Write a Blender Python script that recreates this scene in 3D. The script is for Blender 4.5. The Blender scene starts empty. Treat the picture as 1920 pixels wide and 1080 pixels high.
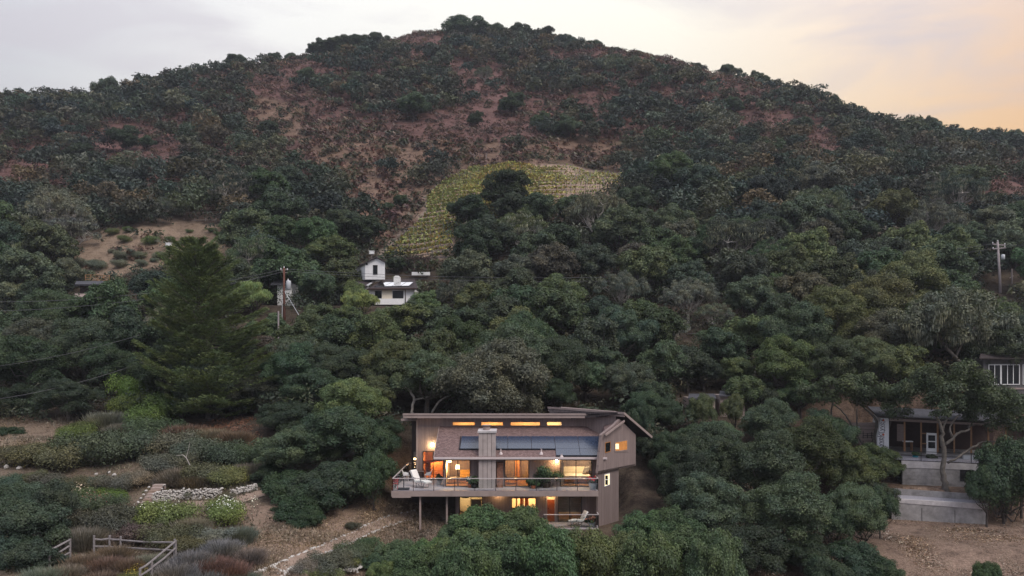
import bpy, math, random
import numpy as np
R = math.radians
rng = np.random.default_rng(7)
random.seed(7)
sc = bpy.context.scene
COL = sc.collection
F = 1493.0            # focal length in photo pixels (1920 wide)
HV = 675.0            # photo row of the horizon

# ------------------------------------------------------------------ camera
cam = bpy.data.cameras.new('camera')
cam.sensor_width = 36.0
cam.lens = 36.0 * F / 1920.0
cam.shift_y = (HV - 540.0) / 1920.0
cam.clip_start = 0.5
cam.clip_end = 3000
co = bpy.data.objects.new('camera', cam)
COL.objects.link(co)
co.location = (0, 0, 0)
co.rotation_euler = (R(90), 0, 0)
sc.camera = co

# ------------------------------------------------------------------ sky
SUN_AZ, SUN_EL = 140.0, 48.0           # degrees right of the view axis, above the horizon
SKY_K = 0.45
world = bpy.data.worlds.new('World')
sc.world = world
world.use_nodes = True
nt = world.node_tree
nt.nodes.clear()
def N(tree, kind, **kw):
    n = tree.nodes.new(kind)
    for k, v in kw.items():
        if hasattr(n, k):
            setattr(n, k, v)
    return n
def ramp(node, stops):
    cr = node.color_ramp
    while len(cr.elements) > 1:
        cr.elements.remove(cr.elements[-1])
    cr.elements[0].position = stops[0][0]; cr.elements[0].color = (*stops[0][1], 1)
    for p, c in stops[1:]:
        e = cr.elements.new(p); e.color = (*c, 1)
def math_node(tree, op, a, b=None, clamp=False):
    m = tree.nodes.new('ShaderNodeMath'); m.operation = op; m.use_clamp = clamp
    for i, s in enumerate((a, b)):
        if s is None: continue
        if isinstance(s, (int, float)): m.inputs[i].default_value = s
        else: tree.links.new(s, m.inputs[i])
    return m.outputs[0]
def mixc(tree, fac, a, b, mode='MIX'):
    m = tree.nodes.new('ShaderNodeMix'); m.data_type = 'RGBA'; m.blend_type = mode
    for sock, s in ((m.inputs[0], fac), (m.inputs[6], a), (m.inputs[7], b)):
        if isinstance(s, (int, float)): sock.default_value = s
        elif isinstance(s, tuple): sock.default_value = (*s, 1) if len(s) == 3 else s
        else: tree.links.new(s, sock)
    return m.outputs[2]
L = nt.links.new
tc = N(nt, 'ShaderNodeTexCoord')
sep = N(nt, 'ShaderNodeSeparateXYZ'); L(tc.outputs['Generated'], sep.inputs[0])
az = math_node(nt, 'ARCTAN2', sep.outputs[0], sep.outputs[1])
azn = math_node(nt, 'ADD', math_node(nt, 'DIVIDE', az, 2 * math.pi), 0.5)      # 0.5 = straight ahead
mp = N(nt, 'ShaderNodeMapping'); L(tc.outputs['Generated'], mp.inputs[0])
mp.inputs['Scale'].default_value = (1.6, 1.6, 7.0); mp.inputs['Rotation'].default_value = (0, R(14), 0)
cl = N(nt, 'ShaderNodeTexNoise'); L(mp.outputs[0], cl.inputs['Vector'])
cl.inputs['Scale'].default_value = 2.3; cl.inputs['Detail'].default_value = 6; cl.inputs['Roughness'].default_value = 0.52; cl.inputs['Distortion'].default_value = 0.6
ra = N(nt, 'ShaderNodeValToRGB'); L(azn, ra.inputs[0])          # along the horizon
ramp(ra, [(0.0, (.47, .48, .58)), (.30, (.50, .53, .61)), (.405, (.68, .66, .67)), (.45, (.88, .84, .81)), (.49, (.93, .90, .84)),
          (.53, (.99, .91, .76)), (.557, (1.0, .79, .53)), (.588, (1.02, .63, .29)), (.63, (.92, .54, .29)), (.72, (.62, .52, .52)), (1.0, (.47, .48, .58))])
rb = N(nt, 'ShaderNodeValToRGB'); L(azn, rb.inputs[0])          # higher up
ramp(rb, [(0.0, (.50, .53, .64)), (.30, (.50, .54, .64)), (.41, (.64, .68, .73)), (.45, (.92, .92, .90)), (.49, (.96, .94, .88)),
          (.53, (1.0, .96, .85)), (.565, (.95, .80, .69)), (.60, (.70, .60, .60)), (.70, (.58, .55, .60)), (1.0, (.50, .53, .64))])
el = N(nt, 'ShaderNodeMapRange'); L(sep.outputs[2], el.inputs[0])
el.inputs[1].default_value = .20; el.inputs[2].default_value = .42
base = mixc(nt, el.outputs[0], ra.outputs[0], rb.outputs[0])
zen = N(nt, 'ShaderNodeMapRange'); L(sep.outputs[2], zen.inputs[0])
zen.inputs[1].default_value = .42; zen.inputs[2].default_value = 1.0
base = mixc(nt, zen.outputs[0], base, (.62, .65, .75))
cm = N(nt, 'ShaderNodeMapRange'); L(cl.outputs[0], cm.inputs[0])
cm.inputs[1].default_value = .46; cm.inputs[2].default_value = .66
cloudy = mixc(nt, math_node(nt, 'MULTIPLY', cm.outputs[0], .62), base, (.63, .59, .64))
sky = N(nt, 'ShaderNodeTexSky', sky_type='NISHITA', sun_disc=False)
sky.sun_elevation = R(SUN_EL); sky.sun_rotation = R(SUN_AZ)
sky.air_density = 1.0; sky.dust_density = 2.0
bg1 = N(nt, 'ShaderNodeBackground'); L(sky.outputs[0], bg1.inputs[0]); bg1.inputs[1].default_value = 0.05
# an overcast sky brightens smoothly from the horizon to the zenith (1 : 3)
bg2 = N(nt, 'ShaderNodeBackground'); L(cloudy, bg2.inputs[0])
L(math_node(nt, 'MULTIPLY', math_node(nt, 'ADD', math_node(nt, 'MULTIPLY', math_node(nt, 'MAXIMUM', sep.outputs[2], 0.0), 2.0), 1.0), SKY_K), bg2.inputs[1])
mx = N(nt, 'ShaderNodeMixShader'); mx.inputs[0].default_value = .90       # thin high overcast over the clear sky
L(bg1.outputs[0], mx.inputs[1]); L(bg2.outputs[0], mx.inputs[2])
wo = N(nt, 'ShaderNodeOutputWorld'); L(mx.outputs[0], wo.inputs[0])

sl = bpy.data.lights.new('sun', 'SUN'); sl.energy = 1.5; sl.angle = R(30); sl.color = (1, .92, .84)
so = bpy.data.objects.new('sun', sl); COL.objects.link(so)
a_, e_ = R(SUN_AZ), R(SUN_EL)
from mathutils import Vector, Matrix
so.rotation_euler = (-Vector((math.sin(a_) * math.cos(e_), math.cos(a_) * math.cos(e_), math.sin(e_)))).to_track_quat('-Z', 'Y').to_euler()

vs = sc.view_settings
vs.view_transform = 'Standard'; vs.look = 'None'; vs.exposure = 0.6; vs.gamma = 1.0; vs.use_curve_mapping = False
sc.cycles.use_denoising = True
try: sc.cycles.denoiser = 'OPENIMAGEDENOISE'
except Exception: pass
sc.cycles.max_bounces = 6; sc.cycles.diffuse_bounces = 3; sc.cycles.glossy_bounces = 3
sc.cycles.transmission_bounces = 4; sc.cycles.transparent_max_bounces = 10; sc.cycles.volume_bounces = 0
sc.cycles.sample_clamp_indirect = 4.0
sc.cycles.caustics_reflective = False; sc.cycles.caustics_refractive = False
sc.cycles.use_adaptive_sampling = True; sc.cycles.adaptive_threshold = 0.01

# ------------------------------------------------------------------ helpers
def U(u, Y): return (u - 960.0) / F * Y
def V(v, Y): return (HV - v) / F * Y
def W(u, v, Y): return (U(u, Y), Y, V(v, Y))
def proj(p):
    p = np.asarray(p, float)
    return 960 + F * p[..., 0] / p[..., 1], HV - F * p[..., 2] / p[..., 1]
def plane_fn(x0, y0, dx, dy):
    """a vertical plane through (x0,y0) along (dx,dy): returns f(u,v)->world point on it"""
    n = (dy, -dx); c = n[0] * x0 + n[1] * y0
    def f(u, v):
        k = (u - 960.0) / F
        Y = c / (n[0] * k + n[1])
        return (k * Y, Y, (HV - v) / F * Y)
    return f

class MB:
    def __init__(s): s.v = []; s.f = []
    def add(s, vs_, fs):
        b = len(s.v); s.v += [tuple(map(float, p)) for p in vs_]; s.f += [tuple(i + b for i in q) for q in fs]; return s
    def box(s, x0, x1, y0, y1, z0, z1):
        return s.add([(x0, y0, z0), (x1, y0, z0), (x1, y1, z0), (x0, y1, z0), (x0, y0, z1), (x1, y0, z1), (x1, y1, z1), (x0, y1, z1)],
                     [(0, 3, 2, 1), (4, 5, 6, 7), (0, 1, 5, 4), (1, 2, 6, 5), (2, 3, 7, 6), (3, 0, 4, 7)])
    def ubox(s, u0, u1, v0, v1, Y, depth):
        """box whose front face spans the given directions at distance Y"""
        return s.box(U(u0, Y), U(u1, Y), Y, Y + depth, V(v1, Y), V(v0, Y))
    def prism(s, pts, off):
        """polygon extruded by the vector off"""
        n = len(pts); o = Vector(off)
        a = [Vector(p) for p in pts]; b = [p + o for p in a]
        return s.add(a + b, [tuple(range(n)), tuple(range(2 * n - 1, n - 1, -1))] + [(i, i + n, (i + 1) % n + n, (i + 1) % n) for i in range(n)])
    def bar(s, p, q, w, h=None, up=(0, 0, 1)):
        """a rectangular bar from p to q"""
        h = h or w; p = Vector(p); q = Vector(q); d = (q - p).normalized(); u = Vector(up)
        if abs(d.dot(u)) > .98: u = Vector((1, 0, 0))
        a = d.cross(u).normalized() * (w / 2); b = a.cross(d).normalized() * (h / 2)
        c = [p - a - b, p + a - b, p + a + b, p - a + b, q - a - b, q + a - b, q + a + b, q - a + b]
        return s.add(c, [(0, 1, 2, 3), (7, 6, 5, 4), (0, 4, 5, 1), (1, 5, 6, 2), (2, 6, 7, 3), (3, 7, 4, 0)])
    def tube(s, pts, rad, n=6, cap=True):
        pts = [Vector(p) for p in pts]; m = len(pts)
        if isinstance(rad, (int, float)): rad = [rad] * m
        ref = Vector((.31, .87, .21)).normalized(); vs_ = []; 
        for i, p in enumerate(pts):
            d = (pts[min(i + 1, m - 1)] - pts[max(i - 1, 0)])
            d = d.normalized() if d.length > 1e-9 else Vector((0, 0, 1))
            a = d.cross(ref)
            if a.length < .05: a = d.cross(Vector((1, 0, 0)))
            a.normalize(); b = d.cross(a)
            for k in range(n):
                t = 2 * math.pi * k / n
                vs_.append(p + (a * math.cos(t) + b * math.sin(t)) * rad[i])
        fs = [(i * n + k, i * n + (k + 1) % n, (i + 1) * n + (k + 1) % n, (i + 1) * n + k) for i in range(m - 1) for k in range(n)]
        if cap: fs += [tuple(range(n - 1, -1, -1)), tuple((m - 1) * n + k for k in range(n))]
        return s.add(vs_, fs)
    def lathe(s, c, prof, n=12):
        """prof: list of (radius, z) from bottom up about the axis at c"""
        vs_ = [(c[0] + r * math.cos(2 * math.pi * k / n), c[1] + r * math.sin(2 * math.pi * k / n), c[2] + z) for r, z in prof for k in range(n)]
        m = len(prof)
        fs = [(i * n + k, i * n + (k + 1) % n, (i + 1) * n + (k + 1) % n, (i + 1) * n + k) for i in range(m - 1) for k in range(n)]
        fs += [tuple(range(n - 1, -1, -1)), tuple((m - 1) * n + k for k in range(n))]
        return s.add(vs_, fs)
    def mesh(s, name, off=(0, 0, 0)):
        me = bpy.data.meshes.new(name)
        o = off
        me.from_pydata([(p[0] - o[0], p[1] - o[1], p[2] - o[2]) for p in s.v], [], s.f)
        me.update()
        return me

def link(name, data, parent=None, mat=None):
    o = bpy.data.objects.new(name, data); COL.objects.link(o)
    if parent is not None: o.parent = parent
    if mat is not None and data is not None and hasattr(data, 'materials') and len(data.materials) == 0: data.materials.append(mat)
    return o
def tag(o, label=None, cat=None, group=None, kind=None):
    if label: o['label'] = label
    if cat: o['category'] = cat
    if group: o['group'] = group
    if kind: o['kind'] = kind
    return o
def empty(name, loc, label=None, cat=None, group=None, rz=0):
    o = bpy.data.objects.new(name, None); COL.objects.link(o)
    o.location = loc; o.rotation_euler = (0, 0, rz); o.empty_display_size = .2
    return tag(o, label, cat, group)
def root_of(o):
    while o.parent is not None: o = o.parent
    return o
def part(name, mb, mat, parent, smooth=False):
    """a part given in world coordinates under an unrotated root"""
    r = root_of(parent)
    me = mb.mesh(name, r.location)
    if smooth: me.polygons.foreach_set('use_smooth', [True] * len(me.polygons))
    return link(name, me, parent, mat)
def solo(name, mb, mat, label=None, cat=None, group=None, kind=None, smooth=False):
    me = mb.mesh(name)
    if smooth: me.polygons.foreach_set('use_smooth', [True] * len(me.polygons))
    return tag(link(name, me, None, mat), label, cat, group, kind)
def copy_tree(o, parent=None):
    c = o.copy(); COL.objects.link(c); c.parent = parent
    for ch in list(o.children): copy_tree(ch, c)
    return c

def quads(name, c, a, b, tint=None, tri=False):
    """one mesh of many rhombic leaves: centres c, half axes a and b (all Nx3)"""
    n = len(c); q = 3 if tri else 4
    v = np.empty((n, q, 3), np.float32)
    if tri: v[:, 0] = c - a * .8 - b * .9; v[:, 1] = c - a * .8 + b * .9; v[:, 2] = c + a
    else: v[:, 0] = c - a; v[:, 1] = c + b; v[:, 2] = c + a; v[:, 3] = c - b
    me = bpy.data.meshes.new(name)
    me.vertices.add(q * n); me.vertices.foreach_set('co', v.reshape(-1))
    me.loops.add(q * n); me.loops.foreach_set('vertex_index', np.arange(q * n, dtype=np.int32))
    me.polygons.add(n); me.polygons.foreach_set('loop_start', np.arange(0, q * n, q, dtype=np.int32))
    try: me.polygons.foreach_set('loop_total', np.full(n, q, np.int32))
    except Exception: pass
    if tint is not None:
        at = me.attributes.new('tint', 'FLOAT_COLOR', 'FACE')
        t = np.ones((n, 4), np.float32); t[:, :3] = tint
        at.data.foreach_set('color', t.reshape(-1))
    me.update(calc_edges=True)
    return me
def unit(v): return v / np.maximum(np.linalg.norm(v, axis=-1, keepdims=True), 1e-9)
def rand_dirs(n, g):
    return unit(g.normal(size=(n, 3)))

# ------------------------------------------------------------------ materials
def mat(name, col, rough=.8, var=.25, vscale=3.0, bump=0.0, bscale=20.0, metal=0.0, spec=.3, emit=None, estr=0.0, stretch=(1, 1, 1), col2=None):
    m = bpy.data.materials.new(name); m.use_nodes = True
    t = m.node_tree; p = t.nodes['Principled BSDF']
    p.inputs['Roughness'].default_value = rough; p.inputs['Metallic'].default_value = metal
    p.inputs['Specular IOR Level'].default_value = spec
    tc = N(t, 'ShaderNodeTexCoord'); mp = N(t, 'ShaderNodeMapping'); t.links.new(tc.outputs['Object'], mp.inputs[0])
    mp.inputs['Scale'].default_value = stretch
    if var > 0 or col2:
        no = N(t, 'ShaderNodeTexNoise'); t.links.new(mp.outputs[0], no.inputs['Vector'])
        no.inputs['Scale'].default_value = vscale; no.inputs['Detail'].default_value = 5; no.inputs['Roughness'].default_value = .65
        mr = N(t, 'ShaderNodeMapRange'); t.links.new(no.outputs[0], mr.inputs[0])
        mr.inputs[1].default_value = .3; mr.inputs[2].default_value = .7
        lo = tuple(c * (1 - var) for c in col); hi = col2 or tuple(min(1, c * (1 + var)) for c in col)
        t.links.new(mixc(t, mr.outputs[0], lo, hi), p.inputs['Base Color'])
    else:
        p.inputs['Base Color'].default_value = (*col, 1)
    if bump > 0:
        nb = N(t, 'ShaderNodeTexNoise'); t.links.new(mp.outputs[0], nb.inputs['Vector'])
        nb.inputs['Scale'].default_value = bscale; nb.inputs['Detail'].default_value = 4
        bp = N(t, 'ShaderNodeBump'); bp.inputs['Strength'].default_value = bump; bp.inputs['Distance'].default_value = .05
        t.links.new(nb.outputs[0], bp.inputs['Height']); t.links.new(bp.outputs[0], p.inputs['Normal'])
    if emit:
        p.inputs['Emission Color'].default_value = (*emit, 1); p.inputs['Emission Strength'].default_value = estr
    return m

def leaf_mat(name, src='OBJECT', trans=.16, var=.5, hue=None, nscale=.5):
    """foliage: the object's own colour, varied leaf by leaf and clump by clump"""
    m = bpy.data.materials.new(name); m.use_nodes = True
    t = m.node_tree; t.nodes.clear()
    if src == 'OBJECT':
        oi = N(t, 'ShaderNodeObjectInfo'); colr = oi.outputs['Color']
    else:
        at = N(t, 'ShaderNodeAttribute', attribute_name='tint'); colr = at.outputs['Color']
    ge = N(t, 'ShaderNodeNewGeometry')
    r1 = N(t, 'ShaderNodeMapRange'); t.links.new(ge.outputs['Random Per Island'], r1.inputs[0])
    r1.inputs[3].default_value = 1 - var; r1.inputs[4].default_value = 1 + var
    tc = N(t, 'ShaderNodeTexCoord')
    no = N(t, 'ShaderNodeTexNoise'); t.links.new(tc.outputs['Object'], no.inputs['Vector'])
    no.inputs['Scale'].default_value = nscale; no.inputs['Detail'].default_value = 3
    mr = N(t, 'ShaderNodeMapRange'); t.links.new(no.outputs[0], mr.inputs[0])
    mr.inputs[1].default_value = .35; mr.inputs[2].default_value = .65
    warm = mixc(t, mr.outputs[0], (.84, .94, 1.02), (1.18, 1.09, .86))
    c = mixc(t, 1.0, colr, warm, 'MULTIPLY')
    c = mixc(t, 1.0, c, r1.outputs[0], 'MULTIPLY')
    d = N(t, 'ShaderNodeBsdfDiffuse'); t.links.new(c, d.inputs[0])
    tr = N(t, 'ShaderNodeBsdfTranslucent'); t.links.new(mixc(t, 1.0, c, (1.0, 1.1, .6), 'MULTIPLY'), tr.inputs[0])
    mx = N(t, 'ShaderNodeMixShader'); mx.inputs[0].default_value = trans
    t.links.new(d.outputs[0], mx.inputs[1]); t.links.new(tr.outputs[0], mx.inputs[2])
    gl = N(t, 'ShaderNodeBsdfGlossy'); gl.inputs['Roughness'].default_value = .55
    m2 = N(t, 'ShaderNodeMixShader'); m2.inputs[0].default_value = .03
    t.links.new(mx.outputs[0], m2.inputs[1]); t.links.new(gl.outputs[0], m2.inputs[2])
    out = N(t, 'ShaderNodeOutputMaterial'); t.links.new(m2.outputs[0], out.inputs[0])
    return m

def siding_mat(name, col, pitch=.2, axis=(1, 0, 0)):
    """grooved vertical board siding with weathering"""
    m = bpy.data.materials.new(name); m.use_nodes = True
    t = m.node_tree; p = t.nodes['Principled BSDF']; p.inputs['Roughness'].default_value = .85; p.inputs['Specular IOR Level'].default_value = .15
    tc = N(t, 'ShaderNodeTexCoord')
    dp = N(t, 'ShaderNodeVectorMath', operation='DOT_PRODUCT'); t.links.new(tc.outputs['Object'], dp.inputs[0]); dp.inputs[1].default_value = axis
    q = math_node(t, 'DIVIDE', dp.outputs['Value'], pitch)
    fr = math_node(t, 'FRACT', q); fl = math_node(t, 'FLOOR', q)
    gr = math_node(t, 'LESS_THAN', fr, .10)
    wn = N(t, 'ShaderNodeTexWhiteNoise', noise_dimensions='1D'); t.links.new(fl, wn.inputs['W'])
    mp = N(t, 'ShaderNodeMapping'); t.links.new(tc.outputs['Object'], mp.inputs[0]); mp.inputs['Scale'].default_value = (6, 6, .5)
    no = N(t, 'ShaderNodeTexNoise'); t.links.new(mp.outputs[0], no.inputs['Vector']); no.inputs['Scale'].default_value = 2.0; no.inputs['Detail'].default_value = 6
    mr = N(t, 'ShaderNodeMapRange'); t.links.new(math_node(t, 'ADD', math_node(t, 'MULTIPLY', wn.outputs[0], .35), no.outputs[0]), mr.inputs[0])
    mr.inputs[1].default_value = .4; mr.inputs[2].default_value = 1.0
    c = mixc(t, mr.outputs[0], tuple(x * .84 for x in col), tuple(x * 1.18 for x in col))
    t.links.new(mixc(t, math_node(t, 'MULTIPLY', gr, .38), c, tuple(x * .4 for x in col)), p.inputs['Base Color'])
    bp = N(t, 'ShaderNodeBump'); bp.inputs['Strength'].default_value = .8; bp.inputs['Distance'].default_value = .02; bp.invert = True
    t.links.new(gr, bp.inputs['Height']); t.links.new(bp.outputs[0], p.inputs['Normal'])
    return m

def shingle_mat(name, col, col2, s=4.0):
    m = bpy.data.materials.new(name); m.use_nodes = True
    t = m.node_tree; p = t.nodes['Principled BSDF']; p.inputs['Roughness'].default_value = .9; p.inputs['Specular IOR Level'].default_value = .15
    tc = N(t, 'ShaderNodeTexCoord')
    br = N(t, 'ShaderNodeTexBrick'); t.links.new(tc.outputs['Object'], br.inputs['Vector'])
    br.inputs['Scale'].default_value = s; br.inputs['Color1'].default_value = (*col, 1); br.inputs['Color2'].default_value = (*col2, 1)
    br.inputs['Mortar'].default_value = (*[x * .45 for x in col], 1); br.inputs['Mortar Size'].default_value = .03
    br.inputs['Brick Width'].default_value = .9; br.inputs['Row Height'].default_value = .5
    no = N(t, 'ShaderNodeTexNoise'); t.links.new(tc.outputs['Object'], no.inputs['Vector']); no.inputs['Scale'].default_value = 7; no.inputs['Detail'].default_value = 6
    mr = N(t, 'ShaderNodeMapRange'); t.links.new(no.outputs[0], mr.inputs[0]); mr.inputs[1].default_value = .3; mr.inputs[2].default_value = .7; mr.inputs[3].default_value = .7; mr.inputs[4].default_value = 1.3
    t.links.new(mixc(t, 1.0, br.outputs[0], mr.outputs[0], 'MULTIPLY'), p.inputs['Base Color'])
    bp = N(t, 'ShaderNodeBump'); bp.inputs['Strength'].default_value = .6; bp.inputs['Distance'].default_value = .03
    t.links.new(no.outputs[0], bp.inputs['Height']); t.links.new(bp.outputs[0], p.inputs['Normal'])
    return m

def glass_mat(name, tint=(1, 1, 1), refl=.10, rough=.02):
    m = bpy.data.materials.new(name); m.use_nodes = True
    t = m.node_tree; t.nodes.clear()
    tr = N(t, 'ShaderNodeBsdfTransparent'); tr.inputs[0].default_value = (*tint, 1)
    gl = N(t, 'ShaderNodeBsdfGlossy'); gl.inputs['Roughness'].default_value = rough
    lw = N(t, 'ShaderNodeFresnel'); lw.inputs[0].default_value = 1.45
    mx = N(t, 'ShaderNodeMixShader'); t.links.new(math_node(t, 'ADD', lw.outputs[0], refl - .04, True), mx.inputs[0])
    t.links.new(tr.outputs[0], mx.inputs[1]); t.links.new(gl.outputs[0], mx.inputs[2])
    out = N(t, 'ShaderNodeOutputMaterial'); t.links.new(mx.outputs[0], out.inputs[0])
    return m

M = {}
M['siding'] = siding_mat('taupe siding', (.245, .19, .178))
M['siding_dark'] = siding_mat('dark siding', (.085, .065, .058))  # dark siding; on the rear wall it carries painted overhang shade
M['trim'] = mat('trim board', (.30, .235, .215), .7, .12, 2)
M['trim_dark'] = mat('dark bronze frame', (.035, .028, .025), .5, .1)
M['chimney_board'] = mat('chimney boards', (.37, .315, .30), .75, .15, 2)
M['gutter'] = mat('painted gutter', (.55, .47, .46), .45, .08)
M['roof'] = shingle_mat('brown shingles', (.15, .10, .095), (.22, .15, .14))
M['roof_dark'] = shingle_mat('dark shingles', (.05, .042, .045), (.08, .065, .065))
M['roof_grey'] = shingle_mat('grey rolled roofing', (.06, .06, .07), (.09, .09, .10))
M['deck'] = mat('deck coating', (.42, .37, .38), .7, .15, 1.5)
M['metal'] = mat('rail metal', (.62, .56, .55), .35, .05, metal=.3)
M['dark_metal'] = mat('dark metal', (.03, .028, .03), .4, .1, metal=.4)
M['solar'] = mat('solar glass', (.030, .044, .080), .2, .15, 9, spec=1.0)
M['solar_frame'] = mat('solar frame', (.012, .013, .018), .35, .1)
M['glass'] = glass_mat('window glass', (.96, .97, .96), .06)
M['rail_glass'] = glass_mat('rail glass', (.93, .96, .96), .06)
M['dark_glass'] = mat('dark window glass', (.010, .012, .013), .05, .0, spec=.3)
M['white'] = mat('white paint', (.80, .80, .80), .6, .05)
M['stucco'] = mat('white stucco', (.82, .81, .80), .85, .06, 2, bump=.2, bscale=30)
M['concrete'] = mat('concrete', (.285, .27, .265), .85, .38, 1.1, bump=.15, bscale=15)
M['concrete_light'] = mat('pale concrete', (.47, .44, .44), .8, .25, 1.5)
M['gravel_top'] = mat('gravel slab', (.33, .32, .36), .9, .35, 14, bump=.5, bscale=30)
M['wood_grey'] = mat('weathered wood', (.21, .19, .19), .85, .3, 6, bump=.2, bscale=20)
M['wood_pale'] = mat('pale boards', (.34, .27, .24), .8, .25, 3, stretch=(1, 1, 6))
M['wood_stud'] = mat('timber stud', (.30, .17, .09), .75, .2, 4)
M['wood_dark'] = mat('dark timber', (.05, .03, .025), .7, .25, 4)
M['wood_red'] = mat('red wood door', (.34, .085, .025), .45, .3, 5, stretch=(6, 6, 1))
M['wood_warm'] = mat('warm wood', (.38, .17, .06), .5, .25, 3)
M['pole_red'] = mat('creosote pole', (.11, .045, .032), .8, .3, 4, stretch=(3, 3, .3))
M['pole_grey'] = mat('grey pole', (.30, .26, .26), .8, .25, 4, stretch=(3, 3, .3))
M['grey_metal'] = mat('grey metal', (.50, .52, .55), .45, .06)
M['wire'] = mat('wire', (.10, .10, .11), .5, 0, metal=.2)
M['wall_warm'] = mat('warm plaster', (.72, .58, .40), .8, .05)
M['wall_white'] = mat('cream plaster', (.78, .70, .56), .8, .05)
M['floor_wood'] = mat('wood floor', (.30, .14, .06), .4, .2, 3)
M['fabric'] = mat('cream fabric', (.80, .76, .72), .9, .06)
M['fabric_grey'] = mat('grey fabric', (.25, .23, .22), .9, .1)
M['black'] = mat('black', (.012, .012, .013), .5, .1)
M['bark'] = mat('grey bark', (.13, .115, .10), .9, .4, 3, bump=.6, bscale=10)
M['bark_dark'] = mat('dark bark', (.055, .045, .04), .9, .4, 3, bump=.6, bscale=10)
M['bark_light'] = mat('pale lichen bark', (.36, .33, .30), .9, .45, 2.5, bump=.6, bscale=10)
M['leaf'] = leaf_mat('foliage')
M['leaf_tint'] = leaf_mat('foliage by attribute', 'ATTR', nscale=.12)
M['stone'] = mat('pale stone', (.46, .43, .40), .85, .3, 3, bump=.3, bscale=8)
M['stone_red'] = mat('reddish stone', (.26, .13, .09), .85, .5, 4, bump=.5, bscale=8)
M['terracotta'] = mat('terracotta', (.38, .13, .07), .8, .15)
M['turquoise'] = mat('turquoise glaze', (.02, .20, .26), .3, .1)
M['red'] = mat('red paint', (.45, .04, .035), .5, .1)
M['yellow'] = mat('ochre fabric', (.62, .36, .06), .8, .1)
M['dirt'] = mat('path dirt', (.26, .19, .15), .95, .25, 2, bump=.5, bscale=14)
M['wrap'] = mat('white house wrap', (.76, .76, .78), .5, .06, 2)
M['ink'] = mat('dark print', (.05, .05, .07), .6, 0)
M['ink_red'] = mat('red print', (.55, .12, .05), .6, 0)
def lamp_mat(name, col, s): return mat(name, (.9, .85, .7), .5, 0, emit=col, estr=s)
M['bulb'] = lamp_mat('lit bulb', (1, .72, .38), 60)
M['shade'] = lamp_mat('lit shade', (1, .66, .30), 5)
# ------------------------------------------------------------------ terrain
# ground seen at (photo column, photo row) standing at a distance, all in metres from the drone
_c = []
def gp(u, v, Y): _c.append(W(u, v, Y))
def gz_(u, z, Y): _c.append((U(u, Y), Y, z))
for u, dz in ((960, 0),):
    for Y, z in ((8, -30), (24, -25), (40, -20), (48, -17), (55, -14.6), (61, -13.2), (74, -8.2), (85, -4), (100, 1), (115, 7), (130, 13.2), (150, 23.5), (170, 34.5), (190, 45), (230, 66), (280, 95), (320, 121), (350, 141), (365, 147), (400, 150), (470, 148), (600, 140)):
        gz_(u, z, Y)
for Y, z in ((8, -27), (24, -21), (38, -15), (48, -12.4), (62, -11.0), (66, -9.9), (74, -8.6), (83, -6.9), (100, -1), (115, 5.5), (135, 15.5), (155, 26.5), (185, 39), (215, 54), (270, 86), (305, 98), (318, 102), (360, 104), (600, 95)):
    gz_(200, z, Y)
for Y, z in ((8, -30), (24, -24), (45, -17.5), (57, -15.5), (68, -14.1), (75, -11.4), (84, -5.4), (100, 1), (115, 6), (130, 12), (150, 22.5), (175, 36), (210, 53), (250, 67), (280, 79.5), (292, 81), (330, 80), (600, 68)):
    gz_(1720, z, Y)
gp(480, 1078, 48); gp(788, 1000, 61); gp(640, 1030, 54); gp(740, 975, 62); gp(60, 1080, 45); gp(328, 1052, 48); gp(620, 960, 62.5)
gp(413, 790, 85); gp(530, 606, 110); gp(640, 780, 78); gp(80, 815, 80); gz_(-200, -10, 62); gz_(-200, -13, 45)
gp(250, 505, 135); gp(300, 425, 155); gp(430, 470, 146); gz_(600, 36, 175)
gp(730, 572, 119); gp(780, 480, 140); gp(700, 500, 131); gp(850, 470, 142); gp(1160, 350, 182); gp(820, 365, 175); gp(1160, 328, 190)
gz_(0, 97, 305); gz_(480, 118, 330); gz_(620, 131, 345); gp(790, 76, 352); gz_(300, 108.5, 318)
gz_(1200, 130, 345); gz_(1300, 117, 330); gz_(1500, 98, 303); gz_(1600, 87.5, 290); gz_(1870, 72.5, 272); gz_(1920, 72, 272)
gz_(1450, 75, 258); gz_(1300, 90, 275); gz_(1300, 54, 215); gz_(1450, -14.6, 58); gz_(1250, -13.4, 62); gz_(1876, 11, 130); gz_(1890, -4.6, 88); gz_(1345, -5.5, 88); gz_(1345, -7.0, 83)
for Y, z in ((40, -17), (62, -12), (85, -4), (130, 12), (190, 43), (300, 92), (420, 100)):
    gz_(-500, z * .9, Y); gz_(2420, z * .85 - 3, Y)
for u, z, Y in ((0, 98, 380), (480, 115, 420), (620, 127, 440), (1300, 107, 400), (1500, 90, 370), (1900, 68, 330)):
    gz_(u, z, Y)
CP = np.array(_c)
def _tps_k(d2): return np.where(d2 > 1e-9, .5 * d2 * np.log(np.maximum(d2, 1e-9)), 0)
SX = .01
def _fit():
    X = CP[:, :2] * SX; n = len(X)
    K = _tps_k(((X[:, None] - X[None]) ** 2).sum(-1)) + np.eye(n) * 2e-4
    P = np.c_[np.ones(n), X]
    A = np.zeros((n + 3, n + 3)); A[:n, :n] = K; A[:n, n:] = P; A[n:, :n] = P.T
    return np.linalg.solve(A, np.r_[CP[:, 2], 0, 0, 0])
TW = _fit()
_perm = np.random.default_rng(3).random((256, 256))
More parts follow.
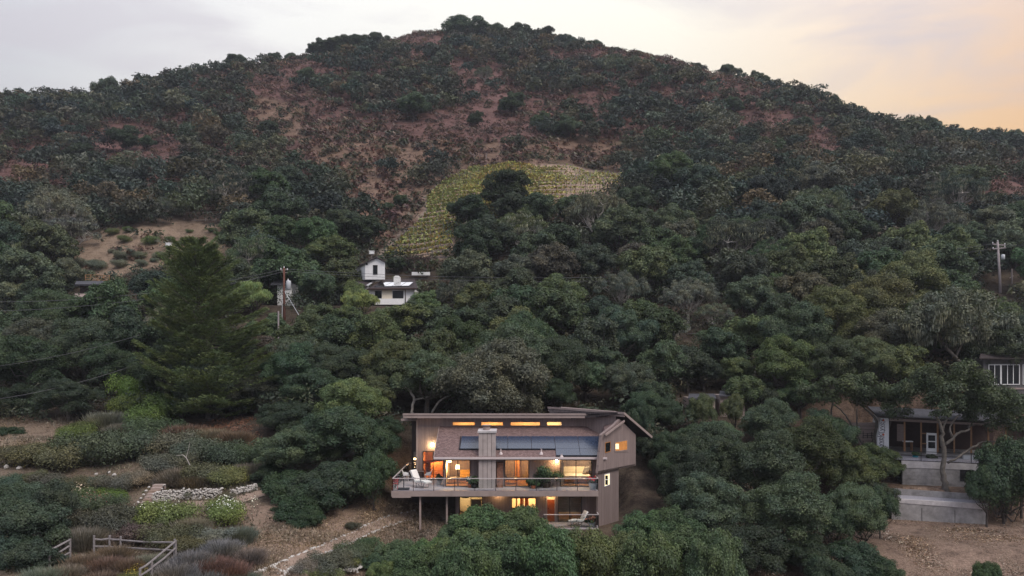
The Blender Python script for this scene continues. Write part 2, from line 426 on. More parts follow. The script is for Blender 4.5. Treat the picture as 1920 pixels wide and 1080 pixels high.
def vnoise(x, y):
    xi = np.floor(x).astype(int); yi = np.floor(y).astype(int); fx = x - xi; fy = y - yi
    fx = fx * fx * (3 - 2 * fx); fy = fy * fy * (3 - 2 * fy)
    g = lambda a, b: _perm[a % 256, b % 256]
    return (g(xi, yi) * (1 - fx) + g(xi + 1, yi) * fx) * (1 - fy) + (g(xi, yi + 1) * (1 - fx) + g(xi + 1, yi + 1) * fx) * fy - .5
PADS = [  # levelled ground: x0,x1,y0,y1,height,blend
    (-5.6, 8.6, 59.8, 71.5, -12.95, 2.2), (-9.5, -5.6, 66.0, 72.0, -11.9, 2.5),
    (U(500, 118), U(810, 118), 117.5, 128, V(574, 118), 4),
]
def gz(x, y):
    x = np.asarray(x, float); y = np.asarray(y, float); sh = np.broadcast(x, y).shape
    x = np.broadcast_to(x, sh).ravel(); y = np.broadcast_to(y, sh).ravel()
    out = np.empty(len(x))
    for s in range(0, len(x), 20000):
        a = np.c_[x[s:s + 20000], y[s:s + 20000]] * SX; b = CP[:, :2] * SX
        out[s:s + 20000] = _tps_k(((a[:, None] - b[None]) ** 2).sum(-1)) @ TW[:len(CP)] + TW[-3] + a @ TW[-2:]
    far = np.clip((y - 60) / 200, 0, 1)
    out += vnoise(x / 22 + 5, y / 22) * (.8 + 5 * far) + vnoise(x / 7, y / 7 + 9) * (.35 + 1.4 * far) + vnoise(x / 2.1, y / 2.1) * .22
    for x0, x1, y0, y1, z, bl in PADS:
        d = np.maximum(np.maximum(x0 - x, x - x1), np.maximum(y0 - y, y - y1))
        w = np.clip(1 - d / bl, 0, 1); w = w * w * (3 - 2 * w)
        out = out * (1 - w) + z * w
    s_ = (x - 35.84) * .955 - (y - 78) * .296; t_ = (x - 35.84) * .296 + (y - 78) * .955      # along and behind the unfinished building's front
    for s0, s1, t0, t1, z, bl in ((-4, 22, -16, -7.45, -14.35, 3.0), (-3, 18, -8, -4.4, -14.2, .5), (-3, 18, -3.2, -.5, -11.75, .5), (-.8, 18, .9, 9, -9.5, .7)):
        d = np.maximum(np.maximum(s0 - s_, s_ - s1), np.maximum(t0 - t_, t_ - t1))
        w = np.clip(1 - d / bl, 0, 1); w = w * w * (3 - 2 * w)
        out = out * (1 - w) + z * w
    return out.reshape(sh)
_YS = np.geomspace(38, 430, 420)
def hit(u, v, lift=0.0):
    """where the line of sight at (u,v) meets the ground"""
    x = U(u, _YS); d = gz(x, _YS) + lift - V(v, _YS)
    i = np.argmax(d >= 0) if (d >= 0).any() else len(d) - 1
    if i > 0:
        t = -d[i - 1] / max(d[i] - d[i - 1], 1e-9); t = min(max(t, 0), 1)
    else: t = 0; i = 1
    Y = _YS[i - 1] + t * (_YS[i] - _YS[i - 1])
    return (float(U(u, Y)), float(Y), float(gz(U(u, Y), Y)))

def inpoly(u, v, poly):
    u = np.asarray(u, float); v = np.asarray(v, float); c = np.zeros(np.broadcast(u, v).shape, bool)
    n = len(poly)
    for i in range(n):
        x1, y1 = poly[i]; x2, y2 = poly[(i + 1) % n]
        if y1 == y2: continue
        c ^= ((y1 > v) != (y2 > v)) & (u < (x2 - x1) * (v - y1) / (y2 - y1) + x1)
    return c
VINE = [(712, 484), (742, 462), (800, 407), (800, 375), (830, 345), (880, 320), (960, 309), (1040, 307), (1100, 316), (1168, 326), (1170, 352), (1110, 385), (1000, 400), (870, 420), (850, 450), (840, 486)]
BARE = {   # kind -> clearings on the slopes
    'scree': [[(140, 262), (260, 262), (345, 262), (352, 300), (300, 322), (200, 310), (150, 300)], [(-20, 310), (90, 300), (160, 330), (120, 350), (-20, 345)],
              [(455, 150), (530, 128), (610, 100), (640, 128), (560, 165), (520, 200), (470, 200)], [(725, 238), (800, 222), (850, 205), (900, 195), (960, 215), (1020, 235), (1000, 262), (880, 268), (760, 262)],
              [(835, 108), (900, 116), (960, 150), (950, 200), (880, 190), (850, 150)], [(1350, 200), (1400, 190), (1490, 215), (1500, 255), (1440, 268), (1390, 240)], [(1490, 245), (1575, 238), (1575, 280), (1520, 285)],
              [(1250, 185), (1320, 190), (1320, 205), (1250, 205)], [(1770, 300), (1860, 300), (1960, 305), (1960, 370), (1880, 365), (1800, 350)], [(1100, 205), (1140, 205), (1130, 240), (1100, 240)],
              [(1360, 320), (1395, 320), (1400, 345), (1365, 345)], [(735, 66), (830, 70), (830, 96), (770, 110), (735, 98)], [(1395, 440), (1430, 430), (1425, 500), (1400, 500)]],
    'scrub': [[(560, 268), (700, 255), (900, 268), (1150, 262), (1190, 300), (1170, 322), (1040, 304), (950, 304), (860, 322), (790, 365), (700, 350), (640, 320), (560, 300)],
              [(640, 325), (720, 345), (800, 360), (795, 405), (740, 460), (700, 470), (660, 400), (640, 360)], [(480, 180), (560, 195), (640, 250), (560, 262), (440, 240)]],
    'orchard': [[(120, 450), (200, 430), (290, 425), (330, 418), (440, 420), (440, 470), (410, 495), (330, 480), (230, 520), (205, 530), (140, 530), (130, 490)]],
    'lane': [[(715, 475), (790, 410), (798, 365), (806, 365), (812, 400), (760, 450), (730, 482)]],
}
CLEAR_FRONT = [[(0, 790), (60, 810), (140, 790), (300, 830), (470, 800), (500, 850), (500, 930), (520, 1030), (640, 1000), (780, 930), (840, 1010), (700, 1080), (-50, 1090), (-50, 800)]]
def cover(x, y):
    """ground colour by what grows or lies there"""
    x = np.asarray(x); y = np.asarray(y)
    z = gz(x, y); u, v = 960 + F * x / y, HV - F * z / y
    ju = vnoise(x / (y * .02), y / (y * .02) + x / 9) * 30; jv = vnoise(x / (y * .02) + 40, x / 7 + 3) * 14
    u = u + ju; v = v + jv
    col = np.empty(x.shape + (3,)); col[:] = (.060, .045, .034)
    up = np.clip((y - 150) / 50, 0, 1)[..., None]
    col = col * (1 - up) + np.array((.105, .056, .050)) * up
    m = inpoly(u, v, [(560, 268), (900, 250), (1190, 262), (1190, 330), (800, 370), (640, 340)]); col[m] = (.105, .075, .050)
    for k, c in (('scree', (.126, .068, .062)), ('scrub', (.155, .100, .074)), ('orchard', (.20, .145, .105)), ('lane', (.27, .21, .17))):
        for p in BARE[k]: col[inpoly(u, v, p)] = c
    col[inpoly(u - ju, v - jv, VINE)] = (.30, .215, .165)
    near = (y < 74)
    col[near & (x < -5)] = (.155, .118, .090)
    col[near & (x < -5) & inpoly(u, v, [(380, 960), (520, 940), (800, 930), (860, 1080), (330, 1090), (380, 1020)])] = (.225, .160, .122)
    col[near & (x > 20)] = (.20, .140, .108)
    col[near & (x <= 20) & (x >= -5)] = (.10, .07, .05)
    col[(x > 8) & (x < 20) & (y > 58) & (y < 80)] = (.062, .046, .036)
    col[(y > 74) & (y < 90) & (u < 140) & (v > 785)] = (.19, .14, .105)
    col[(y >= 74) & (y < 90) & (u > 1380)] = (.105, .072, .054)
    return col

def build_ground():
    us = np.linspace(-420, 2340, 300)
    Ys = np.r_[np.linspace(4, 36, 14), np.geomspace(38, 430, 400), np.linspace(450, 900, 12)]
    ku = (us - 960) / F
    X = ku[None] * Ys[:, None]; Y = np.repeat(Ys[:, None], len(us), 1)
    X[:14] = ku[None] * (40 + Ys[:14, None] * .1) * 1.2
    Z = gz(X, Y)
    nr, nc = X.shape
    v = np.stack([X, Y, Z], -1).reshape(-1, 3).astype(np.float32)
    i = np.arange(nr * nc).reshape(nr, nc)
    f = np.stack([i[:-1, :-1], i[:-1, 1:], i[1:, 1:], i[1:, :-1]], -1).reshape(-1, 4).astype(np.int32)
    me = bpy.data.meshes.new('ground')
    me.vertices.add(len(v)); me.vertices.foreach_set('co', v.ravel())
    me.loops.add(f.size); me.loops.foreach_set('vertex_index', f.ravel())
    me.polygons.add(len(f)); me.polygons.foreach_set('loop_start', np.arange(0, f.size, 4, dtype=np.int32))
    me.polygons.foreach_set('use_smooth', np.ones(len(f), bool))
    at = me.attributes.new('cover', 'FLOAT_COLOR', 'POINT')
    c = np.ones((len(v), 4), np.float32); c[:, :3] = cover(X.ravel(), Y.ravel()); at.data.foreach_set('color', c.ravel())
    me.update(calc_edges=True)
    m = bpy.data.materials.new('hillside soil'); m.use_nodes = True
    t = m.node_tree; p = t.nodes['Principled BSDF']; p.inputs['Roughness'].default_value = .95; p.inputs['Specular IOR Level'].default_value = .1
    a = N(t, 'ShaderNodeAttribute', attribute_name='cover'); tc = N(t, 'ShaderNodeTexCoord')
    outs = []
    for s, d in ((.09, 4), (.9, 6), (7, 5)):
        no = N(t, 'ShaderNodeTexNoise'); t.links.new(tc.outputs['Object'], no.inputs['Vector'])
        no.inputs['Scale'].default_value = s; no.inputs['Detail'].default_value = d; no.inputs['Roughness'].default_value = .65
        outs.append(no.outputs[0])
    def rng_(o, lo, hi):
        mr = N(t, 'ShaderNodeMapRange'); t.links.new(o, mr.inputs[0]); mr.inputs[1].default_value = .32; mr.inputs[2].default_value = .68
        mr.inputs[3].default_value = lo; mr.inputs[4].default_value = hi; return mr.outputs[0]
    c = mixc(t, 1.0, a.outputs['Color'], rng_(outs[0], .72, 1.28), 'MULTIPLY')
    c = mixc(t, 1.0, c, rng_(outs[1], .5, 1.5), 'MULTIPLY')
    c = mixc(t, 1.0, c, rng_(outs[2], .60, 1.42), 'MULTIPLY')
    sep_ = N(t, 'ShaderNodeMapRange'); t.links.new(outs[1], sep_.inputs[0]); sep_.inputs[1].default_value = .5; sep_.inputs[2].default_value = .62
    c = mixc(t, math_node(t, 'MULTIPLY', sep_.outputs[0], .35), c, (.06, .055, .035))      # patches of low green growth
    t.links.new(c, p.inputs['Base Color'])
    bp = N(t, 'ShaderNodeBump'); bp.inputs['Strength'].default_value = .9; bp.inputs['Distance'].default_value = .25
    t.links.new(math_node(t, 'ADD', outs[1], math_node(t, 'MULTIPLY', outs[2], .4)), bp.inputs['Height']); t.links.new(bp.outputs[0], p.inputs['Normal'])
    o = link('ground', me, None, m); o['kind'] = 'structure'
build_ground()

# ------------------------------------------------------------------ foliage shapes
def leaf_cloud(clumps, n, size, g, shell=.55, up=.35, flat=.92, aspect=1.9):
    """n leaf sprays over the outer part of many clumps [(x,y,z,r)]: returns c, a, b"""
    cl = np.asarray(clumps, float)
    w = cl[:, 3] ** 2; w /= w.sum()
    idx = g.choice(len(cl), n, p=w)
    d = rand_dirs(n, g)
    d[:, 2] = np.where((d[:, 2] < -.25) & (g.random(n) < .75), -d[:, 2], d[:, 2])
    rr = shell + (1.0 - shell) * g.random(n) ** .6 + (g.random(n) < .05) * .22
    p = cl[idx, :3] + d * (cl[idx, 3] * rr)[:, None] * np.array((1, 1, flat))
    nrm = unit(d * 1.0 + np.array((0, 0, up)) + g.normal(size=(n, 3)) * .45)
    t = unit(np.cross(nrm, rand_dirs(n, g))); bt = np.cross(nrm, t)
    s = size * (.6 + .8 * g.random(n))
    return p, t * (s * .5 * math.sqrt(aspect))[:, None], bt * (s * .5 / math.sqrt(aspect))[:, None]

ZC0 = 4.5
def oak_clumps(seed, dia=10.0, zc=4.5, flat=.72, lobes=9, per=9, open_=0.0, low=-.25):
    """lobes over a dome, each lobe made of smaller clumps"""
    g = np.random.default_rng(seed); Rr = dia / 2; out = []; heads = []
    for i in range(lobes):
        t = (i + .5) / lobes
        el = math.asin(np.clip(low + (1 - low) * t + g.normal() * .06, -.5, 1)); azm = i * 2.39996 + g.normal() * .35
        r = Rr * (.50 + .12 * g.random())
        c = np.array((math.cos(el) * math.cos(azm) * r, math.cos(el) * math.sin(azm) * r, math.sin(el) * r * flat + zc + g.normal() * .25))
        lr = Rr * (.33 + .13 * g.random()); heads.append((c, lr))
        for k in range(per):
            d = unit(g.normal(size=3)); d[2] = d[2] if d[2] > -.3 else -d[2] * .6
            out.append((*(c + d * lr * (.62 + open_ * .5 + .2 * g.random()) * np.array((1, 1, .92))), lr * (.34 + .22 * g.random()) * (1 - .25 * open_)))
    if not open_:
        out.append((0, 0, zc, Rr * .55))
    return out, heads

def limb(p, q, g, n=5, wob=.12):
    p = np.asarray(p, float); q = np.asarray(q, float); l = np.linalg.norm(q - p); o = []
    for i in range(n):
        t = i / (n - 1); b = p * (1 - t) + q * t
        if 0 < i < n - 1: b = b + g.normal(size=3) * l * wob * .6
        b = b + np.array((0, 0, -math.sin(t * math.pi) * l * .06)); o.append(tuple(b))
    return o
def oak_trunk(seed, heads, zf=2.2, r0=.32, twigs=0, clumps=None):
    g = np.random.default_rng(seed + 77); mb = MB()
    f = np.array((g.normal() * .25, g.normal() * .25, zf))
    mb.tube([(0, 0, -1.6), (0, 0, 0), (f[0] * .4, f[1] * .4, zf * .5), tuple(f)], [r0 * 1.5, r0 * 1.15, r0 * .95, r0 * .85], 7)
    for c, lr in heads:
        m = f * .55 + c * .45 + g.normal(size=3) * .35; m[2] -= .3
        a = limb(f, m, g, 4, .14); b = limb(m, c, g, 4, .14)
        mb.tube(a + b[1:], [r0 * .6, r0 * .5, r0 * .44, r0 * .36, r0 * .28, r0 * .2, r0 * .12], 5)
        if twigs and clumps is not None:
            cc = np.array([q[:3] for q in clumps]); near = np.argsort(((cc - c) ** 2).sum(1))[:twigs]
            for j in near:
                mb.tube(limb(m if g.random() < .4 else c, cc[j], g, 5, .16), [r0 * .22, r0 * .17, r0 * .12, r0 * .08, r0 * .04], 4, False)
    return mb.mesh('trunk')

def moss_quads(clumps, n, g, ln=.55):
    cl = np.asarray(clumps, float); idx = g.integers(0, len(cl), n)
    d = rand_dirs(n, g); d[:, 2] = -np.abs(d[:, 2]) * .6
    p = cl[idx, :3] + d * cl[idx, 3:4]
    l = ln * (.3 + .9 * g.random(n)); p[:, 2] -= l * .4
    a = np.stack([g.normal(size=n) * .04, g.normal(size=n) * .04, np.ones(n)], 1) * (l * .5)[:, None]
    t = g.random(n) * 6.28; b = np.stack([np.cos(t), np.sin(t), np.zeros(n)], 1) * (.025 + .045 * g.random(n))[:, None]
    return p, a, b

# crowns of 10 m across in three grades of detail; trunks to suit
OAK = {'near': [], 'mid': [], 'far': []}
for k in range(3):
    cl_, hd = oak_clumps(100 + k, lobes=12 + k % 3, per=11, flat=.80 + .07 * (k % 3), low=-.62)
    g = np.random.default_rng(200 + k)
    OAK['near'].append((quads('crown', *leaf_cloud(cl_, 76000, .136, g)), oak_trunk(k, hd), hd))
for k in range(5):
    cl_, hd = oak_clumps(300 + k, lobes=10 + k % 4, per=10, flat=.78 + .05 * (k % 4), low=-.55)
    g = np.random.default_rng(400 + k)
    OAK['mid'].append((quads('crown', *leaf_cloud(cl_, 28000, .225, g)), oak_trunk(20 + k, hd), hd))
FARQ = []
for k in range(6):
    cl_, hd = oak_clumps(500 + k, lobes=8 + k % 3, per=8, flat=.74 + .05 * (k % 4), low=-.4)
    g = np.random.default_rng(600 + k)
    FARQ.append((leaf_cloud(cl_, 360, 1.0, g, shell=.5), leaf_cloud(cl_, 850, .64, g, shell=.5)))
OPEN = []     # gnarled pale oaks with thin open crowns
for k in range(3):
    cl_, hd = oak_clumps(700 + k, lobes=9, per=10, open_=.8, flat=.62, low=-.1)
    g = np.random.default_rng(710 + k)
    OPEN.append((quads('crown', *leaf_cloud(cl_, 20000, .15, g, shell=.25)), oak_trunk(60 + k, hd, 1.8, .30, 8, cl_), cl_))
for me_, c_ in ((OAK['near'], 'bark'), (OAK['mid'], 'bark_dark'), (OPEN, 'bark_light')):
    for q in me_:
        q[0].materials.append(M['leaf']); q[1].materials.append(M[c_])
MOSS = []
for k in range(3):
    g = np.random.default_rng(750 + k)
    m_ = quads('moss', *moss_quads(OPEN[k][2], 3500, g)); m_.materials.append(M['leaf']); MOSS.append(m_)
def shrub_mesh(seed, n, size, kind='round'):
    g = np.random.default_rng(seed)
    if kind == 'round':
        cl_ = [(g.normal() * .32, g.normal() * .32, .28 + .28 * g.random(), .26 + .16 * g.random()) for _ in range(14)]
        q = leaf_cloud(cl_, n, size, g, shell=.35, flat=.9)
    elif kind == 'spiky':      # stems fanning out of the base
        t = g.random(n) * 6.28; r = np.abs(g.normal(size=n)) * .22
        d = unit(np.stack([np.cos(t) * (.2 + g.random(n) * .6), np.sin(t) * (.2 + g.random(n) * .6), .6 + .5 * g.random(n)], 1))
        l = .22 + .45 * g.random(n); s = .1 + .55 * g.random(n)
        p = np.stack([np.cos(t) * r, np.sin(t) * r, np.zeros(n)], 1) + d * s[:, None]
        a = d * (l * .5 * .6)[:, None]; b = unit(np.cross(d, rand_dirs(n, g))) * size * .13
        q = (p, a, b)
    m_ = quads('foliage', *q); m_.materials.append(M['leaf']); return m_
SHRUB = [shrub_mesh(800 + k, 11000, .034) for k in range(3)]
SPIKY = [shrub_mesh(810 + k, 7000, .05, 'spiky') for k in range(3)]
BUSH = []
for k in range(3):      # dense leafy bush, 6 m across
    cl_, hd = oak_clumps(820 + k, dia=6, zc=1.9, lobes=13, per=12, flat=.66, low=-.1)
    g = np.random.default_rng(830 + k)
    m_ = quads('foliage', *leaf_cloud(cl_, 52000, .10, g, up=.5)); m_.materials.append(M['leaf']); BUSH.append((m_, hd))
BUSH_TRUNK = []
for k, (m_, hd) in enumerate(BUSH):
    t_ = oak_trunk(840 + k, hd[:7], .5, .12); t_.name = 'stem'; t_.materials.append(M['bark_dark']); BUSH_TRUNK.append(t_)
# drooping pale tree
WILLOW = []
for k in range(2):
    g = np.random.default_rng(850 + k)
    cl_, hd = oak_clumps(850 + k, lobes=8, per=8, flat=.85, low=-.3)
    c, a, b = leaf_cloud(cl_, 15000, .3, g, shell=.4)
    l = .35 + .35 * g.random(len(c))
    a = unit(np.stack([g.normal(size=len(c)) * .3, g.normal(size=len(c)) * .3, -np.ones(len(c))], 1)) * (l * .5)[:, None]
    b = unit(np.cross(a, rand_dirs(len(c), g))) * .05
    m_ = quads('crown', c, a, b); m_.materials.append(M['leaf']); WILLOW.append((m_, OAK['mid'][k][1]))

OAK_N = {'near': 0, 'mid': 0}
TREES = []       # everything with a crown, for the labels
def put(name, base, scale, rz, col, crown, trunk, crown_name='crown', trunk_name='trunk', squash=1.0, extra=None, tilt=0.0):
    o = empty(name, base, rz=rz)
    o.rotation_euler = (tilt * math.cos(rz), tilt * math.sin(rz), rz)
    o.scale = (scale, scale, scale * squash)
    if trunk is not None: link(trunk_name, trunk, o)
    c = link(crown_name, crown, o); c.color = (*col, 1)
    if extra: e = link(extra[0], extra[1], o); e.color = (*extra[2], 1)
    return o
def jit(col, g, s=.2):
    k = 1 + g.normal() * s
    return tuple(max(.003, c * k * (1 + g.normal() * .05)) for c in col)
GREEN = [(.062, .098, .040), (.052, .086, .043), (.084, .108, .045), (.066, .090, .050), (.046, .072, .036)]
GREY = [(.095, .105, .070), (.110, .115, .085), (.080, .092, .062)]
MOSSC = (.20, .21, .165)
DULL = [(.070, .070, .050), (.038, .058, .046), (.034, .052, .046), (.046, .062, .046), (.050, .060, .044)]
def solve_Y(u, vc, w, hc):
    """distance at which a crown w pixels wide, centred at (u,vc), would stand on the ground"""
    D = w / F * _YS
    d = gz(U(u, _YS), _YS) + hc * D - V(vc, _YS)
    i = int(np.argmax(d >= 0)) if (d >= 0).any() else len(d) - 1
    return float(_YS[i])
def oak(u, vc, w, col=None, Y=None, kind=None, hc=.45, squash=1.0, rz=None, sink=True):
    g = np.random.default_rng(int(u * 7 + vc * 131) % 100003)
    if Y is None: Y = solve_Y(u, vc, w, hc)
    D = w / F * Y; s = D / 10.0
    x = float(U(u, Y)); zc = float(V(vc, Y)); zg = float(gz(x, Y))
    if zc - zg > ZC0 * s * 1.25 and Y < 200:
        Y2 = solve_Y(u, vc, w, hc)
        if Y2 < 300:
            Y = Y2; D = w / F * Y; s = D / 10.0; x = float(U(u, Y)); zc = float(V(vc, Y)); zg = float(gz(x, Y))
    sq = (zc - zg) / (ZC0 * s) if kind != 'free' else squash
    sq = min(max(sq, .75), 1.2)
    base = (x, Y, zc - ZC0 * s * sq if zc - zg < ZC0 * s * 1.25 else zg - .40 * D)
    if base[2] > zg + .2: base = (x, Y, base[2])
    rz = g.random() * 6.28 if rz is None else rz
    if kind == 'open':
        k = g.integers(0, 3); c = col or GREY[g.integers(0, 3)]
        o = put('oak_tree', base, s, rz, jit(c, g), OPEN[k][0], OPEN[k][1], squash=sq, extra=('moss', MOSS[k], jit(MOSSC, g)))
        look = 'pale lichen draped'
    elif kind == 'willow':
        k = g.integers(0, 2)
        o = put('willow_tree', base, s, rz, jit(col or (.16, .19, .075), g, .08), WILLOW[k][0], WILLOW[k][1], squash=sq)
        look = 'pale yellow green drooping'
    else:
        big = w / Y > 1.35 or Y < 82
        arr = OAK['near' if big else 'mid']; k = g.integers(0, len(arr))
        c = col or GREEN[g.integers(0, len(GREEN))]
        o = put('oak_tree', base, s, rz, jit(c, g), arr[k][0], arr[k][1], squash=sq)
        lum = sum(c); look = 'olive green' if c[0] > .05 and c[2] < .04 else ('grey green' if lum > .22 else ('dark green' if lum < .135 else 'deep green'))
    TREES.append((o, u, vc, w, look, Y))
    return o
# ------------------------------------------------------------------ trees placed one by one
DK = (.036, .060, .030); OL = (.078, .102, .042); LG = (.11, .135, .06); BG = (.052, .078, .044); GG = (.085, .098, .066); LICH = (.135, .14, .11)
for a in [  # u, v of the crown's centre, width in photo pixels, colour, distance, kind
    # skyline
    (876, 68, 108, BG, 350), (787, 82, 30, BG, 349), (203, 146, 66, BG, 316), (273, 134, 24, BG, 318), (352, 124, 34, BG, 322), (386, 121, 36, BG, 322),
    (440, 121, 52, BG, 325), (515, 110, 34, BG, 332), (545, 100, 30, BG, 336), (600, 92, 58, BG, 338), (640, 88, 66, BG, 340), (675, 84, 62, BG, 343), (708, 80, 52, BG, 345), (690, 100, 66, BG, 336), (655, 104, 60, BG, 332),
    (930, 68, 60, BG, 352), (975, 65, 56, BG, 354), (1020, 70, 56, BG, 352), (1065, 82, 52, BG, 350), (1110, 95, 50, BG, 346), (1150, 105, 50, BG, 342), (1195, 112, 48, BG, 340), (1255, 122, 30, DK, 338),
    (1300, 133, 48, BG, 330), (1365, 140, 52, BG, 322), (1420, 152, 50, BG, 314), (1482, 160, 34, DK, 306), (1528, 162, 30, DK, 303), (1560, 180, 50, BG, 298), (1605, 192, 44, BG, 294), (1650, 208, 44, BG, 288), (1700, 222, 44, BG, 284),
    (1745, 236, 44, BG, 280), (1806, 240, 28, DK, 276), (1850, 244, 50, BG, 274), (1895, 240, 54, BG, 273), (80, 160, 44, BG, 312), (30, 170, 50, BG, 308), (140, 148, 44, BG, 315),
    # lone trees on the open slopes
    (893, 224, 38, DK, None), (235, 262, 62, DK, None), (275, 268, 36, DK, None), (150, 292, 66, DK, None), (77, 290, 36, DK, None), (753, 378, 36, DK, None), (727, 388, 26, BG, None),
    (1215, 200, 40, BG, None), (1505, 235, 42, BG, None), (960, 195, 60, BG, None), (775, 200, 70, BG, None), (575, 143, 44, BG, None), (505, 243, 50, BG, None),
    (1015, 228, 48, BG, None), (1065, 240, 56, BG, None), (1375, 200, 44, BG, None),
    # around the vineyard and the villa
    (945, 362, 108, DK, 152), (880, 400, 90, DK, None), (1010, 395, 90, BG, None), (960, 395, 90, BG, None), (1075, 395, 84, BG, None), (1192, 384, 96, BG, None), (1200, 415, 70, (.060, .095, .040), None),
    (888, 468, 100, DK, 133), (920, 455, 110, BG, None), (1000, 480, 110, BG, None), (880, 520, 116, GG, None), (965, 520, 100, GG, None), (858, 515, 70, DK, 124),
    (620, 478, 116, OL, 132), (560, 500, 100, BG, 128), (690, 435, 80, DK, None), (640, 425, 90, BG, None), (590, 540, 90, BG, None), (592, 602, 84, OL, None), (795, 575, 70, OL, None), (745, 497, 50, DK, 131),
    (1050, 460, 110, BG, None), (1110, 500, 110, BG, None), (1220, 470, 110, BG, None), (1290, 480, 90, BG, None), (1340, 440, 80, GG, None), (1510, 420, 130, GG, None), (1590, 440, 110, BG, None), (1450, 440, 90, BG, None),
    (1560, 535, 130, (.060, .070, .030), None), (1760, 515, 150, BG, None), (1650, 480, 100, BG, None), (1810, 450, 90, BG, None), (1890, 420, 90, BG, None), (1400, 640, 120, OL, None), (1460, 600, 110, BG, None),
    # pale hanging trees
    (1165, 545, 96, LICH, None, 'open'), (1290, 560, 100, LICH, None, 'open'), (1340, 592, 70, LICH, None, 'open'), (135, 436, 100, (.10, .095, .085), 141, 'open'), (300, 398, 96, (.12, .13, .10), 160, 'open'), (870, 555, 90, GG, None, 'open'),
    (1260, 620, 80, GG, None, 'open'), (1190, 120, 40, GG, None, 'open'), (910, 140, 40, GG, None, 'open'),
    (472, 560, 92, (.23, .27, .115), None, 'willow'), (455, 520, 64, (.21, .25, .115), None, 'willow'), (674, 572, 80, (.23, .27, .105), None, 'willow'), (722, 594, 48, (.18, .20, .115), None, 'willow'),
    (60, 520, 130, (.135, .155, .10), None), (20, 560, 90, (.13, .15, .09), None), (120, 515, 70, (.145, .165, .11), None), (40, 480, 70, (.135, .155, .10), None),
    (560, 655, 120, OL, None), (632, 640, 120, BG, None), (505, 628, 90, BG, None), (590, 622, 90, OL, None), (545, 700, 130, BG, None), (700, 640, 120, OL, None), (650, 608, 80, OL, None), (765, 592, 64, BG, None), (620, 690, 120, BG, None), (820, 610, 90, BG, None), (485, 655, 70, (.075, .06, .04), None),
    (1100, 712, 100, BG, None), (1138, 688, 90, BG, None),
    # behind the brown house
    (1178, 722, 118, (.075, .090, .055), 81), (1240, 690, 112, BG, 84), (1050, 690, 130, DK, 84), (990, 650, 130, BG, 90), (1110, 650, 120, BG, 92), (1245, 780, 90, DK, 76), (1040, 740, 90, DK, 79),
    (740, 690, 130, OL, 82), (820, 670, 110, OL, 86), (660, 690, 130, BG, 86), (690, 745, 120, OL, 78), (860, 620, 130, BG, 98), (760, 610, 120, OL, 103), (930, 600, 120, BG, 103), (850, 700, 90, (.075, .085, .045), 81),
    (1290, 690, 110, BG, 88), (1350, 660, 110, BG, 94), (1230, 750, 100, DK, 78),
    # left mass and left of the brown house
    (640, 820, 190, BG, 68), (560, 850, 170, BG, 67), (690, 890, 130, DK, 65), (600, 920, 160, BG, 63), (520, 905, 110, DK, 66), (660, 760, 150, OL, 74), (720, 815, 80, DK, 69),
    (540, 790, 130, BG, 76), (590, 735, 140, BG, 80), (700, 840, 110, BG, 66), (480, 740, 120, (.045, .05, .032), 84), (510, 680, 110, (.075, .058, .04), 88),
    (130, 750, 118, BG, 84), (60, 690, 150, DK, 90), (160, 650, 140, BG, 95), (30, 760, 130, DK, 86), (215, 690, 130, DK, 92), (90, 600, 140, BG, 103), (200, 590, 130, DK, 104), (250, 640, 120, DK, 97), (10, 640, 120, BG, 97), (15, 820, 70, DK, 79),
    # right hand mass in front of the unfinished building
    (1330, 862, 150, BG, 66), (1262, 880, 90, DK, 67), (1325, 955, 170, BG, 60), (1425, 885, 180, BG, 64), (1510, 850, 160, OL, 67), (1590, 885, 140, OL, 66), (1470, 965, 190, BG, 59), (1640, 872, 108, OL, 67),
    (1595, 960, 140, BG, 62), (1395, 1040, 190, BG, 55), (1290, 915, 130, DK, 64), (1555, 820, 120, BG, 71), (1440, 800, 120, BG, 73), (1300, 832, 96, DK, 72), (1640, 935, 90, BG, 63), (1500, 1040, 120, DK, 57),
    (1475, 690, 150, OL, 82), (1560, 690, 140, (.070, .088, .042), None), (1620, 680, 140, OL, None), (1400, 740, 100, OL, 80), (1500, 745, 90, DK, 80), (1345, 822, 90, BG, 72), (1320, 700, 84, BG, None), (1378, 700, 84, OL, None), (1430, 745, 80, BG, None), (1690, 690, 110, OL, None),
    (1925, 800, 70, BG, 72), (1895, 765, 90, BG, 79), (1850, 742, 70, BG, 80), (1225, 822, 80, DK, 76), (1255, 850, 90, DK, 72), (1210, 770, 90, BG, 79),
    ]:
    oak(*a)

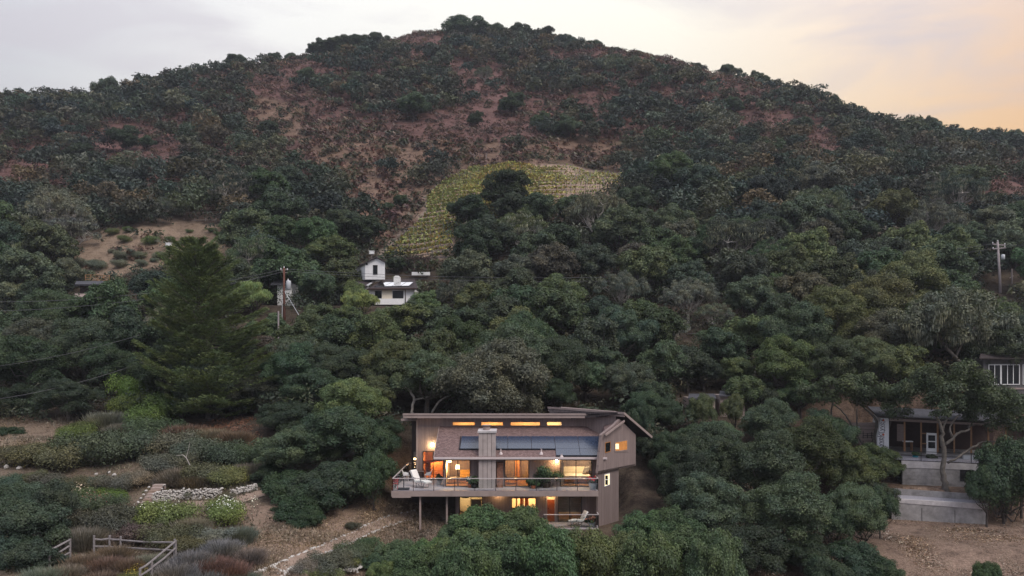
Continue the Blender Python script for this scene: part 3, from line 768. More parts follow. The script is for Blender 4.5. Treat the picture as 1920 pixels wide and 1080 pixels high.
# the two trees whose limbs show: custom skeletons in the plane where they stand
def limb_tree(Y, name, label, trunk_lines, blobs, col, bark, n, size, moss=None, cat='tree', depth=1.0):
    g = np.random.default_rng(int(Y * 100) + len(blobs))
    base = trunk_lines[0][0]
    x0, z0 = U(base[0], Y), V(base[1], Y)
    o = empty(name, (x0, Y, z0), label, cat)
    mb = MB()
    for li, line in enumerate(trunk_lines):
        pts = []; rad = []
        for i, (u, v, wpx) in enumerate(line):
            dy = (0 if li == 0 else (i / (len(line) - 1)) * depth * g.normal() * 1.2)
            pts.append((U(u, Y) - x0, dy, V(v, Y) - z0)); rad.append(max(wpx / F * Y / 2 * .66, .025))
        # smooth resample
        P = np.array(pts); t = np.linspace(0, len(P) - 1, len(P) * 3 - 2)
        P2 = np.stack([np.interp(t, range(len(P)), P[:, k]) for k in range(3)], 1); r2 = np.interp(t, range(len(P)), rad)
        P2[1:-1] = (P2[:-2] + P2[1:-1] * 2 + P2[2:]) / 4; P2[1:-1] += g.normal(size=P2[1:-1].shape) * .035
        mb.tube(P2, list(r2), 7)
    me = mb.mesh('trunk'); me.polygons.foreach_set('use_smooth', [True] * len(me.polygons)); link('trunk', me, o, bark)
    cl_ = []
    for (u, v, w) in blobs:
        r = w / 2 / F * Y; c = np.array((U(u, Y) - x0, g.normal() * depth * 1.6, V(v, Y) - z0))
        for k in range(9):
            d = unit(g.normal(size=3)); cl_.append((*(c + d * r * .7 * np.array((1, 1.3, .75))), r * (.32 + .2 * g.random())))
    me = quads('crown', *leaf_cloud(cl_, n, size, g, shell=.4)); c_ = link('crown', me, o, M['leaf']); c_.color = (*col, 1)
    if moss:
        me = quads('moss', *moss_quads(cl_, moss * 2, g, .6)); m_ = link('moss', me, o, M['leaf']); m_.color = (*MOSSC, 1)
    return o
limb_tree(73, 'oak_tree', 'spreading oak with a bare forked trunk in front of the open framed building',
    [[(1774, 926, 20), (1772, 906, 17), (1768, 885, 14), (1769, 860, 13), (1770, 838, 13), (1764, 824, 11), (1768, 806, 9), (1760, 790, 8), (1752, 770, 5)],
     [(1771, 834, 10), (1786, 822, 8), (1796, 810, 7), (1812, 806, 6), (1832, 800, 5), (1850, 790, 3)], [(1768, 806, 7), (1776, 790, 6), (1790, 775, 4)], [(1786, 822, 7), (1779, 808, 6), (1784, 795, 5), (1796, 780, 4)],
     [(1776, 868, 8), (1792, 857, 6), (1812, 847, 6), (1830, 834, 6), (1848, 832, 5), (1862, 826, 4), (1880, 830, 3)]],
    [(1700, 745, 80), (1735, 735, 90), (1775, 735, 100), (1815, 745, 90), (1850, 765, 70), (1760, 710, 90), (1810, 715, 90), (1840, 730, 80), (1870, 785, 60), (1700, 772, 50), (1830, 772, 60), (1885, 755, 80), (1905, 790, 70), (1745, 765, 50), (1790, 765, 50), (1860, 755, 70)], (.052, .072, .036), M['bark'], 46000, .14)
limb_tree(90, 'oak_tree', 'broad moss hung oak with a pale leaning trunk beside the grey house on the right',
    [[(1815, 712, 15), (1806, 690, 13), (1792, 670, 11), (1776, 655, 9), (1764, 635, 7), (1756, 610, 5)], [(1806, 692, 10), (1822, 680, 8), (1848, 674, 7), (1872, 668, 5), (1886, 650, 4)],
     [(1792, 670, 7), (1800, 645, 6), (1806, 615, 4)]],
    [(1700, 605, 90), (1740, 580, 90), (1785, 572, 90), (1830, 585, 90), (1860, 615, 80), (1800, 610, 90), (1750, 620, 90), (1700, 630, 60), (1890, 640, 60)], (.105, .118, .085), M['bark'], 24000, .2, 2600)
limb_tree(78, 'oak_tree', 'gnarled oak with a pale twisted limb behind the left end of the brown house roof',
    [[(775, 785, 9), (772, 765, 8), (778, 750, 8), (770, 735, 7), (765, 727, 6), (748, 727, 5), (732, 732, 4)], [(765, 727, 5), (772, 718, 4), (780, 708, 3)], [(778, 750, 5), (800, 744, 4), (822, 741, 4), (838, 738, 3)], [(810, 775, 7), (818, 758, 6), (828, 748, 5), (850, 738, 4)]],
    [(745, 705, 70), (790, 700, 80), (830, 712, 60), (860, 725, 50), (720, 720, 50)], (.062, .080, .036), M['bark_light'], 16000, .17)
limb_tree(80, 'oak_tree', 'leafless looking oak with light forked branches above the middle of the brown house roof',
    [[(948, 775, 7), (948, 745, 6), (938, 728, 5), (930, 712, 4), (932, 700, 4), (922, 690, 3)], [(948, 745, 5), (958, 728, 4), (968, 718, 4), (980, 716, 4), (996, 722, 3)], [(968, 718, 4), (975, 706, 3), (990, 704, 3)], [(938, 728, 4), (915, 722, 3), (895, 724, 3)],
     [(905, 715, 4), (902, 700, 4), (898, 690, 3)], [(930, 712, 3), (945, 700, 3), (950, 690, 2)], [(980, 716, 3), (986, 708, 2), (1000, 710, 2)]],
    [(900, 690, 60), (940, 690, 60), (975, 700, 50), (870, 680, 60), (915, 670, 60), (990, 715, 30)], (.085, .090, .058), M['bark_light'], 7000, .17, 600)
limb_tree(79, 'oak_tree', 'thin leaning oak with bare pale stems behind the pale retaining wall',
    [[(1620, 838, 6), (1608, 818, 6), (1598, 800, 5), (1590, 785, 5), (1575, 768, 4), (1560, 755, 3)], [(1608, 818, 5), (1604, 790, 4), (1600, 765, 3)], [(1640, 845, 11), (1641, 815, 10), (1644, 790, 8), (1636, 768, 6), (1622, 750, 4)], [(1562, 800, 5), (1560, 775, 5), (1556, 755, 4)], [(1655, 835, 6), (1664, 810, 5), (1670, 780, 4)]],
    [(1560, 730, 80), (1600, 725, 80), (1640, 735, 80), (1670, 745, 60), (1530, 740, 60)], (.056, .076, .036), M['bark'], 20000, .16)
limb_tree(92, 'oak_tree', 'slender oak with one pale curved stem left of the moss hung oak',
    [[(1708, 694, 6), (1704, 675, 5), (1698, 660, 5), (1690, 645, 4)]], [(1690, 625, 70), (1670, 640, 50)], (.075, .09, .058), M['bark_light'], 5000, .2)

# the tall pine
def pine():
    Y = 85.0; x0, z0 = U(395, Y), V(800, Y); H = V(452, Y) - z0
    g = np.random.default_rng(42)
    o = empty('pine_tree', (x0, Y, z0), 'tallest tree on the left, a broad dark pyramidal pine with layered lower boughs', 'tree')
    mb = MB(); mb.tube([(.9, 0, -.8), (.7, 0, 1), (.3, 0, H * .3), (-1.2, 0, H * .6), (-1.75, 0, H * .98)], [.55, .45, .33, .2, .05], 8)
    C, A, B = [], [], []
    br = MB()
    nb = 118
    for i in range(nb):
        t = (i + .5) / nb
        h = H * (.06 + .92 * t ** .92)
        f = h / H
        Lb = (7.6 * (1 - f) ** .52 + .45) * (.72 + .42 * g.random()) * (.75 if f < .12 else 1)
        az = i * 2.39996 + g.normal() * .3
        ax = np.interp(f, [0, .3, .6, 1], [.8, .3, -1.2, -1.75])
        p0 = np.array((ax, 0, h)); d = np.array((math.cos(az), math.sin(az), -.10 + .5 * f))
        rise = .10 + .25 * g.random()
        k = 6; pts = [p0 + d * Lb * s + np.array((0, 0, (s ** 2) * Lb * rise)) for s in np.linspace(0, 1, k)]
        br.tube(pts, [.10 * (1 - s) + .02 for s in np.linspace(0, 1, k)], 4, False)
        m = int(150 + 150 * Lb)
        s = .22 + .82 * g.random(m) ** .8; s = np.minimum(s, 1.04)
        P = p0 + d * (Lb * s)[:, None]; P[:, 2] += s ** 2 * Lb * rise
        side = unit(np.cross(d, (0, 0, 1)))
        wv = (.20 * Lb * np.sin(np.clip(s, 0, 1) * 2.6) + .15) * g.normal(size=m) * .75
        P += side * wv[:, None]; P[:, 2] += g.normal(size=m) * .09 - np.abs(wv) * .12 + .05
        dirn = unit(d * (.5 + g.random(m))[:, None] + side * (np.sign(wv) * .8)[:, None] + g.normal(size=(m, 3)) * .35 + np.array((0, 0, .25)))
        ln = .13 + .13 * g.random(m)
        A.append(dirn * (ln)[:, None]); B.append(unit(np.cross(dirn, rand_dirs(m, g))) * (.036 + .02 * g.random(m))[:, None]); C.append(P)
    me = mb.mesh('trunk'); link('trunk', me, o, M['bark_dark'])
    link('branches', br.mesh('branches'), o, M['bark'])
    me = quads('crown', np.concatenate(C), np.concatenate(A), np.concatenate(B), None, True); c = link('crown', me, o, M['leaf']); c.color = (.092, .122, .048, 1)
    print('pine leaves', sum(len(q) for q in C))
pine()

# bushes in front of the brown house
def bush(u, vc, w, col, Y, label=None, name='bush', sq=1.0, k=None, group=None):
    g = np.random.default_rng(int(u * 3 + vc * 17))
    s = w / F * Y / 6.0; x = float(U(u, Y)); z = float(V(vc, Y)) - 1.9 * s * sq
    zg = float(gz(x, Y)) - .1
    if z > zg: sq = min(1.75, (float(V(vc, Y)) - zg) / (1.9 * s)); z = float(V(vc, Y)) - 1.9 * s * sq      # reach down to the ground
    k = int(g.integers(0, 3)) if k is None else k
    o = put(name, (x, Y, z), s, g.random() * 6.28, jit(col, g, .1), BUSH[k][0], BUSH_TRUNK[k], 'foliage', 'stem', sq)
    TREES.append((o, u, vc, w, 'leafy', Y))
    return o
BU = (.078, .120, .046); BU2 = (.064, .104, .050); BU3 = (.092, .126, .048); DK2 = (.040, .068, .034)
for a in [(905, 1004, 150, BU, 58.5), (975, 1003, 140, BU, 58), (865, 1018, 100, BU2, 57.5), (1030, 1030, 110, BU2, 57), (940, 1042, 140, BU3, 55), (1090, 1062, 110, BU2, 55), (1015, 1062, 140, BU, 54), (1215, 1010, 140, BU2, 58), (1270, 1010, 130, BU2, 57.5),
          (1170, 1050, 120, BU3, 55), (1300, 1045, 150, BU2, 55), (1235, 995, 90, BU, 60), (745, 1052, 100, BU2, 54), (805, 1055, 120, BU, 54), (870, 1055, 140, BU3, 52.5), (780, 1078, 140, BU2, 50.5), (950, 1078, 150, BU2, 51), (1100, 1080, 150, BU3, 51),
          (1220, 1085, 150, BU, 51), (1030, 1090, 150, BU2, 49.5), (870, 1092, 140, BU2, 49), (1340, 1085, 130, BU2, 51), (720, 1082, 70, BU3, 50), (700, 1060, 60, BU2, 52), (1290, 975, 80, BU2, 61)]:
    bush(*a)
for a in [(1885, 912, 112, (.045, .078, .034), 70), (556, 962, 112, DK2, 60.5), (600, 938, 130, DK2, 62), (540, 925, 110, DK2, 63.5), (650, 915, 110, DK2, 63), (700, 905, 90, DK2, 63), (575, 985, 80, DK2, 59), (1882, 905, 130, DK2, 69), (1915, 880, 90, DK2, 70), (1850, 925, 80, DK2, 68), (1560, 992, 96, DK2, 61), (1618, 985, 84, DK2, 62), (1650, 960, 70, DK2, 64), (1314, 782, 66, OL, 80), (1376, 776, 56, OL, 80), (664, 560, 50, (.12, .15, .06), 113), (1222, 848, 76, DK, 73), (1246, 892, 64, DK, 69), (1205, 800, 60, DK, 75), (1275, 930, 60, DK, 64), (1600, 1062, 130, DK, 56), (1545, 1085, 110, DK, 54), (1652, 1082, 90, DK, 55), (1852, 1088, 62, (.05, .09, .03), 54), (60, 1000, 160, (.045, .068, .045), 50), (15, 1050, 130, (.045, .070, .048), 48), (100, 960, 110, (.05, .07, .045), 53), (10, 960, 110, (.05, .075, .05), 54), (60, 1060, 120, (.042, .064, .044), 46.5)]:
    bush(*a)

# ------------------------------------------------------------------ the rest of the wood
KEEP = [((0, 465, 140, 580), 112), ((640, 474, 812, 572), 125), ((522, 498, 550, 606), 112), ((505, 518, 532, 570), 119), ((725, 755, 1222, 1000), 74), ((1860, 452, 1892, 548), 132), ((1540, 765, 1920, 1000), 86), ((1846, 655, 1925, 724), 89), ((1290, 730, 1400, 768), 89),
        ((150, 512, 206, 578), 116), ((425, 505, 518, 600), 112), ((638, 535, 722, 592), 118), ((1120, 505, 1210, 545), 120), ((1250, 522, 1330, 560), 116), ((900, 330, 990, 385), 152), ((1690, 560, 1890, 712), 90), ((250, 455, 480, 800), 84), ((690, 468, 704, 500), 140), ((305, 452, 325, 480), 140), ((1120, 680, 1236, 770), 81)]
def scatter():
    g = np.random.default_rng(11)
    n = 26000
    Y = np.sqrt(g.random(n) * (362 ** 2 - 74 ** 2) + 74 ** 2); u = g.uniform(-90, 2010, n)
    X = U(u, Y); Z = gz(X, Y)
    far = np.clip((Y - 165) / 60, 0, 1)
    D = g.uniform(7.2, 12.0, n) * (1 - far) + far * g.uniform(4.2, 9.5, n)
    zc = Z + .5 * D; vc = HV - F * zc / Y; vb = HV - F * Z / Y
    ok = np.ones(n, bool)
    ok &= ~((vb > 797) & (u < 720)); ok &= ~((Y < 86) & (u > 1380))
    ok &= ~((X > -11) & (X < 12) & (Y < 75.5))
    for k, ps in BARE.items():
        for p in ps:
            m = inpoly(u, vc, p) | inpoly(u, vb, p)
            lim = {'scree': .05, 'scrub': .03, 'orchard': 0, 'lane': 0}[k]
            ok &= ~(m & (g.random(n) > lim))
    ok &= ~(inpoly(u, vb, VINE) | inpoly(u, vc, VINE))
    w = D / Y * F
    for (x0, y0, x1, y1), yb in KEEP:
        m = (u + w * .47 > x0) & (u - w * .47 < x1) & (vc + w * .45 > y0) & (vc - w * .42 < y1) & (Y < yb)
        ok &= ~m
    for p, yb in ((BARE['orchard'][0], 152), (BARE['lane'][0], 150), (VINE, 185)):      # keep the view of the cleared plots open
        for dx, dy in ((0, -.4), (-.35, -.15), (.35, -.15), (0, 0)):
            m = inpoly(u + dx * w, vc + dy * w, p) & (Y < yb)
            if p is VINE: m &= ~((u > 860) & (vc > 395))
            ok &= ~m
    sk = np.interp(u, [0, 100, 200, 260, 340, 440, 520, 600, 640, 700, 740, 830, 850, 920, 960, 1040, 1100, 1200, 1300, 1400, 1500, 1560, 1640, 1720, 1800, 1920],
                   [160, 152, 134, 136, 122, 115, 104, 88, 76, 68, 72, 76, 62, 54, 54, 60, 80, 106, 126, 140, 154, 170, 196, 216, 237, 235])
    ok &= vc - w * .46 > sk - 9
    # the upper slopes are thinly wooded on the left and the middle, thick on the right
    thin = (Y > 195) & (u < 1150)
    nz_ = vnoise(X / 26, Y / 26 + 50) + .5 * vnoise(X / 9, Y / 9)
    ok &= ~(thin & (nz_ < -.03))
    ok &= ~((Y > 205) & (u >= 1150) & (nz_ < -.16))
    idx = np.flatnonzero(ok)
    have = [(t[0].location.x, t[0].location.y, t[3] / F * t[5] / 2) for t in TREES]
    cell = {}
    def key(x, y): return (int(x // 8), int(y // 8))
    for x, y, r in have: cell.setdefault(key(x, y), []).append((x, y, r))
    res = []
    for i in idx:
        x, y, r = X[i], Y[i], D[i] / 2
        kx, ky = key(x, y); bad = False
        for a in range(-2, 3):
            for b in range(-2, 3):
                for (px, py, pr) in cell.get((kx + a, ky + b), ()):
                    if (px - x) ** 2 + (py - y) ** 2 < (.58 * (pr + r)) ** 2: bad = True; break
                if bad: break
            if bad: break
        if bad: continue
        cell.setdefault((kx, ky), []).append((x, y, r)); res.append(i)
    return X[res], Y[res], Z[res], D[res], u[res], vc[res]
sx, sy, sz, sd, su, sv = scatter()
wpx = sd / sy * F
vis = (su > -20 - wpx * .3) & (su < 1940 + wpx * .3)
order = np.argsort(-(wpx * np.where(vis, 1, .01)))
n_oaks = sum(1 for t in TREES if t[0].name.startswith('oak_tree'))
singles = order[:max(0, 296 - n_oaks)]
rest = order[len(singles):]
g = np.random.default_rng(21)
for i in singles:
    r_ = g.random(); pal = GREEN if r_ < .52 else (DULL if r_ < .72 else (GREY if r_ < .88 else [(.115, .125, .052), (.10, .115, .05), (.095, .09, .055)]))
    oak(float(su[i]), float(HV - F * (sz[i] + .45 * sd[i]) / sy[i]), float(wpx[i]), pal[g.integers(0, len(pal))], float(sy[i]), 'open' if g.random() < .08 else None)
print('oaks placed one by one', n_oaks, '+', len(singles), 'far wood', len(rest))
# farther than that the hill's trees read as one wood
C, A, B, T = [], [], [], []
for i in rest:
    c, a, b = FARQ[g.integers(0, 6)][1 if sy[i] < 235 else 0]
    s = sd[i] / 10; th = g.random() * 6.28; ct, st = math.cos(th), math.sin(th)
    Rm = np.array(((ct, -st, 0), (st, ct, 0), (0, 0, 1))).T * s
    Rm2 = Rm.copy(); sq = .8 + .45 * g.random(); sub = slice(None) if s > .6 else slice(0, None, 2)
    q = c[sub] @ Rm; q[:, 2] *= sq; q[:, 0] *= g.uniform(.9, 1.45)
    C.append(q + np.array((sx[i], sy[i], sz[i] - .8 * s * sq))); k = (1.0 if s > .6 else 1.3)
    A.append(a[sub] @ Rm * k); B.append(b[sub] @ Rm * k)
    pal = DULL if g.random() < .82 else GREY
    col = np.array(jit(pal[g.integers(0, len(pal))], g, .2))
    if g.random() < .05: col = np.array((.11, .085, .055))
    T.append(np.tile(col, (len(q), 1)))
woods = link('far_woodland', quads('far_woodland', np.concatenate(C), np.concatenate(A), np.concatenate(B), np.concatenate(T), True), None, M['leaf_tint'])
tag(woods, 'dark scrubby oak wood covering the upper hillside up to the ridge', 'woodland', kind='stuff')
print('far wood faces', sum(len(q) for q in C))

# undergrowth that fills the gaps between the nearer trunks
def undergrowth():
    g = np.random.default_rng(17); n = 2600
    Y = np.sqrt(g.random(n) * (180 ** 2 - 73 ** 2) + 73 ** 2); u = g.uniform(-60, 1980, n); X = U(u, Y); Z = gz(X, Y); v = HV - F * Z / Y
    ok = ~((X > -11) & (X < 12) & (Y < 74)) & ~((v > 795) & (u < 720)) & ~((u > 1380) & (Y < 84)) & ~inpoly(u, v, VINE)
    for p in BARE['orchard'] + BARE['lane'] + BARE['scrub'][1:2] + BARE['scree']: ok &= ~inpoly(u, v - 12, p) & ~inpoly(u, v, p)
    for (x0, y0, x1, y1), yb in KEEP: ok &= ~((u + 20 > x0) & (u - 20 < x1) & (v > y0) & (v - 38 < y1) & (Y < yb))
    base = [leaf_cloud([(q[0] * 1.1, q[1] * 1.1, .9 + .4 * q[2], 1.0) for q in g.normal(size=(7, 3))], 150 if k > 4 else 270, .33 if k > 4 else .21, g, shell=.4) for k in range(10)]
    C, A, B, T = [], [], [], []
    for i in np.flatnonzero(ok):
        c, a, b = base[g.integers(0, 5) + (5 if Y[i] > 125 else 0)]; s = g.uniform(.7, 1.5)
        C.append(c * s + np.array((X[i], Y[i], Z[i]))); A.append(a * s); B.append(b * s)
        T.append(np.tile(np.array(jit([(.042, .058, .030), (.036, .050, .032), (.060, .055, .035)][g.integers(0, 3)], g, .2)), (len(c), 1)))
    o = link('undergrowth', quads('undergrowth', np.concatenate(C), np.concatenate(A), np.concatenate(B), np.concatenate(T), True), None, M['leaf_tint'])
    tag(o, 'dark undergrowth filling the gaps beneath the oaks', 'undergrowth', kind='stuff')
    print('undergrowth', len(C))
undergrowth()

# low brush on the open slopes
def brush():
    g = np.random.default_rng(31); n = 19000
    Y = np.sqrt(g.random(n) * (360 ** 2 - 120 ** 2) + 120 ** 2); u = g.uniform(-40, 1960, n); X = U(u, Y); Z = gz(X, Y); v = HV - F * Z / Y
    ok = ~inpoly(u, v, VINE)
    for p in BARE['lane'] : ok &= ~inpoly(u, v, p)
    orch = inpoly(u, v, BARE['orchard'][0]); ok &= ~(orch & (g.random(n) > .12))
    sc_ = np.zeros(n, bool)
    for p in BARE['scree']: sc_ |= inpoly(u, v, p)
    ok &= ~(sc_ & (g.random(n) > .97)); ok &= (Y > 185) | inpoly(u, v, [(560, 268), (1190, 262), (1190, 325), (1040, 304), (860, 322), (800, 400), (720, 480), (640, 360)]) | sc_ | orch
    C, A, B, T = [], [], [], []
    base = [leaf_cloud([(gg[0], gg[1], .5 + .2 * gg[2], .7) for gg in g.normal(size=(5, 3)) * .5], 36, .48, g, shell=.4) for _ in range(5)]
    for i in np.flatnonzero(ok):
        c, a, b = base[g.integers(0, 5)]; s = g.uniform(.5, 1.7)
        if sc_[i]: s *= .75
        C.append(c * s + np.array((X[i], Y[i], Z[i]))); A.append(a * s); B.append(b * s)
        r = g.random()
        col = (.058, .056, .036) if r < .40 else ((.108, .056, .050) if r < .86 else ((.085, .085, .055) if r < .9 else (.17, .115, .09)))
        if sc_[i]: col = tuple(.35 * q + .65 * k for q, k in zip(col, (.126, .070, .062)))
        T.append(np.tile(np.array(jit(col, g, .2)), (len(c), 1)))
    o = link('hillside_brush', quads('hillside_brush', np.concatenate(C), np.concatenate(A), np.concatenate(B), np.concatenate(T), True), None, M['leaf_tint'])
    tag(o, 'low reddish brown brush and dry grass on the open parts of the hill', 'brush', kind='stuff')
    print('brush faces', sum(len(q) for q in C))
brush()
# ------------------------------------------------------------------ the brown house
ZF, ZL = V(921, 61), V(921, 61) - 2.80        # deck floor and lower floor
YW, YC = 63.2, 66.9                           # front wall, clerestory wall
house = empty('house', (0, YW, ZL), 'brown two storey hillside house with a long deck, solar panels and lit rooms', 'house')
def wall_holes(mb, x0, x1, z0, z1, Y, th, holes):
    """a wall facing the camera with rectangular openings (x0,x1,z0,z1)"""
    xs = sorted({x0, x1, *[min(max(h[k], x0), x1) for h in holes for k in (0, 1)]})
    for a, b in zip(xs[:-1], xs[1:]):
        if b - a < 1e-6: continue
        m = (a + b) / 2; hs = sorted((max(h[2], z0), min(h[3], z1)) for h in holes if h[0] < m < h[1]); z = z0
        for (p, q) in hs:
            if p > z + 1e-6: mb.box(a, b, Y, Y + th, z, p)
            z = max(z, q)
        if z < z1 - 1e-6: mb.box(a, b, Y, Y + th, z, z1)
    return mb
def rect(u0, u1, v0, v1, Y): return (U(u0, Y), U(u1, Y), V(v1, Y), V(v0, Y))
def window(r, Y, parent, nv=1, nh=1, fm='trim_dark', fw=.06, gm='glass', name='window', proud=.03, depth=.10, label=None, bars=None):
    """frame with pane(s) standing in an opening; the frame is the window, each pane a piece of it"""
    x0, x1, z0, z1 = r; mb = MB(); y0, y1 = Y - proud, Y - proud + depth
    mb.box(x0, x0 + fw, y0, y1, z0, z1); mb.box(x1 - fw, x1, y0, y1, z0, z1)
    mb.box(x0 + fw, x1 - fw, y0, y1, z0, z0 + fw); mb.box(x0 + fw, x1 - fw, y0, y1, z1 - fw, z1)
    dx = (x1 - x0 - 2 * fw) / nv; dz = (z1 - z0 - 2 * fw) / nh
    for i in range(1, nv): c = x0 + fw + dx * i; mb.box(c - fw / 2, c + fw / 2, y0 + .003, y1 - .003, z0 + fw, z1 - fw)
    for b_ in (bars or [k / nh for k in range(1, nh)]): c = z0 + fw + (z1 - z0 - 2 * fw) * b_; mb.box(x0 + fw, x1 - fw, y0 + .006, y1 - .006, c - fw / 2, c + fw / 2)
    w = part(name, mb, M[fm], parent)
    if label: w['label'] = label
    for i in range(nv):
        m2 = MB(); a = x0 + fw + dx * i + (fw / 2 if i else 0); b = x0 + fw + dx * (i + 1) - (fw / 2 if i < nv - 1 else 0)
        m2.box(a, b, (y0 + y1) / 2 - .008, (y0 + y1) / 2, z0 + fw, z1 - fw); part('pane', m2, M[gm], w)
    return w
# upper floor front wall, with three glazed openings
RZ = lambda Y: V(859, 62.2) + .436 * (Y - 62.2)        # underside line of the lower roof
D1, D2, D3 = rect(835, 882, 862, 912.5, YW), rect(946, 992, 862, 912.5, YW), rect(1050, 1110, 862, 912.5, YW)
mb = wall_holes(MB(), U(832, YW), U(1121, YW), ZF, RZ(YW) - .12, YW, .18, [D1, D2, D3]); part('front_wall', mb, M['siding'], house)
L1, L2, L3, L4 = rect(861, 905, 931, 975, YW), rect(959, 1005, 933.5, 953.5, YW), rect(1025, 1041, 931, 983, YW), rect(1046, 1091, 931, 985, YW)
mb = wall_holes(MB(), U(854, YW), U(1121, YW), ZL, ZF - .32, YW + .05, .18, [L1, L2, L3, L4]); part('lower_wall', mb, M['siding'], house)
window(D1, YW, house, 2, 1, bars=[.28]); window(D2, YW, house, 2, 1, bars=[.26]); window(D3, YW, house, 2, 1)
window(L1, YW + .05, house, 2); window(L2, YW + .05, house, 2, fw=.05); window(L4, YW + .05, house, 2)
dr = part('door', MB().box(L3[0] + .05, L3[1] - .05, YW + .10, YW + .15, ZL + .02, V(938, YW)), M['wood_red'], house)
for (a, b, c, d) in ((.12, .42, .1, .45), (.5, .8, .1, .45), (.12, .42, .52, .92), (.5, .8, .52, .92)):
    w_, h_ = L3[1] - L3[0] - .1, V(938, YW) - ZL
    part('panel', MB().box(L3[0] + .05 + w_ * a, L3[0] + .05 + w_ * b, YW + .085, YW + .10, ZL + h_ * c, ZL + h_ * d), M['wood_red'], dr)
part('handle', MB().box(L3[0] + .12, L3[0] + .16, YW + .05, YW + .085, ZL + 1.0, ZL + 1.12), M['dark_metal'], dr)
part('door_frame', MB().box(L3[0] - .06, L3[0] + .05, YW + .02, YW + .2, ZL, ZF - .32).box(L3[1] - .05, L3[1] + .06, YW + .02, YW + .2, ZL, ZF - .32), M['trim'], house)
# clerestory wall and tall left wall
CW = [rect(848.5, 890.5, 791, 798, YC), rect(902, 943.5, 791, 798.2, YC), rect(957, 1013, 791, 798.4, YC), rect(1025, 1053, 790.8, 798.2, YC)]
LW = rect(792.5, 832, 845.5, 898, YC); VOID = rect(1112, 1126, 789.5, 799, YC)
mb = wall_holes(MB(), U(783, YC), U(1129, YC), V(899.3, YC), V(783, YC), YC, .18, CW + [LW, VOID]); part('clerestory_wall', mb, M['siding'], house)
for k, r_ in enumerate(CW): window(r_, YC, house, 1, fw=.035, fm='wood_warm')
window(LW, YC, house, 2, 1, fw=.07)
part('transom', MB().box(LW[0] + .9, LW[1] - .3, YC + .06, YC + .1, LW[3] - .38, LW[3] - .07), M['trim_dark'], house)
part('corner_board', MB().box(U(783, YC) - .12, U(783, YC) + .03, YC - .03, YC + .2, V(899.3, YC), V(787, YC)), M['trim'], house)
YB = 69.2; BW = rect(774.5, 781.5, 846, 877, YB)
mb = wall_holes(MB(), U(772, YB), U(786, YB), V(890, YB), V(785, YB), YB, .18, [BW]); part('rear_wall', mb, M['siding_dark'], house); window(BW, YB, house, 1, fw=.04)  # siding colour darkened to hold the shade under the overhang
# sides, back and underbuilding
part('side_wall', MB().box(U(832, YW) - .02, U(832, YW) + .16, YW + .18, YC, ZF, RZ(YW) + .2), M['siding'], house)
part('side_wall', MB().box(U(1121, YW) - .1, U(1121, YW) + .08, YW + .2, 72, ZL, RZ(YW) - .15), M['siding'], house)
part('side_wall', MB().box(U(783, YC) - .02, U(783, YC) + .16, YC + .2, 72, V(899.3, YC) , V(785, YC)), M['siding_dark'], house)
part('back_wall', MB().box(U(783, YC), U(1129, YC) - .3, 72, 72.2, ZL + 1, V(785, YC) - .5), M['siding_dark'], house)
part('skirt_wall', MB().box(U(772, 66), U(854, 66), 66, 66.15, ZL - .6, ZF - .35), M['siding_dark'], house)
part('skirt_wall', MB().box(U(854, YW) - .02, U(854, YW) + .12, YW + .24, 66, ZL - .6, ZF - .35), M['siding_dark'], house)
# lower roof
rf = MB(); xl, xr = U(814, 62.2), U(1137, 62.2)
rf.prism([(xl, 62.2, RZ(62.2) + .04), (xr, 62.2, RZ(62.2) + .04), (U(1128, YC), YC, RZ(YC) + .04), (xl, YC, RZ(YC) + .04)], (0, 0, -.16))
lower_roof = part('roof', rf, M['roof'], house)
part('gutter', MB().box(xl - .02, xr + .04, 62.06, 62.19, V(861.3, 62.06), V(857.6, 62.06)), M['gutter'], lower_roof)
part('soffit', MB().prism([(xl + .02, 62.24, RZ(62.24) - .14), (xr - .02, 62.24, RZ(62.24) - .14), (xr - .02, YW, RZ(YW) - .14), (xl + .02, YW, RZ(YW) - .14)], (0, 0, -.03)), M['trim'], lower_roof)
part('rake_board', MB().bar((xl - .03, 62.2, RZ(62.2) - .03), (xl - .03, YC, RZ(YC) - .03), .05, .22), M['trim'], lower_roof)
# solar panels lying on it: two rows of six cut short on the left, a third row on the right
def on_roof(u, v, lift):
    k = (HV - v) / F      # z = k*Y on the sight line; roof z = RZ(Y)+.04
    Y = (RZ(0) + .04 + lift) / (k - .436); return Vector((U(u, Y), Y, k * Y))
ys = [on_roof(960, v, .12).y for v in (817.5, 829, 841, 853.5)]
px0 = U(866, 65.6); pw = (U(1125, 65.6) - px0) / 6
n_p = 0
sol = part('solar_array', MB().bar((px0, ys[1], RZ(ys[1]) + .08), (px0 + 6 * pw, ys[1], RZ(ys[1]) + .08), .05).bar((px0 + 4 * pw, ys[2], RZ(ys[2]) + .08), (px0 + 6 * pw, ys[2], RZ(ys[2]) + .08), .05), M['solar_frame'], house)
for r_ in range(3):
    for c_ in range(6):
        if r_ == 2 and c_ < 4: continue
        x0, x1 = px0 + c_ * pw + .018, px0 + (c_ + 1) * pw - .018; y0, y1 = ys[r_ + 1] + .015, ys[r_] - .015
        m_ = MB().prism([(x0, y0, RZ(y0) + .12), (x1, y0, RZ(y0) + .12), (x1, y1, RZ(y1) + .12), (x0, y1, RZ(y1) + .12)], (0, 0, .035))
        pl = part('solar_panel', m_, M['solar'], sol)
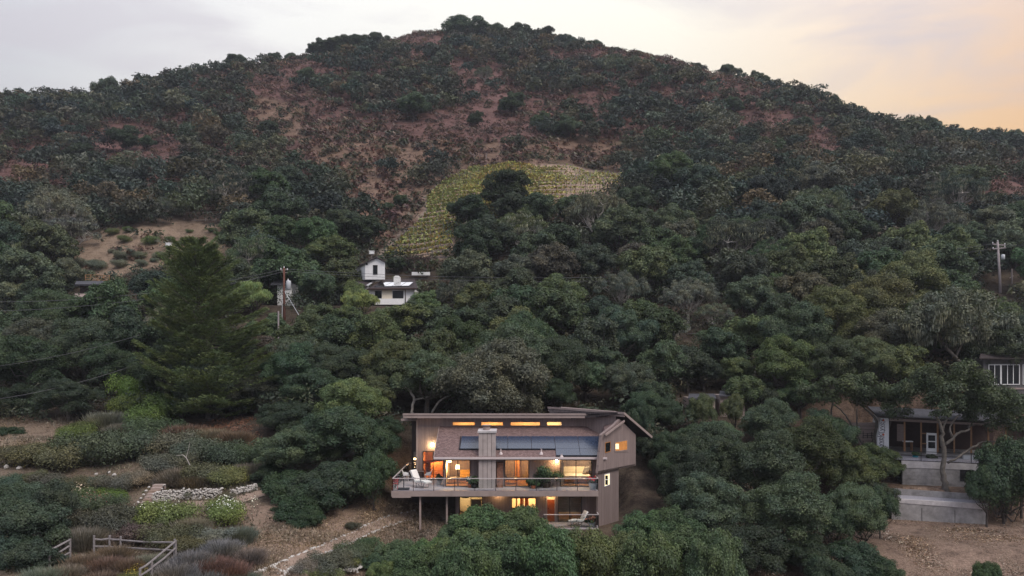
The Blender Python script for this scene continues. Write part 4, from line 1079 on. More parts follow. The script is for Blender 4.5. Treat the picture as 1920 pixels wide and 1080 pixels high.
for (x0, x1, yy) in ((px0 - .08, px0 + 4 * pw - .02, ys[2]), (px0 + 4 * pw, px0 + 6 * pw + .02, ys[3])):
    part('skirt', MB().prism([(x0, yy - .02, RZ(yy) + .05), (x1, yy - .02, RZ(yy) + .05), (x1, yy - .02, RZ(yy) + .17), (x0, yy - .02, RZ(yy) + .17)], (0, -.03, 0)), M['solar_frame'], sol)
part('skirt', MB().prism([(px0 - .08, ys[2], RZ(ys[2]) + .05), (px0 - .08, ys[0], RZ(ys[0]) + .05), (px0 - .08, ys[0], RZ(ys[0]) + .17), (px0 - .08, ys[2], RZ(ys[2]) + .17)], (.05, 0, 0)), M['solar_frame'], sol)
for (u_, v_) in ((939, 851), (1015, 851), (1053, 857), (1128, 806)):
    p = on_roof(u_, v_, 0.0)
    part('roof_vent', MB().lathe((p.x, p.y, p.z - .05), [(.17, 0), (.12, .12), (.05, .22), (.05, .42 if v_ == 851 else .26), (.09, .44 if v_ == 851 else .28)], 8), M['gutter'], lower_roof)
# upper roof with its deep fascia
UR0, UR1 = U(757, 66.1), U(1128, 66.1)
up = part('upper_roof', MB().prism([(UR0, 66.1, V(776, 66.1)), (UR1, 66.1, V(776, 66.1)), (UR1, 73, V(776, 66.1) - .62), (UR0, 73, V(776, 66.1) - .62)], (0, 0, -.14)), M['roof_dark'], house)
part('fascia', MB().box(UR0 - .02, UR1 + .02, 66.0, 66.09, V(784, 66), V(777.4, 66)), M['trim'], up)
part('drip_board', MB().box(UR0 - .05, UR1 + .05, 65.94, 65.995, V(778.3, 65.94), V(775.2, 65.94)), M['trim'], up)
part('side_fascia', MB().prism([(UR0 - .03, 66.1, V(776.5, 66.1)), (UR0 - .03, 73, V(776.5, 66.1) - .62), (UR0 - .03, 73, V(776.5, 66.1) - .95), (UR0 - .03, 66.1, V(783.5, 66.1))], (-.05, 0, 0)), M['trim'], up)
part('beam', MB().ubox(752, 784, 785.5, 789.5, 68.6, .25), M['trim'], up)
part('soffit', MB().prism([(UR0 + .05, 66.12, V(776, 66.1) - .16), (UR1 - .05, 66.12, V(776, 66.1) - .16), (UR1 - .05, YC - .01, V(776, 66.1) - .22), (UR0 + .05, YC - .01, V(776, 66.1) - .22)], (0, 0, -.03)), M['trim'], up)
part('louvre', MB().box(VOID[0], VOID[1], YC + .12, YC + .17, VOID[2], VOID[3]), M['black'], house)  # black sheet painted in for the darkness of the opening
part('trim_strip', MB().box(U(783, YC) + .1, U(1129, YC), YC - .03, YC - .002, V(803.5, YC), V(800, YC)), M['siding'], house)
# chimney of vertical boards with a clay flue
ch = part('chimney', MB().ubox(898, 929, 810, 918, 62.42, 1.9), M['siding_dark'], house)
for k in range(4):
    u0 = 897.2 + k * 8.2; part('board', MB().box(U(u0 + .35, 62.34), U(u0 + 7.9, 62.34), 62.34 - .006 * (k % 2), 62.41, ZF, V(812, 62.4)), M['chimney_board'], ch)
part('cap', MB().ubox(895.5, 931, 808.2, 811.8, 62.25, 2.2), M['concrete_light'], ch)
part('flue', MB().lathe((U(912, 63.2), 63.2, V(808.3, 63.2)), [(.30, 0), (.27, .05), (.27, .28), (.31, .30), (.31, .33), (.2, .34), (.2, .44), (.36, .46), (.33, .50)], 12), M['trim'], ch)
part('stone_pier', MB().ubox(931.5, 943, 868, 917, 62.75, .5), M['stone_red'], house)
# right wing, turned away: gable wall over a set back storey
FW = plane_fn(U(1121, 61.5), 61.5, .637, .770); NB = Vector((-.770, .637, 0))
w1 = part('gable_wall', MB().prism([FW(1121, 887), FW(1192, 873), FW(1192, 815), FW(1162, 786), FW(1150, 798), FW(1128, 815)], NB * .22), siding_mat('wing siding', (.245, .19, .178), .2, (.637, .770, 0)), house)
FL = plane_fn(U(1121, 61.5) - .18 * .77, 61.5 + .18 * .637, .637, .770)
part('wing_side_wall', MB().prism([FW(1191.5, 872.5), Vector(FW(1191.5, 872.5)) + NB * 6.5, Vector(FW(1191.5, 816)) + NB * 6.5, FW(1191.5, 816)], (-.15, -.18, 0)), M['siding_dark'], house)
part('wing_floor', MB().prism([FW(1121.5, 887), Vector(FW(1191.5, 873)), Vector(FW(1191.5, 873)) + NB * 5, (U(1121, 61.5) + .2, 70, FW(1121, 887)[2])], (0, 0, .15)), M['siding_dark'], house)
part('wing_lower_wall', MB().prism([FL(1121, 990), FL(1160, 985), FL(1160, 876), FL(1121, 884)], NB * .18), siding_mat('wing lower siding', (.20, .155, .145), .2, (.637, .770, 0)), house)
def plane_box(pf, u0, u1, v0, v1, n, out, th):
    """slab lying on a turned wall: corners by direction, pushed out by `out`, `th` thick"""
    n = Vector(n); q = [Vector(pf(u, v)) - n * out for u, v in ((u0, v1), (u1, v1), (u1, v0), (u0, v0))]
    return MB().prism(q, n * th)
def turned_window(pf, u0, u1, v0l, v1l, v0r, v1r, n, parent, fm, gm, fw=.06):
    n = Vector(n); q = [Vector(pf(u, v)) for u, v in ((u0, v1l), (u1, v1r), (u1, v0r), (u0, v0l))]
    c = sum(q, Vector()) / 4; mb = MB()
    inn = [p + (c - p).normalized() * fw * 1.5 for p in q]
    for i in range(4):
        j = (i + 1) % 4; mb.prism([q[i] - n * .03, q[j] - n * .03, inn[j] - n * .03, inn[i] - n * .03], n * .028)
    w = part('window', mb, M[fm], parent)
    part('pane', MB().prism([p - n * .012 for p in inn], n * .010), M[gm], w); return w, inn
M['glow_glass'] = mat('lit amber window', (.30, .12, .04), .1, .5, 3, emit=(1, .42, .12), estr=.22)
M['glow_pale'] = mat('lit pale window', (.6, .5, .3), .2, .1, 3, emit=(1, .80, .42), estr=.9)
turned_window(FW, 1134.2, 1144.5, 829.8, 849.5, 827.6, 846.8, NB, w1, 'wood_warm', 'dark_glass', .05)
w_, _ = turned_window(FW, 1152.5, 1176.5, 829.2, 847, 824.8, 843.5, NB, w1, 'trim', 'glow_glass', .06)
part('blind', plane_box(FW, 1153.8, 1160, 832, 842, NB, .02, .006), M['glow_pale'], w_)
part('sill', plane_box(FW, 1151.5, 1177.5, 845.2, 846.6, NB, .05, .05), M['trim'], w1)
w_, _ = turned_window(FL, 1133, 1143, 889.5, 912.5, 886.8, 909, NB, house, 'white', 'glow_pale', .05)  # glow in the pane stands in for the lit right jamb
part('shutter', plane_box(FL, 1134.6, 1139.5, 891.5, 909, NB, .02, .006), M['dark_glass'], w_)  # dark glass over all but the glowing jamb strip
part('muntin', plane_box(FL, 1134, 1142.5, 898.5, 899.8, NB, .035, .02), M['white'], w_)
# wing roofs
p1, p2 = Vector(FW(1128, 815)) - NB * .35, Vector(FW(1164, 788)) - NB * .35
wr = part('wing_roof', MB().prism([p1, p2, Vector(W(1131, 789, 67.4)), Vector(W(1127, 802, 66.7))], (0, 0, -.12)), M['roof'], house)
part('rake_board', MB().bar(p1 + Vector((0, 0, -.03)), p2 + Vector((0, 0, -.03)), .05, .16), M['trim'], wr)
part('bracket', MB().bar(Vector(FW(1158, 797)) - NB * .3, Vector(FW(1158, 797)) + NB * .1, .10, .14), M['trim'], wr)
e0, e1, e2 = Vector(W(1027, 762.5, 69.6)), Vector(FW(1161, 772.5)) - NB * .45, Vector(FW(1213, 817)) - NB * .45
hi_ = part('raised_roof', MB().prism([e0, e1, e1 + NB * 7 + Vector((0, 0, -.9)), e0 + Vector((1.4, 5, -.5))], (0, 0, -.13)), M['roof_dark'], house)
part('roof_slope', MB().prism([e1, e2, e2 + NB * 7, e1 + NB * 7 + Vector((0, 0, -.3))], (0, 0, -.14)), M['roof_dark'], hi_)
part('fascia', MB().bar(e0 + Vector((0, -.05, -.08)), e1 + Vector((0, -.05, -.08)), .06, .17), M['trim'], hi_)
part('fascia', MB().bar(e0 + Vector((0.05, .05, -.28)), e1 + Vector((.05, .05, -.28)), .06, .20), M['trim'], hi_)
part('rake_board', MB().bar(e1 - NB * .04 + Vector((0, 0, -.10)), e2 - NB * .04 + Vector((0, 0, -.10)), .06, .19), M['trim'], hi_)
d_ = (e1 - e0).normalized()
a0, a1 = e0 + d_ * 1.0 + Vector((.2, .55, -.2)), e1 - d_ * .35 + Vector((-.3, .55, -.2))
part('shed_wall', MB().prism([a0 + Vector((0, 0, -2.2)), a1 + Vector((0, 0, -2.0)), a1, a0], (.5, 3.5, 0)), M['siding'], hi_)
part('end_wall', MB().ubox(1128.5, 1148, 777.5, 790.5, 66.2, .7), M['trim'], house)
# deck on posts
dk = MB(); XL, XM, XR = U(735, 61), U(833, YW) - .15, U(1122, 61)
dk.box(XL, XM, 61.06, 70.4, ZF - .10, ZF); dk.box(XM, XR, 61.06, YW - .003, ZF - .10, ZF)
deck = part('deck', dk, M['deck'], house)
part('fascia', MB().box(XL, XR, 61.0, 61.055, ZF - .40, ZF + .02), M['trim'], deck)
part('fascia', MB().box(XL - .055, XL - .002, 61.0, 70.4, ZF - .40, ZF + .02), M['trim'], deck)
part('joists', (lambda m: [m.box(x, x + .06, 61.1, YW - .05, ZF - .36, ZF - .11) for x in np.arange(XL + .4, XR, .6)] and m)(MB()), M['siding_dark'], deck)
part('beam', MB().box(XL + .1, XM + 3.2, 61.7, 61.85, ZF - .55, ZF - .37), M['trim'], deck)
part('beam', MB().box(XL, XL + 1.45, 60.97, 61.03, ZF - .50, ZF - .405), M['trim'], deck)
for u_, Y_ in ((788, 61.4), (838, 61.78), (812, 66.4)):
    x = U(u_, Y_); part('post', MB().box(x - .07, x + .07, Y_ - .07, Y_ + .07, float(gz(x, Y_)) - .5, ZF - .40), M['trim'], deck)
def railing(path, zb, h, spacing, parent, skip_first=False):
    """top rail, posts and glass along a polyline"""
    mb = MB(); z = zb + h
    for p, q in zip(path[:-1], path[1:]): mb.bar((*p, z), (*q, z), .075, .05)
    rl = part('railing', mb, M['metal'], parent)
    for p, q in zip(path[:-1], path[1:]):
        l = math.dist(p, q); n = max(1, round(l / spacing)); d = ((q[0] - p[0]) / l, (q[1] - p[1]) / l)
        for i in range(n + 1):
            x, y = p[0] + d[0] * l * i / n, p[1] + d[1] * l * i / n
            part('post', MB().box(x - .022, x + .022, y - .022, y + .022, zb - .3, z - .026), M['dark_metal'], rl)
            if i < n:
                a, b = l * i / n + .05, l * (i + 1) / n - .05
                part('pane', MB().bar((p[0] + d[0] * a, p[1] + d[1] * a, zb + h * .5), (p[0] + d[0] * b, p[1] + d[1] * b, zb + h * .5), .012, h * .82), M['rail_glass'], rl)
    return rl
railing([(U(783, 70.1), 70.1), (XL + .05, 70.1), (XL + .05, 61.05), (XR - .03, 61.05), (XR - .03, 62.55)], ZF, .97, 1.62, house)
# lower patio
XP = U(1018, 62.2)
part('patio', MB().box(XP, U(1121, 61.6), 60.9, YW + .04, ZL - .25, ZL), M['deck'], house)
part('patio_step', MB().box(U(1086, 60.4), U(1108, 60.4), 60.1, 60.89, ZL - .45, ZL - .14), M['concrete_light'], house)
railing([(XP, 60.95), (U(1122, 60.95), 60.95), (U(1122, 60.95), 62.0)], ZL, 1.02, 1.7, house)

# ---- rooms: floors, walls, and the lamps that light them
def room(x0, x1, z0, z1, y0, y1, wallm='wall_warm', floor='floor_wood', back=None):
    part('room_floor', MB().box(x0, x1, y0, y1, z0, z0 + .02), M[floor], house)
    part('room_ceiling', MB().box(x0, x1, y0, y1, z1, z1 + .04), M['wall_white'], house)
    part('room_wall', MB().box(x0, x1, y1, y1 + .08, z0, z1).box(x0 - .06, x0 - .004, y0, y1, z0, z1).box(x1 + .004, x1 + .06, y0, y1, z0, z1), M[back or wallm], house)
YR = 67.6; y0_ = YW + .2
def lamp_light(p, power, col=(1, .60, .27), r=.12, parent=None):
    l = bpy.data.lights.new('lamp_glow', 'POINT'); l.energy = power * 2.1; l.color = col; l.shadow_soft_size = r
    o = bpy.data.objects.new('lamp_glow', l); COL.objects.link(o); o.location = p
    if parent: o.parent = parent; o.location = Vector(p) - parent.location
    return o
def ceiling_lamp(x, y, zc, power, label, col=(1, .60, .27), r=.16):
    o = empty('ceiling_lamp', (x, y, zc), label, 'lamp')
    part('lamp_shade', MB().lathe((x, y, zc - .16), [(.06, 0), (r, .03), (r * 1.1, .09), (.08, .15)], 12), M['shade'], o)
    lamp_light((x, y, zc - .42), power, col, .15, o); return o
ZC = RZ(YW) - .16
room(U(836, YW), U(892, YW), ZF, ZC, y0_, YR); room(U(930, YW), U(1000, YW), ZF, ZC, y0_, YR); room(U(1004, YW), U(1119, YW), ZF, ZC, y0_, YR, 'wall_white')
room(U(857, YW), U(908, YW), ZL, ZF - .4, y0_ + .1, 66.2, 'wall_white'); room(U(950, YW), U(1016, YW), ZL, ZF - .4, y0_ + .1, 66.2, 'wall_white'); room(U(1043, YW), U(1119, YW), ZL, ZF - .4, y0_ + .1, 66.4, 'wall_white')
# high room behind the clerestory
hx0, hx1, hz0, hz1 = U(842, YC), U(1060, YC), V(806, YC), V(784, YC)
part('attic_wall', MB().box(hx0, hx1, 69.2, 69.28, hz0, hz1), M['wall_warm'], house); part('attic_ceiling', MB().box(hx0, hx1, YC + .2, 69.2, hz1 + .003, hz1 + .03), M['wood_warm'], house)
part('attic_floor', MB().box(hx0, hx1, YC + .2, 69.2, hz0 - .03, hz0), M['wall_warm'], house)
for k, u_ in enumerate((870, 925, 985, 1040)):
    lamp_light((U(u_, 68.0), 68.0, hz0 + .25), 26 if k < 3 else 40, (1, .58, .22) if k < 3 else (1, .74, .40), .2, house)
# left room behind the tall window, seen through the glass
room(U(790, YC), U(834, YC), V(899, YC), RZ(YC) - 1.1, YC + .2, 71.5, 'wood_warm', 'floor_wood')
part('timber_wall', MB().box(U(806, 68.5), U(830, 68.5), 69.2, 69.3, V(899, YC), V(864, 68.5)), M['wood_warm'], house)
part('room_beam', MB().bar((U(792, 69), 68.6, V(866, 69)), (U(832, 68), 68.2, V(862, 68)), .2, .24), M['wood_red'], house)
ceiling_lamp(U(815, 68.5), 68.6, V(853, 68.5), 60, 'lamp behind the tall window at the left end of the brown house', (1, .50, .18))
ceiling_lamp(U(778, 70.8), 70.6, V(858, 70.8), 22, 'small lamp behind the narrow window beside the upper left corner', (1, .60, .3))
ceiling_lamp(U(843, 64.2), 64.2, V(863, 64.2), 70, 'round ceiling lamp just inside the leftmost glazed deck door', (1, .62, .28))
ceiling_lamp(U(968, 65), 65, ZC, 70, 'ceiling lamp in the lit hall behind the middle deck door', (1, .60, .24))
ceiling_lamp(U(1094, 65.2), 65.2, ZC - .1, 55, 'ceiling lamp over the bed behind the right hand deck door', (1, .72, .40))
ceiling_lamp(U(872, 64.6), 64.8, ZF - .42, 16, 'bright lamp in the lower room at the left', (1, .72, .40))
ceiling_lamp(U(985, 64.6), 64.9, ZF - .42, 65, 'ceiling lamp behind the small lower window', (1, .62, .28))
ceiling_lamp(U(1068, 65.2), 65.2, ZF - .42, 5, 'dim lamp in the lower room behind the patio', (1, .66, .34))
def wall_lamp(x, y, z, power, label, col=(1, .60, .26), s=.07):
    o = empty('wall_lamp', (x, y, z), label, 'lamp')
    part('bracket', MB().box(x - .05, x + .05, y + .06, y + .16, z - .06, z + .10), M['dark_metal'], o)
    part('bulb', MB().lathe((x, y, z - s), [(s * .5, 0), (s, s * .6), (s, s * 1.4), (s * .5, 2 * s)], 10), M['bulb'], o)
    lamp_light((x, y - .15, z - .12), power, col, .07, o); return o
wall_lamp(U(812, YC) - .05, YC - .2, V(833.5, YC), 9, 'blazing flood lamp on the tall left wall of the brown house', s=.13)
wall_lamp(U(1044.5, 62.6), 62.95, V(864.5, 62.9), 14, 'bright lamp under the eave left of the right hand deck door', s=.10)
wall_lamp(U(935, YW), YW - .12, ZF - .48, 6, 'lamp glowing under the deck behind the shrubs')
wall_lamp(U(1032, YW), YW - .10, ZF - .46, 9, 'lamp above the red wooden patio door', s=.08)
part('lit_transom', MB().box(L3[0] + .05, L3[1] - .05, YW + .12, YW + .14, V(937.4, YW), ZF - .40), M['wall_warm'], house)
# interior fittings
part('picture', MB().ubox(862, 879, 872, 888, YR - .06, .04), M['wood_dark'], house)
part('wall_shelf', MB().ubox(850, 882, 863, 866.5, YR - .3, .25), M['wood_warm'], house)
part('bookcase', MB().ubox(843, 858, 870, 893, YR - .35, .3), M['wood_red'], house)
part('partition', MB().ubox(966, 974, 860, 905, 66.2, 1.3), M['wood_warm'], house)
part('inner_door', MB().ubox(976, 990, 868, 906, YR - .05, .04), M['wall_white'], house)
for v_ in (866, 874): part('wall_clock', MB().tube([(U(955, YR), YR - .01, V(v_, YR)), (U(955, YR), YR - .06, V(v_, YR))], .16, 12), M['wood_dark'], house)
part('curtain', MB().ubox(1052, 1057, 866, 910, 64.0, .08), M['wall_warm'], house)
part('blind', MB().ubox(884, 903, 936, 958, 63.75, .03), M['wood_pale'], house)
part('blind', MB().ubox(1047, 1090, 931, 960, 64.4, .03), M['wood_pale'], house)
for a, b, m_ in ((975, 981, 'wood_red'), (984, 991, 'wood_red'), (967, 970, 'wood_warm')): part('curtain', MB().ubox(a, b, 932, 960, 64.2, .05), M[m_], house)

# ------------------------------------------------------------------ the white villa on the slope
YV = 122.0
vl = empty('villa', (U(720, YV), YV, V(570, YV)), 'white villa with a small gabled tower, brown roofs and a pale solar array', 'villa')
tw = plane_fn(U(684.5, YV), YV + 1.5, .985, -.17); back = Vector((-.42, .9, 0)) * 4.2
A_, B_ = Vector(tw(684.5, 523)), Vector(tw(721.8, 523))
tower = part('tower_wall', MB().prism([tw(684.5, 524), tw(721.8, 524), tw(721.8, 492), tw(706.5, 484.5), tw(684.5, 493)], back), M['stucco'], vl)
o_ = Vector((0, -.35, 0))
part('roof', MB().prism([Vector(tw(682, 496)) + o_, Vector(tw(706.5, 483.5)) + o_, Vector(tw(706.5, 483.5)) + back * 1.1, Vector(tw(682, 496)) + back * 1.1], (0, 0, .16))
     .prism([Vector(tw(706.7, 483.5)) + o_, Vector(tw(724, 492.5)) + o_, Vector(tw(724, 492.5)) + back * 1.1, Vector(tw(706.7, 483.5)) + back * 1.1], (0, 0, .16)), M['roof_dark'], tower)
nT = Vector((.17, .985, 0))
wn_ = part('window', plane_box(tw, 699.5, 708, 497, 515, nT, .05, .045), M['trim_dark'], tower)
part('pane', plane_box(tw, 700.6, 706.9, 498.4, 513.6, nT, .065, .01), M['dark_glass'], wn_)
part('vent', plane_box(tw, 686, 689.5, 493.5, 497, nT, .03, .025), M['black'], tower)
part('side_wing', MB().ubox(666, 673, 500, 512, YV + 5, 3), M['stucco'], vl)
# long low wing
part('wall', MB().ubox(690, 776, 541, 566, YV, 6), M['stucco'], vl)
r1 = part('main_roof', MB().prism([W(687, 542, YV - .7), W(784, 541, YV - .7), W(778, 524, YV + 3.6), W(722, 523, YV + 3.6)], (0, 0, -.18)), M['roof_dark'], vl)
part('fascia', MB().bar(W(687, 542, YV - .75), W(784, 541, YV - .75), .06, .18), M['wood_dark'], r1)
part('roof', MB().prism([W(650, 536, YV - .5), W(687, 537, YV - .5), W(711, 519, YV + 5.2), W(670, 519, YV + 5.2)], (0, 0, -.18)), M['roof_dark'], vl)
part('west_wall', MB().ubox(655, 689, 536.5, 560, YV, 5), M['stucco'], vl)
M['solar_pale'] = mat('sky lit solar glass', (.92, .93, .95), .08, .02, spec=1.0, metal=1.0)
def on_main(u, v, lift=.05):   # on the plane of the main roof
    a, b, c = Vector(W(687, 542, YV - .7)), Vector(W(784, 541, YV - .7)), Vector(W(722, 523, YV + 3.6))
    n = (b - a).cross(c - a).normalized(); d = Vector(((u - 960) / F, 1, (HV - v) / F))
    return d * ((a.dot(n) + lift) / d.dot(n))
pv = part('solar_array', MB().prism([on_main(702, 537.5), on_main(768, 536), on_main(776, 529), on_main(722, 529)], (0, 0, .04)), M['solar_frame'], r1)
for k in range(4):
    t0, t1 = k / 4 + .01, (k + 1) / 4 - .01; lp = lambda a, b, t: a * (1 - t) + b * t
    a, b, c, d = on_main(703, 537, .1), on_main(767.5, 535.8, .1), on_main(775, 529.4, .1), on_main(722.5, 529.4, .1)
    part('solar_panel', MB().prism([lp(a, b, t0), lp(a, b, t1), lp(d, c, t1), lp(d, c, t0)], (0, 0, .03)), M['solar_pale'], pv)
part('solar_panel', MB().prism([on_main(686, 535.5, .35), on_main(690.5, 536.5, .35), on_main(708.5, 524.5, .35), on_main(704.5, 523.8, .35)], (0, 0, .05)), M['solar_pale'], r1)
cb = on_main(744.5, 529, 0)
chv = part('chimney', MB().prism([(cb.x - .5, cb.y - .3, cb.z - .5), (cb.x + .5, cb.y - .3, cb.z - .5), (cb.x + .5, cb.y - .3, cb.z + .75), (cb.x + .25, cb.y - .3, cb.z + .98), (cb.x - .25, cb.y - .3, cb.z + .98), (cb.x - .5, cb.y - .3, cb.z + .75)], (0, 1.0, 0)), M['stucco'], vl)
for a, b in ((703, 715.5), (736, 756.5)):
    w_ = part('window', MB().ubox(a, b, 545.5, 559.5, YV - .04, .037), M['trim_dark'], vl)
    nn = 2
    for k in range(nn): part('pane', MB().ubox(a + .8 + (b - a - 1.2) / nn * k, a + .4 + (b - a - 1.2) / nn * (k + 1), 546.4, 558.6, YV - .055, .013), M['dark_glass'], w_)
part('pilaster', MB().ubox(716.5, 735, 543, 560, YV - .10, .09), M['wall_white'], vl)
part('parapet', MB().ubox(704, 761, 560, 571, YV - 2.0, .25), M['stucco'], vl)
part('terrace', MB().ubox(704, 761, 566.5, 572, YV - 1.74, 1.7), M['concrete'], vl)
part('downpipe', MB().ubox(759.2, 760.8, 543, 570, YV - 2.1, .09), M['trim_dark'], vl)
part('garden_wall', MB().ubox(772, 806, 510, 516, YV + 9, .4), M['stucco'], vl)
pg = empty('pergola', (U(785, 133), 133, V(516, 133)), 'dark timber pergola between the villa and the vineyard', 'pergola')
for u_, Y_ in ((777, 132), (802, 132), (764, 135), (797, 135)): part('post', MB().box(U(u_, Y_) - .12, U(u_, Y_) + .12, Y_ - .12, Y_ + .12, float(gz(U(u_, Y_), Y_)) - 2.4, V(486, Y_)), M['wood_dark'], pg)
for Y_ in (132, 135): part('beam', MB().ubox(759, 806, 482.5, 486, Y_, .2), M['wood_dark'], pg)
for k in range(10): x = U(760 + k * 5, 133); part('slat', MB().box(x, x + .1, 131.4, 135.8, V(482.5, 132) + .005, V(482.5, 132) + .13), M['wood_dark'], pg)
# garage behind the pole
gr = empty('garage', (U(518, 119), 119, V(568, 119)), 'small white outbuilding with a dark roof behind the brown power pole', 'outbuilding')
part('wall', MB().ubox(520, 546, 531, 612, 119, 4), M['stucco'], gr)
part('side_wall', MB().ubox(513, 519.8, 533, 570, 121, 3), M['wood_dark'], gr)
part('roof', MB().prism([W(506.5, 533, 118.4), W(549, 533, 118.4), W(543, 523, 121.5), W(520, 523, 121.5)], (0, 0, -.15)).prism([W(543, 523, 121.5), W(520, 523, 121.5), W(506.5, 533, 124.5), W(549, 533, 124.5)], (0, 0, -.15)), M['roof_grey'], gr)
# half hidden house on the far left
lh = empty('house', (U(172, 116), 116, V(578, 116)), 'dark flat roofed house almost hidden by trees below the orchard', 'house')
part('roof', MB().prism([W(140, 533, 114), W(208, 533, 114), W(204, 527, 119), W(143, 527, 119)], (0, 0, -.25)), M['roof_grey'], lh)
part('wall', MB().ubox(150, 205, 534, 552, 115.5, 4), M['siding_dark'], lh)
part('lower_roof', MB().prism([W(136, 556, 112.5), W(172, 556, 112.5), W(172, 550, 115), W(140, 550, 115)], (0, 0, -.2)), M['trim'], lh)
part('post', MB().ubox(151.5, 155.5, 557, 578, 112.8, .25), M['white'], lh)
part('recess', MB().ubox(140, 172, 557, 580, 115, .4), M['wood_dark'], lh)
# grey house at the right edge
rh = empty('house', (U(1890, 88), 88, V(738, 88)), 'grey house with white framed windows at the right edge of the photo', 'house')
RX = 2090
part('wall', MB().ubox(1843, RX, 671, 742, 88, 7), siding_mat('grey siding', (.115, .11, .11), .25), rh)
r_ = part('roof', MB().prism([W(1836, 672, 87.3), W(RX + 8, 672, 87.3), W(RX, 648, 92), W(1843, 648, 92)], (0, 0, -.16)), M['roof_dark'], rh)
part('fascia', MB().ubox(1836, RX + 8, 671, 673.4, 87.22, .07), M['trim_dark'], r_)
for (a, b, n_) in ((1853, 1875.6, 2), (1876.4, 1911, 3), (1917, 1960, 3)):
    window(rect(a, b, 683.5, 721, 88), 88 - .06, rh, n_, 1, 'white', .06, 'dark_glass', depth=.055)
part('sill_board', MB().ubox(1850, RX, 727, 730, 87.9, .095), M['trim'], rh)
# sheds behind the trees
for (a, b, t, la) in ((1292, 1341, 738, 'pale plank shed half hidden by trees, the one nearer the brown house'), (1350, 1397, 733, 'pale plank shed half hidden by trees, the one nearer the retaining wall')):
    s_ = empty('shed', (U((a + b) / 2, 84), 84, V(775, 84)), la, 'shed')
    wl_ = part('wall', MB().ubox(a + .5, b - .5, t + 8, 785, 84.06, 3), M['wood_pale'], s_)
    for k in range(4): part('plank', MB().ubox(a, b, t + 8.4 + k * 7.2, t + 15.0 + k * 7.2, 84.0 + .012 * (k % 2), .05), M['wood_pale'], wl_)
    part('roof', MB().prism([W(a - 2, t + 8, 83.6), W(b + 2, t + 8, 83.6), W(b, t, 87.2), W(a, t, 87.2)], (0, 0, -.14)), M['roof_grey'], s_)
    part('doorway', MB().ubox(b - 22, b - 12, t + 24, 775, 83.97, .028), M['black'], s_)

# ------------------------------------------------------------------ the unfinished building on the right
BP = plane_fn(U(1646, 78), 78, .955, -.296); BN = Vector((.296, .955, 0)); BD = Vector((.955, -.296, 0))
def bpt(u, v, out=0.0): return Vector(BP(u, v)) - BN * out
ub = empty('unfinished_building', tuple(bpt(1740, 902)), 'unfinished open framed building with timber studs and white wrap on a block plinth', 'building')
def slab(a, b, c, d, th, up=False): return MB().prism([a, b, c, d], (0, 0, -th) if up else BN * th)
rr = part('roof', slab(bpt(1644, 779.5, .5), bpt(1905, 793, .5), bpt(1905, 793, 0) + BN * 7 + Vector((0, 0, .55)), bpt(1644, 779.5, 0) + BN * 7 + Vector((0, 0, .55)), .14, True), M['roof_grey'], ub)
part('fascia', MB().bar(bpt(1645, 780.5, .56), bpt(1905, 794, .56), .06, .20), M['trim_dark'], rr)
part('header', MB().bar(bpt(1668, 785.5), bpt(1900, 797, 0), .12, .36), M['wood_pale'], ub)
for (a, b, c, d) in ((1696, 790, 846, .10), (1727, 790, 848, .10), (1758, 792, 849, .10), (1789, 793, 850, .10), (1821, 795, 850, .10), (1853, 797, 852, .10), (1886, 798, 854, .1)):
    part('stud', MB().bar(bpt(a, b + 1), bpt(a, c), .14, .12, up=BN), M['wood_stud'], ub)
part('rail', MB().bar(bpt(1727, 812.5, -.05), bpt(1738, 813, -.05), .06, .1).bar(bpt(1727, 831.5, -.05), bpt(1738, 832, -.05), .06, .1), M['wood_stud'], ub)
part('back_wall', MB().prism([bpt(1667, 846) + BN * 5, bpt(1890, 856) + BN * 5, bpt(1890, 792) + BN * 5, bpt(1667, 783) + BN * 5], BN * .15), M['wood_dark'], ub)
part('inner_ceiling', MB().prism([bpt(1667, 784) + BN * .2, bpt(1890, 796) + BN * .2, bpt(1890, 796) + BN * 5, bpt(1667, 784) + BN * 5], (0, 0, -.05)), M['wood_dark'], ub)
part('plaster_board', MB().prism([bpt(1689, 831) + BN * 2.2, bpt(1703, 832) + BN * 2.2, bpt(1703, 799) + BN * 2.2, bpt(1689, 798) + BN * 2.2], BN * .05), M['wood_pale'], ub)
fl = part('floor', MB().prism([bpt(1648, 847, 0), bpt(1900, 857, 0), bpt(1900, 857, 0) + BN * 6, bpt(1648, 847, 0) + BN * 6], (0, 0, -.2)), M['concrete'], ub)
part('terrace', MB().prism([bpt(1648, 852, 0), bpt(1900, 862, 0), bpt(1900, 862, 0) - BN * 2.4, bpt(1648, 852, 0) - BN * 2.4], (0, 0, -.18)), M['gravel_top'], ub)
